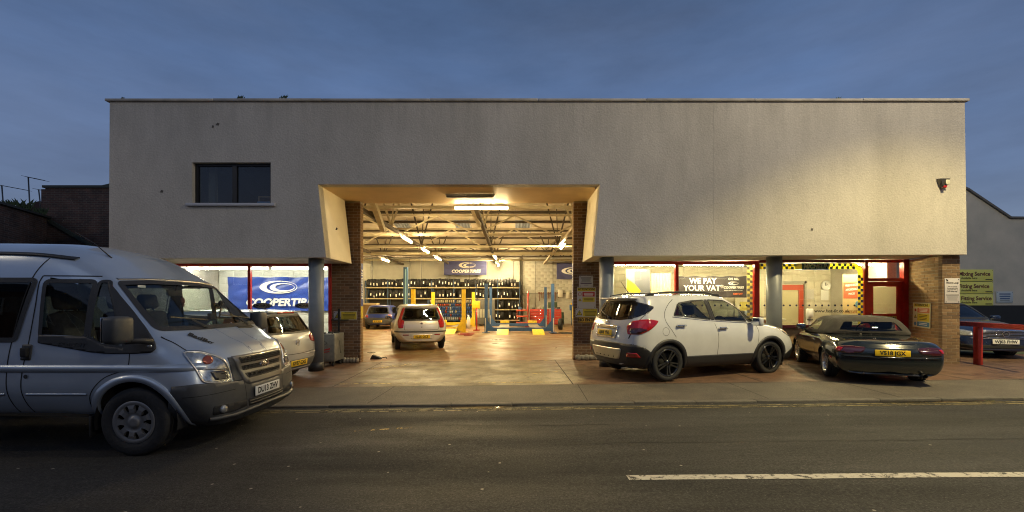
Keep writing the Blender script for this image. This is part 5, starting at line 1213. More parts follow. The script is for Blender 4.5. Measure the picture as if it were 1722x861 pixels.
    for sg in (1, -1): C.patch('tail_lamp', [(sg * .78, .9), (sg * .78, 1.4), (sg * .9, 1.4), (sg * .92, .9)], MATS['red_lamp'], 'x', -1, off=.01)
    number_plate(C, 'DU13 ZHV', (-4.52, 0, .72), R(-90), True)
    C.finish()
build_van()
# ================================================================ dark convertible
def build_convertible():
    P = paint('dark_green_black_paint', (.008, .012, .014), .16)
    th = R(68); c = Vector((7.22, 9.12, 0)); c.z = gz(c.x, c.y) - .005
    st = [
     section(-1.86, -.16, .22, .68, (.40, .745), (.64, .73), (.71, .63), (.75, .42), .76, {1: .05, 2: .0, 3: -.03, 4: .0, 5: .05, 6: .08}),
     section(-1.845, -.155, .20, .72, (.40, .785), (.65, .775), (.72, .69), (.77, .48), .78, {2: 0, 3: -.02, 5: .04, 6: .08}),
     section(-1.72, -.13, .18, .72, (.42, .81), (.66, .815), (.745, .745), (.79, .55), .805),
     section(-1.50, -.06, .17, .74, (.44, .835), (.67, .84), (.77, .77), (.82, .58), .835),
     section(-1.13, 0, .16, .70, (.45, .845), (.69, .85), (.805, .77), (.85, .60), .865),
     section(-.80, 0, .15, .70, (.42, .825), (.68, .83), (.83, .76), (.885, .60), .90),
     section(-.2, 0, .15, .70, (.42, .81), (.66, .815), (.80, .755), (.85, .62), .87),
     section(.4, 0, .15, .70, (.42, .815), (.66, .82), (.78, .76), (.84, .62), .87),
     section(.8, 0, .15, .70, (.43, .83), (.66, .835), (.77, .76), (.83, .60), .86),
     section(1.13, .02, .15, .70, (.43, .84), (.65, .84), (.76, .74), (.80, .56), .83),
     section(1.50, .06, .17, .66, (.42, .81), (.60, .79), (.68, .66), (.71, .48), .74),
     section(1.72, .12, .20, .56, (.40, .72), (.52, .70), (.59, .58), (.62, .42), .64),
     section(1.76, .14, .22, .50, (.40, .66), (.50, .64), (.56, .53), (.58, .38), .60)]
    C = Car('convertible_car', 'dark two-seat convertible with its fabric roof up and a yellow rear number plate', 'car', c, th, st, .02, P)
    SEAL, SM = MATS['rubber_seal'], MATS['seam']; FAB = mat('soft_top_fabric', (.042, .037, .03), .9, var=.2, vscale=12, bump=.1, bscale=200)
    tst = [
     section(-1.03, -.10, .83, .44, (.87, .50), (.885, .50), (.90, .50), (.92, .46), .93),
     section(-1.00, -.10, .83, .58, (.86, .64), (.88, .65), (.93, .60), (.97, .50), .98),
     section(-.90, -.08, .83, .62, (.86, .71), (.89, .72), (.98, .665), (1.10, .535), 1.115),
     section(-.74, -.05, .82, .64, (.85, .73), (.89, .745), (.99, .69), (1.165, .54), 1.19),
     section(-.45, 0, .80, .64, (.84, .745), (.885, .752), (.98, .70), (1.19, .54), 1.222),
     section(-.05, 0, .80, .64, (.83, .745), (.875, .75), (.98, .70), (1.19, .545), 1.225),
     section(.26, 0, .80, .64, (.82, .745), (.87, .745), (.97, .695), (1.135, .56), 1.17),
     section(.32, .02, .80, .64, (.82, .745), (.865, .745), (.96, .692), (1.10, .565), 1.14),
     section(.55, .04, .80, .64, (.81, .75), (.85, .75), (.90, .70), (.985, .60), 1.02),
     section(.78, .08, .79, .60, (.80, .72), (.82, .74), (.84, .71), (.865, .64), .885)]
    T = Car('soft_top', '', '', c, th, tst, .02, FAB, root=C.root)
    BPc = paint('dark_frame_paint', (.02, .022, .022), .3)
    T.window('rear_window', [(-.55, .935), (-.43, 1.125), (.43, 1.125), (.55, .935), (.2, .915), (-.2, .915)], MATS['car_glass'], FAB, 'x', -1, r=.05, w=.03)
    T.window('windscreen', [(-.62, .90), (-.52, 1.12), (.52, 1.12), (.62, .90)], MATS['car_glass'], BPc, 'x', 1, r=.03, w=.03)
    T.window('side_window', [(-.42, .905), (-.40, 1.05), (-.30, 1.12), (.22, 1.10), (.33, 1.03), (.52, .89)], MATS['car_glass'], SEAL, r=.03, w=.025, both=True)
    for sg in (1, -1): T.strip('windscreen_pillar', [(.27, 1.13), (.5, 1.02), (.74, .87)], .04, BPc, 'y', sg, thick=.01)
    T.strip('roof_seam', [(-.70, .62), (-.72, .3), (-.73, 0), (-.72, -.3), (-.70, -.62)], .015, SEAL, 'z', 1, off=.002)
    for sg in (1, -1): T.strip('roof_seam', [(-.55, .90), (-.6, 1.02), (-.66, 1.13)], .010, SEAL, 'y', sg, off=.002)
    T.finish('soft_top')
    RC = ('c', -1.0, -1)
    for sg in (1, -1):
        C.patch('tail_lamp', wrap(-1.0, -1, [(-2.0, .38, .68), (-1.98, .42, .58), (-1.93, .62, .555), (-1.80, .76, .57), (-1.74, .79, .63), (-1.84, .74, .69), (-1.94, .62, .70)], sg), MATS['dark_lamp'], RC, off=.006, res=.025, r=.035)
        C.patch('lamp_reflector', wrap(-1.0, -1, [(-1.88, .69, .66), (-1.86, .71, .59), (-1.81, .76, .60), (-1.80, .77, .65), (-1.84, .73, .67)], sg), MATS['red_lamp'], RC, off=.009, res=.02, r=.015)
        C.patch('side_marker', [(-1.66, .43), (-1.66, .465), (-1.56, .465), (-1.56, .43)], MATS['red_lamp'], 'y', sg, off=.006)
        C.strip('door_seam', [(-.52, .82), (-.50, .6), (-.44, .30), (-.40, .24), (.62, .24), (.70, .4), (.72, .80)], .009, SM, 'y', sg, off=.0015)
        C.strip('bumper_seam', [(-1.78, .535), (-1.55, .53), (-1.45, .52)], .008, SM, 'y', sg, off=.0015)
        b = MB(); hp, hn = C.hit((-.34, .70), 'y', sg); b.rbox(-.09, .09, -.012, .012, -.02, .02, .01, Matrix.Translation(hp)); b.build('door_handle', MATS['chrome'], C.root)
        mirror(C, Vector((.52, sg * .86, .93)), sg, P, (.07, .10, .07), Vector((.55, sg * .74, .85)))
        C.patch('headlamp', wrap(.9, 1, [(1.62, .52, .60), (1.5, .72, .63), (1.56, .74, .55), (1.72, .56, .50)], sg), MATS['clear_lamp'], ('c', .9, 1), off=.006, r=.03)
    C.strip('boot_seam', [(-1.26, .60), (-1.5, .56), (-1.84, .46)], .009, SM, 'z', 1, off=.0015); C.strip('boot_seam', [(-1.26, -.60), (-1.5, -.56), (-1.84, -.46)], .009, SM, 'z', 1, off=.0015); C.strip('boot_seam', [(-1.27, .6), (-1.25, 0), (-1.27, -.6)], .009, SM, 'z', 1, off=.0015)
    C.strip('bumper_seam', [(-.76, .535), (0, .53), (.76, .535)], .012, SM, 'x', -1, off=.0015)
    C.strip('bumper_ledge', [(-.7, .515), (0, .51), (.7, .515)], .02, P, 'x', -1, thick=.012)
    hp, _ = C.hit((0, .59), 'x', -1); number_plate(C, 'V518 JGX', (hp.x - .014, 0, .592), R(-90), True, -3)
    hp, hn = C.hit((0, .705), 'x', -1); b = MB(); b.tube([hp + hn * .01 + Vector((0, .035 * cos(t), .026 * sin(t))) for t in (2 * pi * i / 16 for i in range(17))], .005, 6, cap=False); b.bar(hp + hn * .01 + Vector((0, -.028, .01)), hp + hn * .01 + Vector((0, .028, .01)), .006); b.build('boot_badge', MATS['chrome'], C.root)
    for cx in (1.1325, -1.1325): C.arch(cx, .285, .325, P, .03, .006, lin=.36)
    b = MB(); b.tube([(-1.8, -.48, .2), (-2.02, -.48, .20)], .035, 12, cap=False); b.tube([(-1.8, .40, .2), (-1.95, .40, .20)], .02, 8); b.build('exhaust_pipe', mat('dull_metal', (.2, .19, .18), .4, .8), C.root)
    b = MB(); b.box(-1.7, 1.6, -.55, .55, .17, .3); b.rbox(.55, .9, -.66, .66, .5, .86, .05); b.box(-.9, .6, -.66, .66, .3, .36); b.build('underbody', MATS['car_dark'], C.root)
    C.finish()
    # the deck under the roof is open: seats and wheel stand in it
    sm = mat('blue_grey_seat', (.05, .06, .09), .8)
    C.root.scale = (.965, .93, .955)
    for y in (-.34, .34): seat(C, -.38, y, .42, m=sm, h=.42, w=.46)
    steering(C, .22, -.34, .90, -25, .175)
    wheels(C, 1.1325, -1.1325, 1.42, .285, .205, .20, 'multi', mat('bright_alloy', (.6, .6, .6), .25, .9))
build_convertible()

def hatch(name, label, loc, th, L, Wd, H, wb_, paint_m, res=.03, roof_x=(-1.5, .15), belt=.95, tail=-1.85, nose=1.85, trim=None):
    """small family hatchback body; returns the car"""
    w = Wd / 2; k = belt
    t = tail; zc = H
    st = [
     section(t + .10, -.16, .30, w * .62, (.52, w * .80), (k - .14, w * .82), (k + .0, w * .75), (zc - .13, w * .56), zc - .06, {4: .03, 5: .08, 6: .28}),
     section(t + .14, -.14, .27, w * .70, (.52, w * .88), (k - .13, w * .90), (k + .01, w * .83), (zc - .11, w * .62), zc - .05, {4: .03, 5: .07, 6: .26}),
     section(t + .28, -.08, .24, w * .80, (.52, w * .965), (k - .12, w * .975), (k + .02, w * .91), (zc - .08, w * .68), zc - .025, {5: .03, 6: .16}),
     section(t + .55, -.02, .21, w * .84, (.52, w * .995), (k - .10, w), (k + .02, w * .945), (zc - .065, w * .72), zc - .01, {6: .05}),
     section(roof_x[0] + .6, 0, .19, w * .86, (.52, w * .985), (k - .11, w * .99), (k + .0, w * .94), (zc - .06, w * .74), zc),
     section((roof_x[0] + roof_x[1]) / 2 + .3, 0, .19, w * .86, (.52, w * .985), (k - .13, w * .99), (k - .02, w * .94), (zc - .06, w * .745), zc),
     section(roof_x[1], .02, .19, w * .86, (.52, w * .985), (k - .14, w * .99), (k - .03, w * .935), (zc - .11, w * .74), zc - .045),
     section(roof_x[1] + .35, .04, .19, w * .86, (.53, w * .99), (k - .15, w * .99), (k - .04, w * .93), (zc - .30, w * .77), zc - .21),
     section(roof_x[1] + .68, .06, .19, w * .86, (.53, w * .995), (k - .16, w * .99), (k - .06, w * .91), (k + .04, w * .78), k + .13),
     section(roof_x[1] + .85, .06, .19, w * .86, (.54, w * .995), (k - .17, w * .98), (k - .08, w * .90), (k - .02, w * .74), k + .03),
     section(nose - .45, .09, .21, w * .84, (.54, w * .98), (k - .22, w * .95), (k - .14, w * .82), (k - .09, w * .62), k - .05),
     section(nose - .18, .14, .24, w * .76, (.50, w * .90), (k - .31, w * .87), (k - .24, w * .74), (k - .19, w * .54), k - .15),
     section(nose - .14, .15, .26, w * .68, (.50, w * .82), (k - .34, w * .79), (k - .28, w * .68), (k - .24, w * .48), k - .20)]
    c = Vector(loc); return Car(name, label, 'car', c, th, st, res, paint_m)

# ================================================================ silver hatchback behind the van
def build_hatch_behind_van():
    P = mat('silver_paint', (.42, .45, .49), .3, .5, coat=.8, var=.05, vscale=2)
    c = Vector((-6.27, 8.70, gz(-6.27, 8.7)))
    C = hatch('silver_hatchback', 'silver hatchback seen from behind, parked between the van and the blue banner window', c, R(173), 4.2, 1.76, 1.46, 2.58, P, .028, (-1.5, .25), .97, -2.02, 2.08)
    SEAL, SM, DG = MATS['rubber_seal'], MATS['seam'], MATS['dark_glass']; RC = ('c', -1.0, -1)
    C.window('rear_window', [(-.66, 1.0), (-.50, 1.33), (.50, 1.33), (.66, 1.0)], DG, MATS['black_plastic'], 'x', -1, r=.07, w=.04)
    for sg in (1, -1):
        C.window('side_window', [(-1.50, 1.03), (-1.36, 1.30), (-.1, 1.345), (-.1, .97)], MATS['mid_glass'], SEAL, 'y', sg, r=.05, w=.03)
        C.window('side_window', [(-.02, .97), (-.02, 1.345), (.3, 1.30), (.95, .93)], MATS['mid_glass'], SEAL, 'y', sg, r=.04, w=.03)
        C.patch('tail_lamp', wrap(-1.0, -1, [(-1.98, .50, .80), (-2.0, .48, .90), (-1.86, .68, .97), (-1.70, .80, .96), (-1.62, .86, .88), (-1.75, .82, .79), (-1.9, .68, .76)], sg), MATS['red_lamp'], RC, off=.008, res=.025, r=.05)
        lc = wrap(-1.0, -1, [(-1.95, .60, .87)], sg)[0]
        C.patch('lamp_lens', [(lc[0] + .06 * cos(t), lc[1] + .055 * sin(t)) for t in (2 * pi * i / 16 for i in range(16))], mat('pale_red_lens', (.6, .30, .26), .2, coat=1), RC, off=.012, res=.02)
        C.strip('tailgate_seam', [(sg * .68, 1.0), (sg * .66, .8), (sg * .64, .60), (sg * .5, .55)], .008, SM, 'x', -1, off=.0015)
        C.strip('door_seam', [(-1.0, .95), (-1.0, .7), (-.9, .4)], .008, SM, 'y', sg, off=.0015)
        mirror(C, Vector((.72, sg * .98, 1.0)), sg, P, (.07, .1, .07), Vector((.75, sg * .85, .96)))
    C.strip('tailgate_seam', [(-.64, .60), (0, .585), (.64, .60)], .009, SM, 'x', -1, off=.0015)
    hb = [(-1.62, .88, .24), (-1.62, .88, .46), (-1.86, .74, .47), (-2.1, 0, .475)]
    C.patch('rear_bumper', wrap(-1.0, -1, hb) + wrap(-1.0, -1, hb[:-1][::-1], -1), MATS['grey_plastic'], RC, off=.010, res=.05, depth=.02)
    for sg in (1, -1): C.strip('bumper_moulding', [q[:2] for q in wrap(-1.0, -1, [(-1.6, .88 * sg, .56), (-1.86, .74 * sg, .56), (-2.05, .3 * sg, .56)])], .02, P, RC, thick=.012)
    b = MB(); b.rbox(-1.80, -1.5, -.52, .52, 1.385, 1.42, .015); b.build('roof_spoiler', P, C.root); b = MB(); b.rbox(-1.815, -1.75, -.25, .25, 1.375, 1.405, .01); b.build('brake_light', MATS['red_lamp'], C.root)
    hp, hn = C.hit((0, .80), 'x', -1); b = MB(); q = hp + hn * .008
    b.tube([q + Vector((0, .055 * cos(t), .055 * sin(t))) for t in (2 * pi * i / 24 for i in range(25))], .006, 6, cap=False)
    for a_, b_ in (((-.035, .04), (-.012, -.02)), ((-.012, -.02), (0, .01)), ((0, .01), (.012, -.02)), ((.012, -.02), (.035, .04))): b.bar(q + Vector((0, a_[0], a_[1])), q + Vector((0, b_[0], b_[1])), .008)
    b.build('tailgate_badge', MATS['chrome'], C.root)
    hp, _ = C.hit((0, .40), 'x', -1); number_plate(C, 'KV57 GXE', (hp.x - .012, 0, .405), R(-90), True, 6)
    b = MB(); hp, _ = C.hit((0, 1.02), 'x', -1); b.tube([hp + Vector((-.02, 0, 0)), hp + Vector((.03, .28, .09))], .009, 6); b.build('rear_wiper', MATS['black_plastic'], C.root)
    b = MB(); hp, _ = C.hit((-1.35, 0), 'z', 1); b.tube([hp, hp + Vector((-.22, 0, .26))], .006, 6, rs=[.01, .004]); b.build('aerial', MATS['black_plastic'], C.root)
    for cx in (1.29, -1.29): C.arch(cx, .315, .36, P, .025, .005)
    b = MB(); b.box(-1.8, 1.8, -.62, .62, .22, .34); b.box(-1.6, 1.0, -.75, .75, .45, .5); b.build('underbody', MATS['car_dark'], C.root)
    for x, y in ((.1, -.37), (.1, .37), (-.8, -.38), (-.8, .38)): seat(C, x, y, .42, h=.56)
    C.finish(); wheels(C, 1.29, -1.29, 1.52, .315, .2, .2, 'multi', mat('bright_alloy', (.6, .6, .6), .25, .9))
build_hatch_behind_van()

# ================================================================ pale hatchback in the workshop doorway
def build_hatch_in_bay():
    P = mat('pale_silver_paint', (.66, .65, .62), .3, .35, coat=.8, var=.04, vscale=2)
    C = hatch('silver_hatchback', 'silver three-door hatchback with tall red lamps beside its rear window, standing on the workshop floor', Vector((-3.45, 15.40, 0)), R(108), 3.8, 1.66, 1.48, 2.46, P, .03, (-1.45, .3), .93, -1.86, 1.90)
    SEAL, SM, G = MATS['rubber_seal'], MATS['seam'], MATS['mid_glass']; RC = ('c', -1.0, -1)
    C.window('rear_window', [(-.60, .96), (-.50, 1.34), (.50, 1.34), (.60, .96)], G, MATS['black_plastic'], 'x', -1, r=.05, w=.05)
    for sg in (1, -1):
        C.patch('tail_lamp', wrap(-1.0, -1, [(-1.66, .585, 1.36), (-1.76, .655, .99), (-1.84, .57, .93), (-1.84, .58, .71), (-1.76, .69, .71), (-1.66, .76, .94), (-1.60, .64, 1.36)], sg), MATS['red_lamp'], RC, off=.008, res=.025, r=.03)
        C.window('side_window', [(-1.40, 1.0), (-1.25, 1.32), (.2, 1.36), (.35, 1.30), (.95, .90), (-.5, .93)], G, SEAL, 'y', sg, r=.05, w=.03)
        C.strip('door_seam', [(-.62, .93), (-.62, .5), (-.5, .28), (.78, .28), (.85, .5), (.85, .90)], .010, SM, 'y', sg, off=.0015)
        mirror(C, Vector((.70, sg * .95, .98)), sg, MATS['black_plastic'], (.07, .1, .07), Vector((.72, sg * .8, .93)))
        C.patch('reflector', [(sg * .58, .485), (sg * .58, .515), (sg * .40, .515), (sg * .40, .485)], MATS['red_lamp'], 'x', -1, off=.006)
        C.strip('tailgate_seam', [(sg * .55, .93), (sg * .53, .66)], .008, SM, 'x', -1, off=.0015)
    C.strip('bumper_strip', [q[:2] for q in wrap(-1.0, -1, [(-1.55, .83, .60), (-1.78, .66, .60), (-1.88, .3, .60), (-1.9, 0, .60), (-1.88, -.3, .60), (-1.78, -.66, .60), (-1.55, -.83, .60)])], .035, MATS['black_plastic'], RC, thick=.012)
    C.strip('tailgate_seam', [(-.53, .66), (0, .65), (.53, .66)], .009, SM, 'x', -1, off=.0015)
    C.patch('plate_recess', [(-.34, .37), (-.34, .51), (.34, .51), (.34, .37)], P, 'x', -1, off=.003, r=.02)
    hp, _ = C.hit((0, .44), 'x', -1); number_plate(C, 'KL05 OCE', (hp.x - .014, 0, .44), R(-90), True)
    hp, hn = C.hit((0, .86), 'x', -1); b = MB(); b.lathe([(0, .012), (.04, .01), (.045, 0)], 20, Matrix.Translation(hp) @ Matrix.Rotation(R(90), 4, 'Z')); b.build('tailgate_badge', MATS['chrome'], C.root)
    hp, hn = C.hit((0, .745), 'x', -1); b = MB(); ellipsoid(b, hp, .01, .02, .014, 8); b.build('boot_lock', MATS['car_dark'], C.root)
    b = MB(); hp, _ = C.hit((0, .97), 'x', -1); b.tube([hp + Vector((-.02, 0, 0)), hp + Vector((.04, -.32, .12))], .009, 6); b.build('rear_wiper', MATS['black_plastic'], C.root)
    for cx in (1.23, -1.23): C.arch(cx, .285, .33, P, .02, .004)
    b = MB(); b.box(-1.6, 1.6, -.58, .58, .22, .34); b.build('underbody', MATS['car_dark'], C.root)
    for x, y in ((.1, -.34), (.1, .34), (-.8, -.35), (-.8, .35)): seat(C, x, y, .42, h=.52)
    C.finish(); wheels(C, 1.23, -1.23, 1.42, .285, .165, .18, 'cover', MATS['hub_cover'] if 'hub_cover' in MATS else mat('hub_cover', (.28, .28, .28), .4, .35))
build_hatch_in_bay()

# ================================================================ small blue car deep in the workshop
def build_blue_car():
    P = mat('blue_paint', (.012, .03, .20), .35, coat=.3)
    C = hatch('blue_hatchback', 'small blue hatchback with grey bumpers at the far left of the workshop', Vector((-7.85, 26.4, 0)), R(94), 3.6, 1.63, 1.40, 2.44, P, .045, (-1.3, .3), .88, -1.76, 1.8)
    SEAL = MATS['rubber_seal']; RC = ('c', -1.0, -1)
    C.window('rear_window', [(-.60, .90), (-.50, 1.26), (.50, 1.26), (.60, .90)], MATS['mid_glass'], MATS['black_plastic'], 'x', -1, r=.06, w=.05)
    hb = [(-1.5, .84, .24), (-1.5, .84, .60), (-1.7, .64, .66), (-1.82, 0, .67)]
    C.patch('rear_bumper', wrap(-1.0, -1, hb) + wrap(-1.0, -1, hb[:-1][::-1], -1), MATS['grey_plastic'], RC, off=.010, res=.06, depth=.02)
    for sg in (1, -1):
        C.window('side_window', [(-1.3, .93), (-1.1, 1.24), (.2, 1.28), (.9, .86)], MATS['mid_glass'], SEAL, 'y', sg, r=.05, w=.03)
        C.patch('tail_lamp', wrap(-1.0, -1, [(-1.75, .55, .68), (-1.72, .6, .84), (-1.6, .76, .84), (-1.62, .76, .70)], sg), MATS['red_lamp'], RC, off=.012, r=.03)
        mirror(C, Vector((.70, sg * .92, .95)), sg, MATS['black_plastic'], (.07, .1, .07), Vector((.72, sg * .8, .9)))
    hp, _ = C.hit((0, .46), 'x', -1); number_plate(C, 'EL52 HGP', (hp.x - .014, 0, .46), R(-90), True)
    for cx in (1.22, -1.22): C.arch(cx, .28, .32, P, .02, .004)
    b = MB(); b.box(-1.5, 1.5, -.56, .56, .22, .34); b.build('underbody', MATS['car_dark'], C.root)
    for x, y in ((.1, -.34), (.1, .34)): seat(C, x, y, .4, h=.5)
    C.finish(); wheels(C, 1.22, -1.22, 1.40, .28, .165, .17, 'cover', MATS['hub_cover'])
build_blue_car()

# ================================================================ blue saloon at the right edge
def build_saloon():
    P = paint('navy_paint', (.008, .018, .06), .25)
    th = R(256); hx = Vector((cos(th), sin(th), 0)); c = Vector((11.88, 10.28, 0)) - hx * 2.52; c.z = .10
    w = .885; 
    st = [
     section(-2.3, -.10, .32, .60, (.55, .76), (.80, .78), (.95, .72), (1.0, .5), 1.01),
     section(-2.15, -.06, .25, .72, (.55, .86), (.82, .87), (.98, .80), (1.03, .6), 1.05),
     section(-1.5, 0, .22, .76, (.55, .88), (.86, .885), (1.0, .83), (1.12, .66), 1.16),
     section(-.9, 0, .2, .77, (.55, .88), (.86, .885), (.98, .83), (1.36, .64), 1.42),
     section(0, 0, .2, .77, (.55, .88), (.84, .885), (.96, .83), (1.40, .65), 1.46),
     section(.35, 0, .2, .77, (.55, .88), (.84, .885), (.95, .83), (1.33, .66), 1.39),
     section(.8, .04, .2, .77, (.55, .885), (.82, .885), (.93, .82), (1.08, .69), 1.15),
     section(1.05, .06, .2, .77, (.55, .885), (.81, .88), (.90, .81), (.96, .68), 1.01),
     section(1.6, .10, .2, .76, (.55, .87), (.76, .86), (.84, .77), (.89, .62), .935),
     section(2.05, .20, .22, .68, (.50, .82), (.66, .80), (.74, .71), (.79, .52), .83),
     section(2.18, .26, .24, .60, (.46, .74), (.58, .72), (.66, .64), (.71, .46), .75),
     section(2.21, .27, .26, .54, (.46, .68), (.57, .66), (.64, .58), (.69, .42), .73)]
    C = Car('blue_saloon', 'dark blue car facing out behind the red barrier, chrome grille above a pale number plate', 'car', c, th, st, .028, P)
    G, SEAL, SM = MATS['mid_glass'], MATS['rubber_seal'], MATS['seam']; FX = ('c', 1.0, 1)
    C.window('windscreen', [(-.66, 1.0), (-.56, 1.36), (.56, 1.36), (.66, 1.0)], MATS['dark_glass'], MATS['black_plastic'], 'x', 1, r=.04, w=.05)
    C.patch('grille', [(-.42, .735), (-.47, .70), (-.44, .60), (-.28, .565), (.28, .565), (.44, .60), (.47, .70), (.42, .735)], MATS['car_dark'], 'x', 1, off=.006, r=.02)
    C.strip('grille_surround', [(-.42, .735), (-.47, .70), (-.44, .60), (-.28, .565), (.28, .565), (.44, .60), (.47, .70), (.42, .735)], .016, MATS['chrome'], 'x', 1, closed=True, thick=.018)
    for z in (.61, .645, .68, .71): C.strip('grille_bar', [(-.42, z), (.42, z)], .010, MATS['chrome'], 'x', 1, thick=.014)
    hp, hn = C.hit((0, .66), 'x', 1); b = MB(); q = hp + Vector((.024, 0, 0)); b.tube([q + Vector((0, .065 * cos(t), .065 * sin(t))) for t in (2 * pi * i / 24 for i in range(25))], .007, 6, cap=False)
    for a_, b_ in (((-.04, .045), (-.014, -.03)), ((-.014, -.03), (0, .01)), ((0, .01), (.014, -.03)), ((.014, -.03), (.04, .045))): b.bar(q + Vector((0, a_[0], a_[1])), q + Vector((0, b_[0], b_[1])), .011)
    b.build('grille_badge', MATS['chrome'], C.root)
    for sg in (1, -1):
        C.patch('headlamp', wrap(1.0, 1, [(2.22, .50, .60), (2.2, .50, .71), (2.05, .72, .77), (1.85, .84, .77), (1.9, .84, .68), (2.1, .70, .60)], sg), MATS['clear_lamp'], FX, off=.006, r=.03)
        C.patch('lower_intake', wrap(1.0, 1, [(2.2, .48, .30), (2.2, .48, .38), (2.05, .72, .38), (2.05, .72, .30)], sg), MATS['car_dark'], FX, off=.006)
        C.window('side_window', [(-1.3, 1.02), (-.85, 1.32), (.3, 1.32), (.85, .98)], G, SEAL, 'y', sg, r=.04, w=.03)
        C.strip('bonnet_seam', [(1.05, sg * .72), (1.6, sg * .68), (2.1, sg * .52)], .009, SM, 'z', 1, off=.0015)
        mirror(C, Vector((.75, sg * 1.0, 1.0)), sg, P, (.07, .1, .07), Vector((.78, sg * .85, .95)))
    hp, _ = C.hit((0, .46), 'x', 1); number_plate(C, 'WJ03 FHW', (hp.x + .02, 0, .47), R(90), False)
    C.strip('bumper_strip', [(-.60, .545), (0, .54), (.60, .545)], .014, MATS['chrome'], 'x', 1, thick=.010)
    C.patch('lower_grille', [(-.40, .30), (-.42, .385), (.42, .385), (.40, .30)], MATS['car_dark'], 'x', 1, off=.006)
    for cx in (1.35, -1.35): C.arch(cx, .315, .36, P, .02, .004)
    b = MB(); b.box(-2.0, 2.0, -.6, .6, .22, .34); b.build('underbody', MATS['car_dark'], C.root)
    for x, y in ((.1, -.37), (.1, .37)): seat(C, x, y, .45, h=.56)
    C.finish(); wheels(C, 1.35, -1.35, 1.54, .315, .2, .2, 'multi', MATS['bright_alloy'])
build_saloon()
# ================================================================ banners and signs
def cloth(name, label, cat, x0, x1, z0, z1, y, m, amp=.02, seed=1, par=None):
    """hanging sheet with folds; y grows away from the viewer"""
    rnd = random.Random(seed); nx, nz_ = 60, 24; vs = []; ws = [(rnd.uniform(-1, 1), rnd.uniform(2, 7), rnd.uniform(0, 6)) for _ in range(6)]
    for j in range(nz_ + 1):
        for i in range(nx + 1):
            u, v = i / nx, j / nz_; w = 0
            for a, f, p in ws: w += a * sin(f * (u * 2.2 + a * v * 1.6) + p)
            w *= amp * .45 * (1 - .3 * v); sag = -.02 * sin(pi * u * 4) ** 2 * v
            vs.append((x0 + (x1 - x0) * u, y - abs(w), z0 + (z1 - z0) * v + sag))
    fs = [(j * (nx + 1) + i, j * (nx + 1) + i + 1, (j + 1) * (nx + 1) + i + 1, (j + 1) * (nx + 1) + i) for j in range(nz_) for i in range(nx)]
    t = thing(name, label, cat, (0, 0, 0)); link('sheet', mesh_of('sheet', vs, fs, m, True), t); return t
def swirl(par, x, y, z, w, m, m_in, name='logo'):
    """two nested ellipses, each thick on the left"""
    def crescent(cx, cz, rx, rz, ix, iz, icx, icz, yy, gap=None):
        n = 56; vs = []
        for i in range(n + 1):
            a = 2 * pi * i / n; vs.append((cx + rx * cos(a), yy, cz + rz * sin(a))); vs.append((icx + ix * cos(a), yy, icz + iz * sin(a)))
        return vs, [(2 * i, 2 * i + 2, 2 * i + 3, 2 * i + 1) for i in range(n)]
    b = MB(); h = w * .17
    b.add(*crescent(x, z, w / 2, h, w * .40, h * .86, x + w * .085, z + h * .02, y)); b.add(*crescent(x + w * .10, z - h * .05, w * .33, h * .68, w * .25, h * .50, x + w * .165, z + h * .0, y))
    return b.build(name, m, par)
NAVY = mat('banner_blue', (.028, .065, .33), .32, var=.12, vscale=3); NAVY2 = mat('banner_dark_blue', (.055, .06, .17), .45, var=.12, vscale=3); PW = MATS['print_white']
B1 = cloth('banner', 'large creased blue banner with white swirl and COOPERTIRES in the left window', 'banner', -8.48, -5.30, 1.27, 2.29, 12.80, NAVY, .045, 3)
swirl(B1, -6.95, 12.74, 1.98, 1.12, PW, NAVY); text('COOPERTIRES', .30, PW, B1, (-6.86, 12.74, 1.52), shear=.18, bold=.012, sx=1.12)
B2 = cloth('banner', 'dark blue COOPERTIRES banner hung high on the middle of the back wall', 'banner', -4.95, -1.85, 3.56, 4.60, 31.2, NAVY2, .05, 5)
swirl(B2, -3.25, 31.12, 4.27, 1.25, mat('faded_white', (.6, .56, .46), .6), NAVY2); text('COOPERTIRES', .30, PW, B2, (-3.35, 31.12, 3.82), shear=.18, bold=.012, sx=1.1)
B3 = cloth('banner', 'dark blue swirl banner partly hidden behind the right brick pillar', 'banner', 3.25, 6.3, 3.25, 4.45, 31.2, NAVY2, .05, 6)
swirl(B3, 4.35, 31.12, 3.85, 1.5, PW, NAVY2)
B4 = cloth('banner', 'black banner offering to pay the VAT, hung inside the window over the white SUV', 'banner', 4.66, 6.60, 1.66, 2.27, 12.05, mat('banner_black', (.05, .045, .05), .5, var=.2, vscale=3), .012, 8)
yb = 12.02
text('WE PAY', .22, PW, B4, (5.36, yb, 2.12), bold=.006, sx=.95); text('YOUR VAT*', .22, PW, B4, (5.38, yb, 1.92), bold=.006, sx=.95)
text('ON ALL', .085, PW, B4, (6.22, yb, 2.18), bold=.003); swirl(B4, 6.22, yb, 2.06, .30, PW, None); text('COOPERTIRES', .085, PW, B4, (6.22, yb, 1.94), bold=.003, shear=.2, sx=1.05); text('FOR A LIMITED PERIOD ONLY', .04, PW, B4, (6.22, yb, 1.86)); text('FAST-FIT', .07, mat('print_orange', (.75, .16, .03), .5), B4, (6.34, yb, 1.76), bold=.002, shear=.15)
BLK, YL, RD, WH = MATS['print_black'], mat('sign_yellow', (.60, .46, .03), .5), mat('sign_red', (.42, .02, .02), .5), mat('sign_pale', (.52, .50, .47), .5)
def flat(mb, x0, x1, z0, z1, y, t=.004): return mb.box(x0, x1, y - t, y, z0, z1)
def tri(mb, x, z, s, y): return mb.add([(x - s / 2, y, z - s * .43), (x + s / 2, y, z - s * .43), (x, y, z + s * .43)], [(0, 1, 2)])
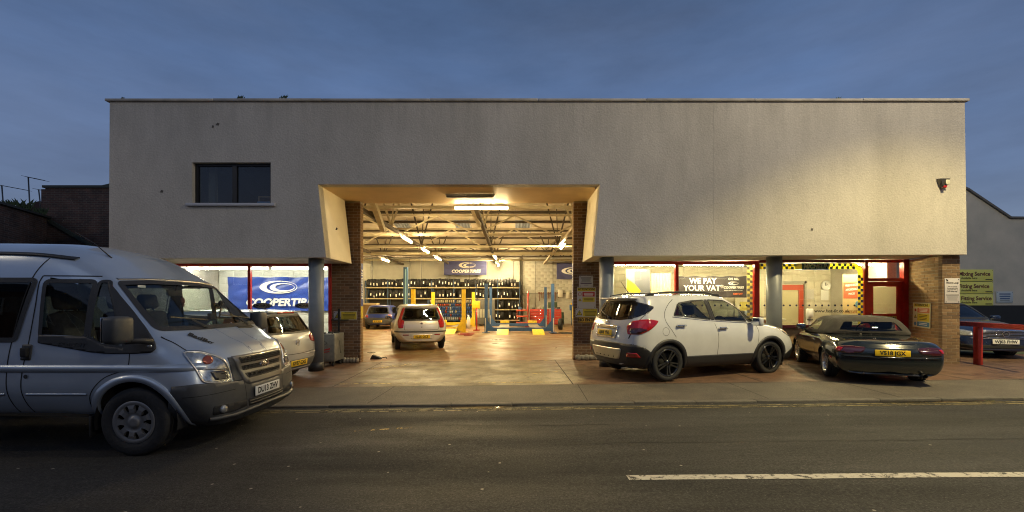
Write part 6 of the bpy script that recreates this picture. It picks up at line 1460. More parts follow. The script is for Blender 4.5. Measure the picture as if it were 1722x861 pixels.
def sign(name, label, x0, x1, z0, z1, y, m, t=.012, rz=0):
    s_ = thing(name, label, 'sign', (x0, y, z0), rz); w, h = x1 - x0, z1 - z0; b = MB(); b.rbox(0, w, -t, 0, 0, h, .003); b.build('board', m, s_)
    b = MB()
    for px_, pz_ in ((.03, .03), (w - .03, .03), (.03, h - .03), (w - .03, h - .03)): b.disc((px_, -t - .001, pz_), .012, 'y', 8)
    b.build('fixing', MATS['car_dark'], s_); return s_, w, h, -t - .002
def lines(s_, x, z, w, n, dz, h, y, m=BLK, seed=0):   # small print too fine to read
    rnd = random.Random(seed); b = MB()
    for i in range(n):
        ww = w * rnd.uniform(.75, 1); b.add([(x - ww / 2, y, z - i * dz), (x + ww / 2, y, z - i * dz), (x + ww / 2, y, z - i * dz + h), (x - ww / 2, y, z - i * dz + h)], [(0, 1, 2, 3)])
    b.build('small_print', m, s_)
PY = 11.196
def warn(s_, x, z, s, y):
    b = MB(); tri(b, x, z, s, y); b.build('warning_triangle', BLK, s_); b = MB(); tri(b, x, z, s * .72, y - .001); b.build('warning_triangle', YL, s_); text('!', s * .5, BLK, s_, (x, y - .002, z - s * .04), bold=.003)
s_, w, h, y = sign('warning_sign', 'yellow and white warning triangle sign on the left brick pillar', -4.66, -4.05, 1.07, 1.29, PY, WH)
warn(s_, .11, .11, .17, y); b = MB(); flat(b, .20, w - .01, .01, h - .01, y + .001, .002); b.build('yellow_panel', YL, s_); text('Please Note', .045, BLK, s_, (.40, y - .002, .185)); lines(s_, .40, .13, .34, 4, .032, .014, y - .002)
s_, w, h, y = sign('notice_sign', 'small white notice at the top of the signs on the right brick pillar', 1.75, 2.12, 1.92, 2.22, PY, WH)
lines(s_, w / 2, .25, .28, 5, .025, .008, y); b = MB(); flat(b, .04, w - .04, .09, .115, y + .001, .002); b.build('purple_bar', mat('sign_purple', (.08, .03, .09), .5), s_); lines(s_, w / 2, .05, .12, 1, .02, .01, y)
s_, w, h, y = sign('attention_sign', 'tall ATTENTION sign with red and yellow panels on the right brick pillar', 1.70, 2.19, 1.37, 1.915, PY, WH)
b = MB(); flat(b, .01, w - .01, h - .10, h - .01, y + .001, .002); b.build('yellow_panel', YL, s_); text('ATTENTION!', .075, BLK, s_, (w / 2, y - .002, h - .05), bold=.002)
b = MB(); flat(b, .14, w - .03, h - .24, h - .12, y + .001, .002); b.build('red_panel', RD, s_); lines(s_, .30, h - .16, .26, 3, .033, .012, y - .002, PW)
b = MB(); b.tube([(.075 + .042 * cos(t), y, h - .18 + .042 * sin(t)) for t in (2 * pi * i / 18 for i in range(19))], .006, 5, cap=False); b.build('red_ring', RD, s_)
b = MB(); flat(b, .14, w - .03, h - .38, h - .26, y + .001, .002); b.build('yellow_panel', YL, s_); lines(s_, .30, h - .29, .26, 3, .035, .012, y - .002); warn(s_, .075, h - .32, .09, y)
s_, w, h, y = sign('warning_sign', 'wide yellow and white warning sign just above the NO ENTRY sign', 1.66, 2.235, 1.145, 1.365, PY - .004, WH)
warn(s_, .10, .11, .16, y); b = MB(); flat(b, .19, w - .01, .015, h - .01, y + .001, .002); b.build('yellow_panel', YL, s_); text('Please Note', .04, BLK, s_, (.38, y - .002, .185)); lines(s_, .38, .13, .32, 4, .032, .014, y - .002)
s_, w, h, y = sign('no_entry_sign', 'amber NO ENTRY sign, lowest on the right brick pillar', 1.72, 2.22, 1.0, 1.13, PY, mat('sign_amber', (.55, .34, .04), .5)); text('NO ENTRY', .105, BLK, s_, (w / 2, y, h / 2), bold=.004, sx=.95)
# upright tyre-maker signs on the pillar faces towards the bay
for sg, x, lb in ((1, -3.965, 'narrow upright blue MICHELIN sign on the inner face of the left brick pillar'), (-1, 1.605, 'narrow upright blue MICHELIN sign on the inner face of the right brick pillar')):
    t = thing('upright_sign', lb, 'sign', (x, 11.32, 0)); b = MB(); b.box(-.006 if sg > 0 else -.004, .004 if sg > 0 else .006, -.075, .075, 1.42, 2.55); b.build('blue_strip', mat('sign_royal', (.04, .07, .30), .4), t)
    b = MB(); b.box(-.006 if sg > 0 else -.004, .004 if sg > 0 else .006, -.075, .075, 1.10, 1.418); b.build('yellow_strip', YL, t)
    o = text('MICHELIN', .16, PW, t, (sg * .007, 0, 2.0), name='lettering', bold=.004, sx=1.1); o.rotation_euler = (0, R(-90), R(90) if sg > 0 else R(-90)); o.rotation_mode = 'XYZ'
    M_ = Matrix.Rotation(R(90 if sg > 0 else -90), 4, 'Z') @ Matrix.Rotation(R(-90), 4, 'Y'); M_.translation = (sg * .007, 0, 2.0); o.matrix_local = M_
# signs on the end pier
ang = atan2(dd.y, dd.x)
c0 = Vector((9.8, 9.75, 0)) + dd * .98 + nrm * -.0
s_ = thing('safety_poster', 'bright yellow and blue ATTENTION safety poster low on the tan brick pier', 'sign', (c0.x - .012, c0.y, .92), 0); s_.rotation_euler = (0, R(2), ang + pi)
w, h = .62, .60; b = MB(); b.rbox(0, w, -.010, 0, 0, h, .003); b.build('board', mat('poster_cream', (.62, .58, .36), .5), s_); y = -.012
b = MB(); flat(b, .03, w - .03, h - .10, h - .02, y + .001, .002); b.build('yellow_panel', YL, s_); text('ATTENTION!', .085, BLK, s_, (w / 2, y - .002, h - .055), bold=.002, sx=.9)
b = MB(); flat(b, .17, w - .03, h - .24, h - .12, y + .001, .002); b.build('red_panel', mat('sign_salmon', (.55, .16, .08), .5), s_); b = MB(); flat(b, .17, w - .03, h - .44, h - .26, y + .001, .002); b.build('yellow_panel', YL, s_); lines(s_, .38, h - .30, .3, 4, .035, .014, y - .002); lines(s_, .38, h - .15, .3, 3, .03, .01, y - .002, PW)
b = MB(); flat(b, .17, w - .03, .03, .14, y + .001, .002); b.build('blue_panel', mat('sign_blue', (.06, .20, .40), .5), s_); lines(s_, .38, .10, .3, 2, .035, .014, y - .002, PW); warn(s_, .10, h - .33, .10, y); b = MB(); b.disc((.10, y, .085), .045, 'y', 16); b.build('blue_disc', MATS['sign_blue'], s_); b = MB(); b.disc((.10, y, h - .18), .035, 'y', 16); b.build('red_disc', RD, s_)
s_, w, h, y = sign('private_land_sign', 'white PRIVATE LAND parking notice on the front of the end pier', 9.845, 10.185, 1.50, 2.07, 9.748, mat('sign_grey_white', (.55, .52, .52), .5))
text('PRIVATE LAND', .042, BLK, s_, (w / 2, y, h - .11), bold=.0015)
for i, tx in enumerate(('This car park is', 'for patrons whilst', 'using FAST-FIT or', 'their fitting only.')): text(tx, .034, BLK, s_, (w / 2, y, h - .19 - i * .037))
lines(s_, w / 2, .18, .30, 1, .02, .016, y); lines(s_, w / 2, .15, .26, 5, .02, .006, y, mat('print_grey', (.25, .25, .25), .6)); b = MB(); flat(b, .03, .07, h - .07, h - .03, y + .001, .002); b.build('square_mark', BLK, s_)
# ================================================================ goods in the reception and left room
def poster(name, label, x0, x1, z0, z1, y, m, cat='poster'):
    t = thing(name, label, cat, (x0, y, z0)); b = MB(); b.box(0, x1 - x0, -.003, 0, 0, z1 - z0); b.build('sheet', m, t); return t, x1 - x0, z1 - z0
yp = wy(8.6) + .04
t, w, h = poster('window_poster', 'yellow and red poster about free checks, at the right of the reception window', 9.15, 9.62, 1.19, 2.30, 11.85, mat('poster_yellow', (.68, .58, .30), .5))
b = MB(); flat(b, .02, w - .01, h * .40, h * .80, -.0035, .002); b.build('red_panel', mat('poster_red', (.62, .16, .08), .5), t)
for i, tx in enumerate(('FREE CHECKS', 'AFFORDABLE', 'PRICES')): text(tx, .075, PW, t, (w / 2 + .01, -.008, h * .73 - i * .12), (0, R(-6), 0), bold=.003, sx=.75)
text('FAST-FIT', .10, mat('print_brown', (.35, .22, .06), .5), t, (w / 2, -.006, .07), bold=.002, sx=.85, shear=.2); b = MB(); ellipsoid(b, (w * .86, -.02, .28), .07, .012, .10, 10); b.build('picture', mat('poster_blue', (.15, .35, .5), .5), t)
t, w, h = poster('window_poster', 'pale poster with a dark blue panel in the window beside the safety-sign pillar', 3.18, 3.85, 1.68, 2.46, 11.95, mat('poster_pale', (.38, .37, .31), .5))
b = MB(); b.add([(.02, -.0055, h - .26), (.02, -.0055, h - .60), (.30, -.0055, .02), (.42, -.0055, .16), (.24, -.0055, h - .42)], [(0, 1, 2, 3, 4)]); b.build('yellow_shape', mat('poster_gold', (.50, .38, .03), .5), t)
b = MB(); flat(b, .24, w, .10, h, -.0032, .0015); b.build('blue_panel', mat('poster_slate', (.11, .12, .15), .5), t); text('MICHELIN', .085, mat('print_pale', (.6, .6, .55), .5), t, (w / 2 + .04, -.008, h - .04), bold=.002, sx=1.0)
t = thing('window_blind', 'cream upright slat blind at the right of the first window pane', 'blind', (3.92, 12.1, 1.1))
for i in range(7): b = MB(); b.rbox(i * .08, i * .08 + .072, -.003, .003, 0, 1.25, .002, Matrix.Rotation(R(-4), 4, 'Z')); b.build('slat', mat('blind_cream', (.62, .56, .40), .7), t)
# shelf of small boxes left in the window
t = thing('display_shelf', 'metal display shelf in the window beside the safety-sign pillar', 'shelf', (2.45, 12.2, .08)); 
for z in (.45, .85, 1.22): b = MB(); b.box(0, 1.5, 0, .4, z, z + .02); b.build('shelf', mat('shelf_metal', (.4, .4, .38), .4, .5), t)
for x in (0, 1.47): b = MB(); b.box(x, x + .03, 0, .4, 0, 1.5); b.build('upright', MATS['shelf_metal'], t)
cols = [(.45, .05, .03), (.5, .42, .3), (.05, .1, .3), (.55, .5, .45), (.35, .12, .05), (.1, .1, .1)]
bxm = []
for i, c_ in enumerate(cols): q = MB(); q.rbox(0, .15, 0, .15, 0, .20, .006); bxm.append(q.mesh('stock_box', mat('carton_%d' % i, c_, .6)))
for z, zl in ((.55, 'lower'), (.95, 'middle'), (1.32, 'top')):
    for i in range(7):
        if random.random() < .85: kk = random.randrange(6); tag(link('stock_box', bxm[kk], None, (2.52 + i * .2, 12.25, z)), 'small %s carton on the %s shelf of the window display, %s from the left' % (('red', 'tan', 'blue', 'cream', 'rust', 'black')[kk], zl, ('first', 'second', 'third', 'fourth', 'fifth', 'sixth', 'seventh')[i]), 'carton', 'cartons on the window display shelf')
t = thing('inner_door', 'orange red inner door with a window, at the back of the reception', 'door', (8.15, 13.27, .09))
OR_ = mat('orange_door', (.42, .06, .025), .4); b = MB(); b.box(-.02, .12, -.04, 0, 0, 1.98); b.box(.72, .86, -.04, 0, 0, 1.98); b.box(.12, .72, -.04, 0, 1.82, 1.98); b.box(.12, .72, -.04, 0, 0, .50); b.build('leaf', OR_, t)
b = MB(); b.box(.12, .72, -.012, -.006, .50, 1.82); b.build('pane', mat('frosted_pane', (.52, .48, .30), .4), t)
s0 = MB(); s0.box(.04, .66, -.05, -.041, .42, .54); s0 = s0.build('sign_plate', mat('sign_bright_yellow', (.70, .55, .03), .5), t); text('RECEPTION', .085, mat('print_dark_gold', (.3, .18, .02), .5), s0, (.35, -.054, .48), bold=.002)
b = MB(); b.box(.90, .96, -.03, 0, 0, 2.1); b.box(-.10, -.03, -.03, 0, 0, 2.1); b.box(-.10, .96, -.03, 0, 2.02, 2.1); b.build('frame', mat('grey_frame', (.35, .34, .28), .5), t)
poster('wall_notice', 'small white notice on the reception wall beside the inner door', 9.14, 9.36, 1.62, 1.93, 13.28, WH, 'notice')
poster('wall_notice', 'white notice below the round clock in the reception', 9.58, 9.82, 1.60, 1.92, 13.28, PW, 'notice')
t = thing('wall_clock', 'round white clock on the reception wall', 'clock', (9.72, 13.28, 2.05)); b = MB(); b.lathe([(0, .0), (.13, 0), (.15, .02), (.15, .04)], 28, Matrix.Rotation(pi, 4, 'Z')); b.build('face', PW, t); b = MB(); b.bar((0, -.012, 0), (0, -.012, .09), .01); b.bar((0, -.012, 0), (.06, -.012, .03), .01); b.build('hand', BLK, t)
t = thing('sanitiser_stand', 'slim white hand sanitiser stand inside the reception window', 'dispenser', (8.25, 11.9, .09)); b = MB(); b.rbox(-.05, .05, -.04, .04, 0, 1.02, .01); b.rbox(-.14, .14, -.14, .14, 0, .03, .01); b.build('post', PW, t); b = MB(); b.rbox(-.075, .075, -.09, .02, 1.02, 1.26, .02); b.build('dispenser', PW, t); b = MB(); b.rbox(-.06, .06, -.10, .0, .94, .97, .01); b.build('drip_tray', BLK, t)
t = thing('counter', 'low reception counter with a pale top seen under the sticker dots', 'counter', (6.6, 12.4, .09)); b = MB(); b.rbox(-.1, 1.3, -.05, .55, .92, .97, .01); b.build('top', mat('counter_top', (.5, .47, .38), .4), t); b = MB(); b.box(0, 1.2, 0, .5, 0, .92); b.build('cabinet', mat('counter_wood', (.35, .16, .07), .5), t)
tag(MB().rbox(6.75, 7.2, 12.45, 12.8, 1.062, 1.28, .03).build('printer', mat('printer_blue_grey', (.35, .42, .48), .4)), 'pale blue grey printer on the reception counter', 'printer')
t = thing('wall_picture', 'tall pale notice board at the left of the reception wall, behind the grey column', 'notice board', (6.9, 13.27, 1.1)); b = MB(); b.box(0, .9, -.02, 0, 0, 1.1); b.build('board', mat('board_pale', (.72, .68, .5), .6), t); b = MB(); b.box(.15, .5, -.026, -.021, .1, .45); b.build('yellow_sheet', mat('paper_yellow', (.72, .62, .15), .6), t)
for k, (x0, x1) in enumerate(((2.9, 4.0), (4.6, 6.1))): 
    t = thing('wall_cabinet', ('pale wall cabinet seen through the first reception pane', 'pale wall cabinet behind the black VAT banner')[k], 'cabinet', (x0, 13.0, 1.2)); b = MB(); b.rbox(0, x1 - x0, 0, .29, 0, .8, .01); b.build('case', mat('cabinet_pale', (.55, .50, .36), .5), t); b = MB(); b.rbox(.04, (x1 - x0) / 2 - .02, -.015, -.001, .04, .76, .004); b.build('door', mat('cabinet_pale2', (.60, .55, .40), .5), t); b = MB(); b.rbox((x1 - x0) / 2 + .02, x1 - x0 - .04, -.015, -.001, .04, .76, .004); b.build('door', MATS['cabinet_pale2'], t)
# ================================================================ tyre rack at the back of the workshop
RK = thing('tyre_rack', 'long steel tyre rack along the back wall of the workshop', 'rack', (0, 0, 0)); RY = 30.3; BLU = mat('rack_blue_steel', (.05, .09, .16), .5, .3); SHF = mat('rack_shelf', (.40, .33, .20), .5, .2)
RX0, RX1 = -10.35, .55
for i in range(8):
    x = RX0 + (RX1 - RX0) * i / 7
    for yy in (RY, RY + .62): b = MB(); b.box(x - .03, x + .03, yy - .03, yy + .03, 0, 3.1); b.build('upright', BLU, RK)
for z in (1.84, 2.62):
    for yy in (RY - .03, RY + .55): b = MB(); b.box(RX0, RX1, yy - .02, yy + .03, z - .05, z + .03); b.build('shelf_rail', SHF, RK)
for z in (.30, 1.06):
    for yy in (RY - .03, RY + .55): b = MB(); b.box(-2.55, RX1, yy - .02, yy + .03, z - .05, z + .03); b.build('shelf_rail', SHF, RK)
rt = MB(); rt.lathe([(.20, -.09), (.215, -.1), (.26, -.105), (.29, -.095), (.305, -.075), (.305, .075), (.29, .095), (.26, .105), (.215, .1), (.20, .09)], 24, Matrix.Rotation(R(90), 4, 'Z'), close=True)
RT = rt.mesh('tyre', TYRE); lb_ = MB(); 
lb_.add([(-.038, -.310, -.16), (.038, -.310, -.16), (.038, -.312, .02), (-.038, -.312, .02)], [(0, 1, 2, 3)]); LBM = lb_.mesh('paper_label', mat('tyre_label', (.78, .76, .70), .6))
def nth(n): return '%d%s' % (n, 'th' if 10 < n % 100 < 14 else {1: 'st', 2: 'nd', 3: 'rd'}.get(n % 10, 'th'))
def tyre_row(z, x0, x1, row, grp, skip=.10):
    x = x0; cnt = 0
    while x < x1:
        if random.random() > skip:
            cnt += 1; o = tag(link('tyre', RT, None, (x, RY + .27, z + .305)), row % nth(cnt), 'tyre', grp); o.rotation_euler = (random.uniform(-.25, .25), 0, random.uniform(-.05, .05)); s = random.uniform(.90, 1.03); o.scale = (s, s, s); o.location.z = z + .303 * s
            if random.random() < .85: l = link('paper_label', LBM, o); l.rotation_euler = (random.uniform(-.2, .35), 0, 0)
            x += .215 * s + .01
        else: x += random.choice((.1, .22, .3))
G_ = 'tyres standing on the workshop rack'
tyre_row(2.65, RX0 + .15, RX1 - .1, 'black tyre on the top shelf of the rack, %s from the left', G_, .06)
tyre_row(1.87, RX0 + .15, RX1 - .1, 'black tyre on the second shelf of the rack, %s from the left', G_, .14)
tyre_row(1.09, -2.4, RX1 - .1, 'black tyre on the third shelf behind the blue lift, %s from the left', G_, .16)
tyre_row(.33, -2.4, RX1 - .1, 'black tyre on the lowest shelf behind the blue lift, %s from the left', G_, .16)
# small tins and parts on the stepped stand
PS = thing('parts_stand', 'stepped stand of small tins between the yellow lift and the silver hatchback', 'stand', (0, 0, 0)); tn = []
for c_ in ((.35, .06, .03), (.45, .38, .25), (.04, .10, .32), (.40, .42, .45), (.03, .07, .22)):
    q = MB(); q.lathe([(0, .17), (.045, .17), (.05, .16), (.05, 0), (0, 0)], 10, Matrix.Rotation(R(90), 4, 'X')); tn.append(q.mesh('tin', mat('tin_%d' % len(tn), c_, .3, .4)))
for r in range(6):
    z = .35 + r * .235; yy = 29.4 + r * .10; b = MB(); b.box(-5.75, -2.6, yy - .08, yy + .10, z - .03, z); b.build('step', BLU, PS)
    x = -5.68; cnt = 0
    while x < -2.68:
        k = (1, 0, 2, 2, 4, 3)[5 - r] if random.random() < .75 else random.randrange(5)
        cnt += 1; o = tag(link('tin', tn[k], None, (x, yy, z + .001)), 'small shiny %s tin, %s from the left on the %s step of the parts stand' % (('red', 'tan', 'blue', 'grey', 'navy')[k], nth(cnt), ('lowest', 'second', 'third', 'fourth', 'fifth', 'top')[r]), 'tin', 'tins on the stepped stand'); x += random.uniform(.115, .16)
b = MB(); b.box(-5.8, -5.75, 29.3, 30.1, 0, 1.7); b.build('upright', BLU, PS); b = MB(); b.box(-2.6, -2.55, 29.3, 30.1, 0, 1.7); b.build('upright', BLU, PS)
# ================================================================ lifts
b = MB(); b.box(RX0, RX1, RY + .66, RY + .70, .05, 3.05); b.build('rack_shade_panel', mat('rack_depth_shade', (.035, .03, .022), .9, var=.3, vscale=3), RK)  # dark sheet standing in for the deep shade between the tyres
LB, LY = mat('lift_blue', (.035, .09, .22), .4, var=.15, vscale=6), mat('lift_yellow', (.62, .42, .02), .4, var=.15, vscale=6)
def lift(label, x0, x1, y0, y1, hp_, m, ry, ramp_x, wdt=.16, top=True):
    t = thing('car_lift', label, 'car lift', (0, 0, 0))
    for x, s in ((x0, 1), (x1, -1)):
        for yy in (y0, y1):
            b = MB(); b.box(x - wdt / 2, x + wdt / 2, yy - .09, yy + .09, 0, hp_); b.box(x - .2, x + .2, yy - .2, yy + .2, 0, .02); b.build('post', m, t)
            if m is LB: b = MB(); b.box(x - .03 * s - .02, x - .03 * s + .02, yy - .098, yy - .092, .05, .75); b.build('white_strip', WH, t)
    for yy in (y0, y1):
        b = MB(); b.box(x0 + wdt / 2, x1 - wdt / 2, yy - .10, yy + .10, .08, .26)
        b.add([(x0 + .08, yy - .11, .08), (x0 + .5, yy - .11, .08), (x0 + .08, yy - .11, .62), (x0 + .08, yy - .10, .08), (x0 + .5, yy - .10, .08), (x0 + .08, yy - .10, .62)], [(0, 1, 2), (3, 5, 4), (1, 4, 5, 2), (0, 2, 5, 3)])
        b.add([(x1 - .08, yy - .11, .08), (x1 - .5, yy - .11, .08), (x1 - .08, yy - .11, .62), (x1 - .08, yy - .10, .08), (x1 - .5, yy - .10, .08), (x1 - .08, yy - .10, .62)], [(0, 1, 2), (3, 5, 4), (1, 4, 5, 2), (0, 2, 5, 3)])
        b.build('cross_beam', m, t)
    for xc in ramp_x:
        b = MB(); b.box(xc - .28, xc + .28, y0 - .5, y1 + .3, .14, .20); b.build('runway', mat('runway_steel', (.25, .22, .16), .5, .3, var=.25, vscale=4), t)
        b = MB(); b.add([(xc - .28, ry, .012), (xc + .28, ry, .012), (xc + .28, y0 - .5, .20), (xc - .28, y0 - .5, .20), (xc - .28, ry, .0), (xc + .28, ry, .0), (xc + .28, y0 - .5, .12), (xc - .28, y0 - .5, .12)], [(0, 1, 2, 3), (7, 6, 5, 4), (0, 4, 5, 1), (1, 5, 6, 2), (3, 2, 6, 7), (0, 3, 7, 4)]); b.build('entry_ramp', mat('ramp_yellow', (.66, .46, .03), .5, var=.3, vscale=9), t)
        b = MB(); b.rbox(xc - .28, xc + .28, y1 + .1, y1 + .25, .20, .42, .02); b.build('wheel_stop', MATS['ramp_yellow'], t)
    return t
lift('blue four post car lift with yellow entry ramps in the middle of the workshop', -1.32, 2.08, 21.9, 26.6, 2.5, LB, 20.3, (-.45, 1.28))
lift('yellow four post car lift behind the silver hatchback', -5.12, -2.5, 22.2, 27.8, 2.22, LY, 20.7, (-4.55, -3.08), .2)
t = thing('lift_post', 'tall pale blue lift post standing at the left of the tyre rack', 'lift post', (-6.25, 25.2, 0)); b = MB(); b.box(-.12, .12, -.10, .10, 0, 3.62); b.build('post', mat('pale_blue_paint', (.035, .09, .17), .4), t); b = MB(); b.box(-.02, .05, -.13, -.101, .1, 3.5); b.build('slide', mat('pale_blue_trim', (.25, .42, .5), .4), t); b = MB(); b.box(-.3, .3, -.3, .3, 0, .03); b.build('foot', LB, t)
for x, y, lb in ((-1.95, 23.6, 'red upright jack post left of the blue lift'), (1.02, 27.4, 'red upright hose stand beside the tool chests')):
    t = thing('red_post', lb, 'post', (x, y, 0)); b = MB(); b.tube([(0, 0, 0), (0, 0, 1.25 if x < 0 else 2.3)], .045, 10); b.build('tube', mat('red_enamel', (.45, .02, .015), .3, coat=1), t); b = MB(); b.rbox(-.18, .18, -.15, .15, 0, .05, .01); b.build('foot', MATS['red_enamel'], t)
# tool chests
RE = MATS['red_enamel']
def chest(label, x, y, w, h, nd, z0=.13):
    t = thing('tool_chest', label, 'tool chest', (x, y, 0)); b = MB(); b.rbox(0, w, 0, .5, z0, h, .02); b.build('case', RE, t)
    for i in range(nd): dz = (h - z0 - .12) / nd; b = MB(); b.rbox(.04, w - .04, -.02, -.002, z0 + .05 + i * dz, z0 + .04 + (i + 1) * dz - .01, .006); dr = b.build('drawer', mat('red_enamel_light', (.52, .04, .03), .3, coat=1), t); b = MB(); b.rbox(.08, w - .08, -.034, -.021, z0 + (i + 1) * dz - .02, z0 + (i + 1) * dz, .004); b.build('drawer_handle', MATS['chrome'], dr)
    for cx in (.08, w - .08): b = MB(); b.lathe([(0, .02), (.06, .02), (.065, 0), (.06, -.02), (0, -.02)], 12, Matrix.Translation((cx, .08, .065)) @ Matrix.Rotation(R(90), 4, 'Z')); b.build('castor', MATS['car_dark'], t)
    return t
chest('wide red tool chest with many drawers behind the blue lift', 1.15, 27.6, 1.25, 1.12, 5); chest('narrower red tool chest, right one of the pair', 2.44, 27.6, .75, 1.12, 5)
t = thing('tool_trolley', 'open red tool trolley left of the wide tool chest', 'trolley', (.28, 27.2, 0))
for z in (.2, .62, 1.0): b = MB(); b.rbox(0, .75, 0, .45, z, z + .09, .01); b.build('tray', mat('orange_red_enamel', (.5, .08, .04), .3), t)
for x in (.02, .70): b = MB(); b.box(x, x + .03, .01, .04, .1, 1.1); b.build('leg', MATS['orange_red_enamel'], t)
for i, (x, z, c_) in enumerate(((1.3, 1.125, (.1, .1, .1)), (1.65, 1.125, (.3, .28, .25)), (2.0, 1.125, (.12, .2, .1)), (2.6, 1.125, (.3, .05, .03)), (2.9, 1.125, (.05, .05, .06)), (.4, 1.095, (.05, .12, .25)))):
    tag(MB().rbox(x, x + .22, 27.7 if x > 1 else 27.25, 27.95 if x > 1 else 27.5, z, z + .10 + .03 * (i % 3), .02).build('tool_case', mat('case_%d' % i, c_, .5)), ('black tool case at the left end of the wide red chest', 'grey tool case on the wide red chest', 'green tool case at the right of the wide red chest', 'red case on the narrow red chest', 'black case on the narrow red chest', 'blue case on the open red trolley')[i], 'tool case')
t = thing('monitor', 'small dark green screen on top of the red tool chests', 'screen', (2.35, 27.9, 1.12)); b = MB(); b.rbox(0, .6, 0, .06, .08, .45, .01); b.build('screen', mat('screen_green', (.05, .08, .04), .3), t); b = MB(); b.rbox(.2, .4, 0, .12, 0, .08, .01); b.build('stand', MATS['car_dark'], t)
t = thing('hanging_tools', 'row of rusty hand tools hung on the grey block wall', 'tool board', (1.9, 31.3, 2.05)); b = MB(); b.box(0, 1.5, 0, .03, .2, .26); b.build('rail', SHF, t)
for i in range(9): b = MB(); b.bar((.08 + i * .17, -.03, .24), (.10 + i * .17 + random.uniform(-.05, .05), -.03, -.15 - .25 * random.random()), .05, .05); b.rbox(.02 + i * .17, .14 + i * .17, -.06, 0, .12, .26, .02); b.build('hand_tool', mat('rusty_tool', (.16, .07, .04), .6), t)
for x, z, w, h, c_, lb in ((3.35, 1.95, .35, .55, (.6, .58, .5), 'white switch box on the grey block wall'), (3.95, 1.85, .25, .5, (.55, .52, .42), 'cream switch box right of the white one')):
    tag(MB().rbox(x, x + w, 31.2, 31.38, z, z + h, .01).build('switch_box', mat('box_%d' % int(x * 10), c_, .5)), lb, 'switch box')
t = thing('wall_bin', 'blue open bin with a yellow pad on the back right wall', 'bin', (4.05, 29.9, 1.0)); b = MB(); b.rbox(0, .85, 0, .35, 0, .4, .02); b.build('case', LB, t); b = MB(); b.rbox(.05, .3, .0, .2, .4, .52, .02); b.build('pad', LY, t); b = MB(); b.box(.1, .14, .1, .2, -1.0, 0); b.box(.7, .74, .1, .2, -1.0, 0); b.build('leg', LB, t)
t = thing('hose_reel', 'yellow trimmed machine at the right edge of the workshop', 'machine', (4.35, 27.4, 0)); b = MB(); b.rbox(-.3, .3, -.2, .2, .35, .8, .03); b.build('body', MATS['car_dark'], t); b = MB(); b.rbox(-.3, .3, -.22, -.2, .55, .62, .005); b.build('band', LY, t); b = MB(); b.box(-.25, -.2, -.15, .15, 0, .35); b.box(.2, .25, -.15, .15, 0, .35); b.build('leg', MATS['car_dark'], t)
tag(link('tyre', tyre_mesh(.32, .22, .2, 32), None, (2.75, 24.3, .32), (0, 0, R(75))), 'loose wheel tyre leaning by the right post of the blue lift', 'tyre')
t = thing('scales_cabinet', 'grey glass fronted cabinet behind the yellow lift', 'cabinet', (-2.45, 28.4, 0)); b = MB(); b.rbox(0, 1.3, 0, .5, .1, 1.75, .02); b.build('case', mat('cabinet_grey', (.12, .12, .11), .5), t)
for i in range(5): b = MB(); b.rbox(.1 + i * .2, .27 + i * .2, -.02, -.001, .55, 1.1, .004); b.build('panel', mat('panel_pale', (.45, .45, .38), .4), t)
t = thing('yellow_box', 'yellow control box on the back post of the yellow lift', 'control box', (-2.55, 27.55, 1.15)); b = MB(); b.rbox(0, .5, -.1, .1, 0, .5, .02); b.build('case', LY, t); b = MB(); b.tube([(.3, 0, .5), (.35, 0, 1.1), (.15, 0, 1.9)], .03, 6); b.build('hose', MATS['car_dark'], t)
t = thing('drum', 'small white bottle standing by the yellow lift', 'bottle', (-2.6, 25.6, 0)); b = MB(); b.lathe([(0, .8), (.05, .8), (.05, .7), (.1, .62), (.11, 0), (0, 0)], 14, Matrix.Rotation(R(90), 4, 'X')); b.build('body', PW, t)
t = thing('workbench', 'brown board bench with a pale top at the left wall of the workshop', 'workbench', (-9.6, 27.2, 0)); b = MB(); b.box(-.6, 1.0, 0, .6, 1.42, 1.5); b.build('top', mat('bench_top', (.55, .42, .22), .6), t); b = MB(); b.box(-.55, .95, .02, .55, 0, 1.42); b.build('front_board', mat('bench_board', (.14, .08, .03), .7), t)
tag(MB().rbox(-8.4, -7.9, 27.5, 27.9, 3.0, 3.1, .01).build('wall_lamp_box', BLK), 'x', 'box') if False else None
# trolley by the left column
t = thing('tool_cabinet', 'battered grey tool cabinet on castors between the column and the left brick pillar', 'cabinet', (-4.74, 10.52, gz(-4.7, 10.6)))
GC = mat('grey_enamel', (.20, .20, .18), .45, .2, var=.3, vscale=7); b = MB(); b.rbox(0, .38, 0, .6, .12, .80, .015); b.build('case', GC, t); b = MB(); b.rbox(.02, .36, -.012, -.001, .16, .76, .006); b.build('door', mat('grey_enamel_front', (.17, .18, .17), .45, .2, c2=(.27, .27, .24), vscale=9), t)
for x, yy in ((.06, .08), (.32, .08), (.32, .5), (.06, .5)): b = MB(); b.lathe([(0, .018), (.05, .018), (.055, 0), (.05, -.018), (0, -.018)], 14, Matrix.Translation((x, yy, .055)) @ Matrix.Rotation(R(90), 4, 'Z')); b.build('castor', MATS['car_dark'], t)
b = MB(); b.bar((.10, -.016, .40), (.28, -.016, .44), .012, .03); b.bar((.10, -.016, .35), (.26, -.016, .37), .012, .02); b.build('red_mark', RD, t); b = MB(); b.tube([(.05, -.016, .6), (.12, -.016, .64), (.2, -.016, .58), (.12, -.016, .52), (.06, -.016, .45)], .006, 5); b.tube([(.36, .2, .7), (.385, .3, .6), (.385, .35, .3)], .006, 5); b.build('scrawl', BLK, t)
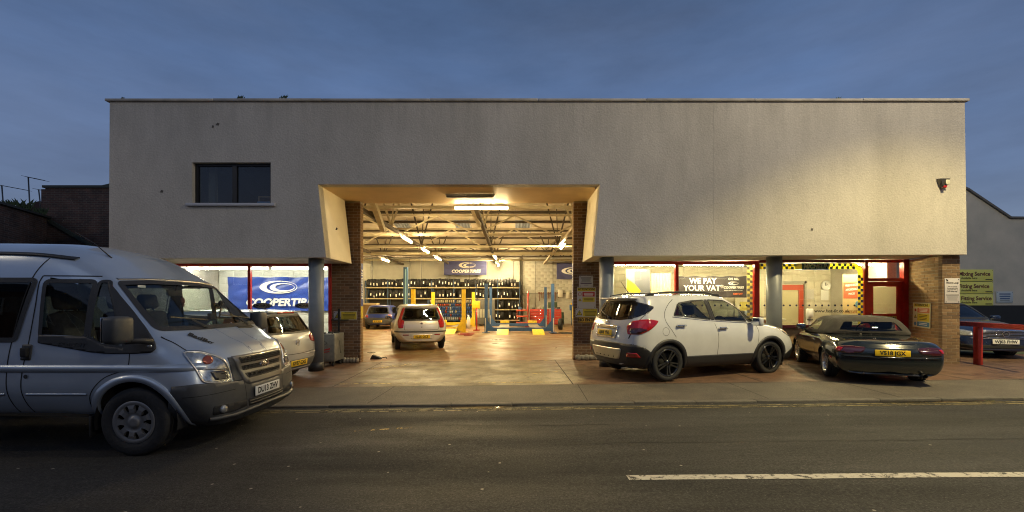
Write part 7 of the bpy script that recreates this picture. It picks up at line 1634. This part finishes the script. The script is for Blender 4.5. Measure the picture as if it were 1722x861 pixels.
for dx, dy, ang_, wh in ((.06, .1, .3, 'nearest the column'), (.18, .25, 1.2, 'in the middle'), (.1, .4, -.5, 'at the back left'), (.26, .15, 2, 'at the front right'), (.24, .45, .9, 'at the back right')):
    tag(MB().rbox(-.07, .07, -.018, .018, 0, .035, .01).build('hand_tool', MATS['car_dark'], None, (-4.74 + dx, 10.52 + dy, gz(-4.7, 10.6) + .80), (0, 0, ang_)), 'black hand tool on top of the grey tool cabinet, ' + wh, 'tool', 'tools on the grey cabinet')
t = thing('upright_stand', 'thin black stand with a cross bar behind the grey tool cabinet', 'stand', (-4.50, 11.13, 0)); b = MB(); b.box(-.02, .02, -.02, .02, 0, 1.36); b.box(-.2, .25, -.012, .012, 1.05, 1.08); b.box(-.15, .15, -.03, .03, -.04, .02); b.build('pole', MATS['car_dark'], t)
t = thing('wheel_chock', 'black wheel chock on the floor at the foot of the left brick pillar', 'wheel chock', (-3.90, 11.75, gz(-3.9, 11.7))); b = MB(); b.add([(0, 0, 0), (.30, 0, 0), (.24, 0, .06), (.06, 0, .12), (0, .14, 0), (.30, .14, 0), (.24, .14, .06), (.06, .14, .12)], [(0, 1, 2, 3), (7, 6, 5, 4), (0, 4, 5, 1), (1, 5, 6, 2), (2, 6, 7, 3), (3, 7, 4, 0)]); b.build('wedge', MATS['car_dark'], t); b = MB(); b.tube([(.28, .07, .03), (.42, .05, .06), (.46, .02, .03)], .012, 6); b.build('rope', MATS['car_dark'], t)
def rags(label, x, y, s):
    b = MB(); rn = random.Random(int(x * 50)); 
    for i in range(5): ellipsoid(b, (x + i * s * .22, y, gz(x, y) + .07), s * .17, .05, .07 + .02 * rn.random(), 10)
    tag(b.build('crumpled_wrap', mat('dusty_wrap', (.10, .09, .07), .5, c2=(.35, .32, .25), vscale=14, bump=.5, bscale=25)), label, 'bundle')
rags('crumpled dusty wrapping round the foot of the left brick pillar', -4.35, 11.12, .36); rags('crumpled dusty wrapping round the foot of the right brick pillar', 1.72, 11.12, .50)
# ================================================================ left: old brick walls and roofs
DB = mat('old_dark_brick', (.055, .032, .028), .9)
def oldbrick(nt, N, L, b):
    t = N.new('ShaderNodeTexCoord').outputs['Object']; sp = N.new('ShaderNodeSeparateXYZ'); L.new(t, sp.inputs[0]); ad = N.new('ShaderNodeMath'); L.new(sp.outputs[0], ad.inputs[0]); L.new(sp.outputs[1], ad.inputs[1]); cb = N.new('ShaderNodeCombineXYZ'); L.new(ad.outputs[0], cb.inputs[0]); L.new(sp.outputs[2], cb.inputs[1])
    br = N.new('ShaderNodeTexBrick'); L.new(cb.outputs[0], br.inputs[0]); br.inputs['Scale'].default_value = 1; br.inputs['Brick Width'].default_value = .225; br.inputs['Row Height'].default_value = .075; br.inputs['Mortar Size'].default_value = .008
    br.inputs['Color1'].default_value = (.10, .05, .038, 1); br.inputs['Color2'].default_value = (.055, .035, .032, 1); br.inputs['Mortar'].default_value = (.12, .105, .09, 1)
    c = mixc(N, L, 1, br.outputs[0], ramp(N, L, noise(N, L, t, 1.5, 5, .7), [(.3, .5), (.65, 1.3)]), 'MULTIPLY'); c = mixc(N, L, ramp(N, L, noise(N, L, t, 9, 3, .7), [(.62, 0), (.72, .8)]), c, (.22, .19, .17))
    L.new(c, b.inputs['Base Color']); b.inputs['Roughness'].default_value = .9; bumpn(N, L, b, br.outputs['Fac'], -.5, .02)
M_OB = node_mat('old_brickwork', oldbrick)
def prism(mb, pts, y0, y1): n = len(pts); return mb.add([(x, y0, z) for x, z in pts] + [(x, y1, z) for x, z in pts], [tuple(range(n)), tuple(reversed(range(n, 2 * n)))] + [(i, (i + 1) % n, (i + 1) % n + n, i + n) for i in range(n)])
t = thing('brick_outbuilding', 'dark brick building with a sloping lead line, between the garage and the left wall', 'building', (0, 0, 0)); Y1 = 18.0
def PX(u, v, Y): p = px(u, v, Y); return (p.x, p.z)
prism(MB(), [PX(76, 520, Y1), PX(186, 520, Y1), PX(186, 316, Y1), PX(76, 316, Y1)], Y1, Y1 + 5).build('wall', M_OB, t)
b = MB(); x0, z0 = PX(73, 316, Y1); x1, _ = PX(186, 316, Y1); b.box(x0, x1, Y1 - .06, Y1 + 5, z0, z0 + .10); b.build('coping', mat('dark_coping', (.05, .055, .05), .8), t)
b = MB(); p0, p1 = px(74, 366, Y1 - .05), px(172, 424, Y1 - .05); b.bar(p0, p1, .08, .14); b.build('lead_flashing', mat('mossy_lead', (.045, .055, .045), .8), t)
b = MB(); b.box(*([PX(70, 345, Y1)[0] - .02, PX(76, 345, Y1)[0]]), Y1, Y1 + .3, 4.9, 6.3); b.build('rough_edge', M_OB, t)
t = thing('distant_house', 'dark green sloping roof just visible above the brick building', 'house', (0, 0, 0)); Y2 = 27.0
prism(MB(), [PX(140, 318, Y2), PX(200, 318, Y2), PX(200, 302, Y2), PX(182, 309, Y2)], Y2, Y2 + 6).build('roof', mat('green_slate', (.05, .065, .05), .8), t); prism(MB(), [PX(140, 420, Y2), PX(200, 420, Y2), PX(200, 318.5, Y2), PX(140, 318.5, Y2)], Y2 + .2, Y2 + 5.8).build('wall', M_OB, t)
t = thing('boundary_wall', 'old overgrown dark brick wall running back at the left edge', 'wall', (0, 0, 0))
a_, c_ = px(-160, 296, 11.2), px(79, 366, 17.8); b = MB(); b.add([(a_.x, a_.y, -.2), (c_.x, c_.y, -.2), (c_.x, c_.y, c_.z), (a_.x, a_.y, a_.z), (a_.x - .35, a_.y + .1, -.2), (c_.x - .35, c_.y + .1, -.2), (c_.x - .35, c_.y + .1, c_.z), (a_.x - .35, a_.y + .1, a_.z)], [(0, 1, 2, 3), (7, 6, 5, 4), (3, 2, 6, 7), (1, 5, 6, 2), (0, 3, 7, 4)]); b.build('wall', M_OB, t)
b = MB(); b.bar(a_ + Vector((-.17, .05, .03)), c_ + Vector((-.17, .05, .03)), .45, .08); b.build('coping', MATS['dark_coping'], t)
def weeds(label, p, n, s, cat='weed', group=None, seed=0, m=None):
    rn = random.Random(seed); b = MB()
    for i in range(n):
        a, l = rn.uniform(0, 6.28), s * rn.uniform(.4, 1); tip = Vector((cos(a) * l * .6, sin(a) * l * .3, l)); q = Vector((rn.uniform(-s, s) * .8, 0, 0)); mid = q + tip * .5 + Vector((0, 0, .1 * l))
        w = Vector((.06 * s * 2, 0, 0)); b.add([q - w * .3, q + w * .3, mid + w, q + tip, mid - w], [(0, 1, 2, 3, 4)])
    return tag(b.build('weed_tuft', m or mat('weed_green', (.035, .06, .02), .8, var=.4, vscale=8), None, p, fix=False), label, cat, group)
for i, (u, v, lb) in enumerate(((20, 337, 'small weed sprig on the boundary wall, nearest the left edge'), (40, 343, 'tall leafy weed on the boundary wall under the tallest aerial'), (48, 346, 'low weed clump on the boundary wall beside the leafy one'), (70, 356, 'dark weed clump where the boundary wall meets the brick building'))):
    Y = 11.2 + (17.8 - 11.2) * (u + 160) / 239; f_ = (px(u, 0, 1).x); 
    # point on the wall line seen at this bearing
    k = (u - CX) / F; tt = (k * a_.y - a_.x) / ((c_.x - a_.x) - k * (c_.y - a_.y)); P_ = a_.lerp(c_, tt); weeds(lb, P_ + Vector((-.1, 0, .05)), 26, (.25, .45, .3, .35)[i], seed=i)
tag(MB().box(-17.5, -10.2, 14.0, 14.2, -.2, 1.72).build('low_wall', mat('pale_green_paint', (.74, .80, .66), .7, var=.06)), 'pale green painted low wall in the side lane, seen through the van door glass', 'wall')
# aerials
AM = mat('aerial_metal', (.08, .085, .09), .5, .6)
def aerial(label, u, v0, v1, Y, ln, ang_):
    p0, p1 = px(u + 2.5, v1, Y), px(u, v0, Y); t = thing('tv_aerial', label, 'aerial', (0, 0, 0)); b = MB(); b.tube([p0 + Vector((0, 0, -1.5)), p0, p1], .03, 6); b.build('mast', AM, t)
    d = Vector((ln, .3, -ln * ang_)); b = MB(); b.tube([p1 - d * .08, p1 + d], .018, 6); b.build('boom', AM, t)
    for k in range(9): q = p1 + d * (k / 9); e = MB(); e.tube([q + Vector((-.02, -.3, 0)), q + Vector((.02, .3, 0))], .008, 4); e.build('rod', AM, t)
aerial('tallest television aerial above the left boundary wall', 47.5, 298, 344, 22, .52, .16); aerial('short television aerial close to the brick building', 65, 319, 340, 24, .22, .1); aerial('television aerial cut by the left edge of the picture', 3, 312, 345, 22, 1.0, .17)
t = thing('distant_roof', 'dark low roof behind the boundary wall', 'house', (0, 0, 0)); prism(MB(), [PX(52, 360, 24), PX(76, 360, 24), PX(76, 340, 24), PX(66, 338, 24), PX(54, 341, 24)], 24, 29).build('roof', DB, t); prism(MB(), [PX(52, 440, 24), PX(76, 440, 24), PX(76, 360.5, 24), PX(52, 360.5, 24)], 24.1, 28.9).build('wall', M_OB, t)
for i, (u, s, lb) in enumerate(((404, .10, 'small green weed on the coping above the upstairs window'), (476, .11, 'green weed on the coping right of the upstairs window'), (206, .05, 'tiny dark weed on the left end of the coping'), (1410, .06, 'tiny weed on the right half of the coping'))):
    weeds(lb, Vector(((u - CX) / 75, FY - .0, 6.08)), 16, s, seed=20 + i)
# ================================================================ right: neighbouring gable, signs, barrier
t = thing('neighbour_building', 'grey rendered building with a sloping parapet and black plinth beyond the side yard', 'building', (0, 0, 0)); YN = 16.0
NR = mat('grey_render', (.36, .37, .35), .85, c2=(.50, .49, .45), vscale=1.1, det=7, bump=.3, bscale=30)
prism(MB(), [PX(1560, 585, YN), PX(1900, 590, YN), PX(1900, 369, YN), PX(1697, 367, YN), PX(1626, 320, YN), PX(1560, 290, YN)], YN, YN + 8).build('wall', NR, t)
b = MB(); pp = [px(1560, 288.5, YN), px(1626, 318.5, YN), px(1697, 366, YN), px(1900, 368, YN)]
for p, q in zip(pp, pp[1:]): b.bar(p + Vector((0, .1, 0)), q + Vector((0, .1, 0)), .35, .07)
b.build('parapet_coping', mat('grey_coping', (.12, .12, .12), .8), t)
x0, z0 = PX(1560, 553, YN); x1, z1 = PX(1900, 513.5, YN); b = MB(); b.box(x0, x1, YN - .05, YN - .004, z0, z1); b.build('black_plinth', mat('plinth_black', (.012, .013, .014), .6), t)
for i, (v0, v1, w1, lb) in enumerate(((453, 473, 'Paint Mixing Service', 'upper green-yellow Paint Mixing Service sign'), (474, 493.5, 'Bulb Fitting Service', 'middle green-yellow Bulb Fitting Service sign'), (494.5, 514, 'Wiper Fitting Service', 'lower green-yellow Wiper Fitting Service sign'))):
    xa, za = PX(1590, v1, YN - .1); xb, zb2 = PX(1673.5, v0, YN - .1); s_, w, h, y = sign('service_sign', lb, xa, xb, za, zb2, YN - .02, mat('sign_lime', (.74, .72, .14), .5, c2=(.62, .66, .20), vscale=2.5), .02)
    s_.name = 'service_sign'; text(w1, .205, mat('print_maroon', (.10, .02, .02), .5), s_, (w - .93, y, h * .62), bold=.006, sx=.98); text('Available here', .105, BLK, s_, (w - .90, y, h * .27), bold=.002); lines(s_, w - .17, .045, .26, 1, .02, .035, y, BLK)
xa, za = PX(1679, 509, YN - .1); xb, zb2 = PX(1707, 490, YN - .1); s_, w, h, y = sign('blue_notice', 'small pale blue notice right of the green-yellow signs', xa, xb, za, zb2, YN - .02, mat('sign_pale_blue', (.40, .48, .56), .5), .02); lines(s_, w / 2, h - .12, w * .7, 3, .085, .045, y, mat('print_blue', (.05, .10, .25), .5)); lines(s_, w / 2, .06, w * .6, 1, .05, .02, y)
t = thing('red_barrier', 'red square-section barrier rail and post beside the end pier', 'barrier', (0, 0, 0)); RB = mat('barrier_red', (.36, .025, .015), .45, var=.2, vscale=4)
A0, A1 = Vector((10.75, 10.6, 1.02)), Vector((10.05, 8.15, 1.02)); b = MB(); b.bar(A0, A1, .095, .10); b.build('rail', RB, t); q = A0.lerp(A1, .40); b = MB(); zg = gz(q.x, q.y); b.rbox(q.x - .055, q.x + .055, q.y - .055, q.y + .055, zg - .05, .97, .008, None); b.build('post', RB, t)
q = A0.lerp(A1, .97); b = MB(); b.rbox(q.x - .085, q.x + .085, q.y - .085, q.y + .085, -.05, .96, .01, None); b.build('post', RB, t) if False else None
sheet('moss_verge', [10.3, 11, 12, 14, 16], [11.28, 11.6, 12.4], mat('mossy_ground', (.04, .07, .02), .9, c2=(.12, .13, .07), vscale=4), .004)

t = thing('oil_drum', 'dark green oil drum standing by the block wall at the back right of the workshop', 'drum', (3.3, 29.6, 0)); b = MB(); b.lathe([(0, .88), (.27, .88), (.29, .86), (.29, .60), (.30, .59), (.29, .58), (.29, .31), (.30, .30), (.29, .29), (.29, .02), (0, 0)], 24, Matrix.Rotation(R(90), 4, 'X')); b.build('body', mat('drum_green', (.02, .06, .035), .4, var=.2), t); b = MB(); b.disc((.1, 0, .885), .03, 'z', 10); b.build('cap', BLK, t)
b = MB(); b.tube([(2.4 + .9 * sin(k * .5) + .04 * k, 20.6 + .25 * cos(k * .9) + k * .05, .02) for k in range(26)], .018, 6); tag(b.build('air_hose', mat('hose_black', (.02, .02, .02), .5)), 'thin black air hose snaking across the floor right of the blue lift', 'hose')
b = MB(); b.tube([(-2.2 + .35 * sin(k * .8), 19.6 + k * .09, .02) for k in range(20)], .018, 6); tag(b.build('air_hose', mat('hose_red', (.3, .03, .02), .5)), 'thin red air hose on the floor between the two lifts', 'hose')
t = thing('waste_bin', 'grey lidded waste bin at the foot of the tyre rack', 'bin', (-1.9, 28.9, 0)); b = MB(); b.rbox(-.3, .3, -.3, .3, .06, .95, .03); b.build('body', mat('bin_grey', (.07, .08, .08), .5), t); b = MB(); b.rbox(-.33, .33, -.33, .33, .96, 1.02, .02); b.build('lid', mat('bin_lid', (.04, .045, .05), .5), t)
# ================================================================ terrace across the street, behind the camera
def terrace():
    wm = mat('terrace_brick', (.13, .07, .05), .9, var=.2, vscale=2); rm = mat('slate_roof', (.05, .05, .055), .8, var=.2, vscale=3); fm_ = mat('white_window_frame', (.5, .5, .48), .5); gm = mat('dark_window_pane', (.02, .022, .028), .1)
    b = MB(); prism(b, [(0, -.3), (6.5, -.3), (6.5, 5.6), (0, 5.6)], -8, 0); wall = b.mesh('wall', wm)
    b = MB(); b.add([(0, 0, 5.6), (6.5, 0, 5.6), (6.5, -4, 8.0), (0, -4, 8.0), (0, -8, 5.6), (6.5, -8, 5.6)], [(0, 1, 2, 3), (3, 2, 5, 4), (0, 3, 4), (1, 5, 2)]); roof = b.mesh('roof', rm)
    def win(w, h): b = MB(); b.box(0, w, 0, .06, 0, .07); b.box(0, w, 0, .06, h - .07, h); b.box(0, .07, 0, .06, 0, h); b.box(w - .07, w, 0, .06, 0, h); b.box(0, w, 0, .07, h / 2 - .03, h / 2 + .03); g = MB(); g.box(.07, w - .07, .01, .03, .07, h - .07); return b.mesh('window', fm_), g.mesh('pane', gm)
    wf, wp = win(1.3, 1.5); b = MB(); b.box(0, .95, 0, .06, 0, 2.05); dm = b.mesh('door', mat('dark_green_door', (.02, .05, .03), .4)); b = MB(); b.box(0, .7, -.5, .5, 0, 1.6); ch = b.mesh('chimney', wm)
    places = ('leftmost', 'second', 'third', 'fourth', 'fifth', 'sixth', 'seventh', 'eighth', 'rightmost')
    for i in range(9):
        t = thing('terraced_house', 'brick terraced house across the street behind the camera, %s of nine' % places[i], 'house', (-29.5 + i * 6.55, -11.5, gz(-29.5 + i * 6.55, 0) - .05), group='terraced houses across the street')
        link('wall', wall, t); r = link('roof', roof, t); link('chimney', ch, r, (5.5, -4, 7.2))
        for x, z in ((.9, 3.3), (4.1, 3.3), (4.1, .9)): w_ = link('window', wf, t, (x, .0, z)); link('pane', wp, w_)
        link('door', dm, t, (1.2, 0, 0))
terrace()
sheet('far_pavement', [-60, -25] + fr(-24, 24, 4) + [25, 60], [-11.6, -3.4 - 5.7], M_PAVE, .01)
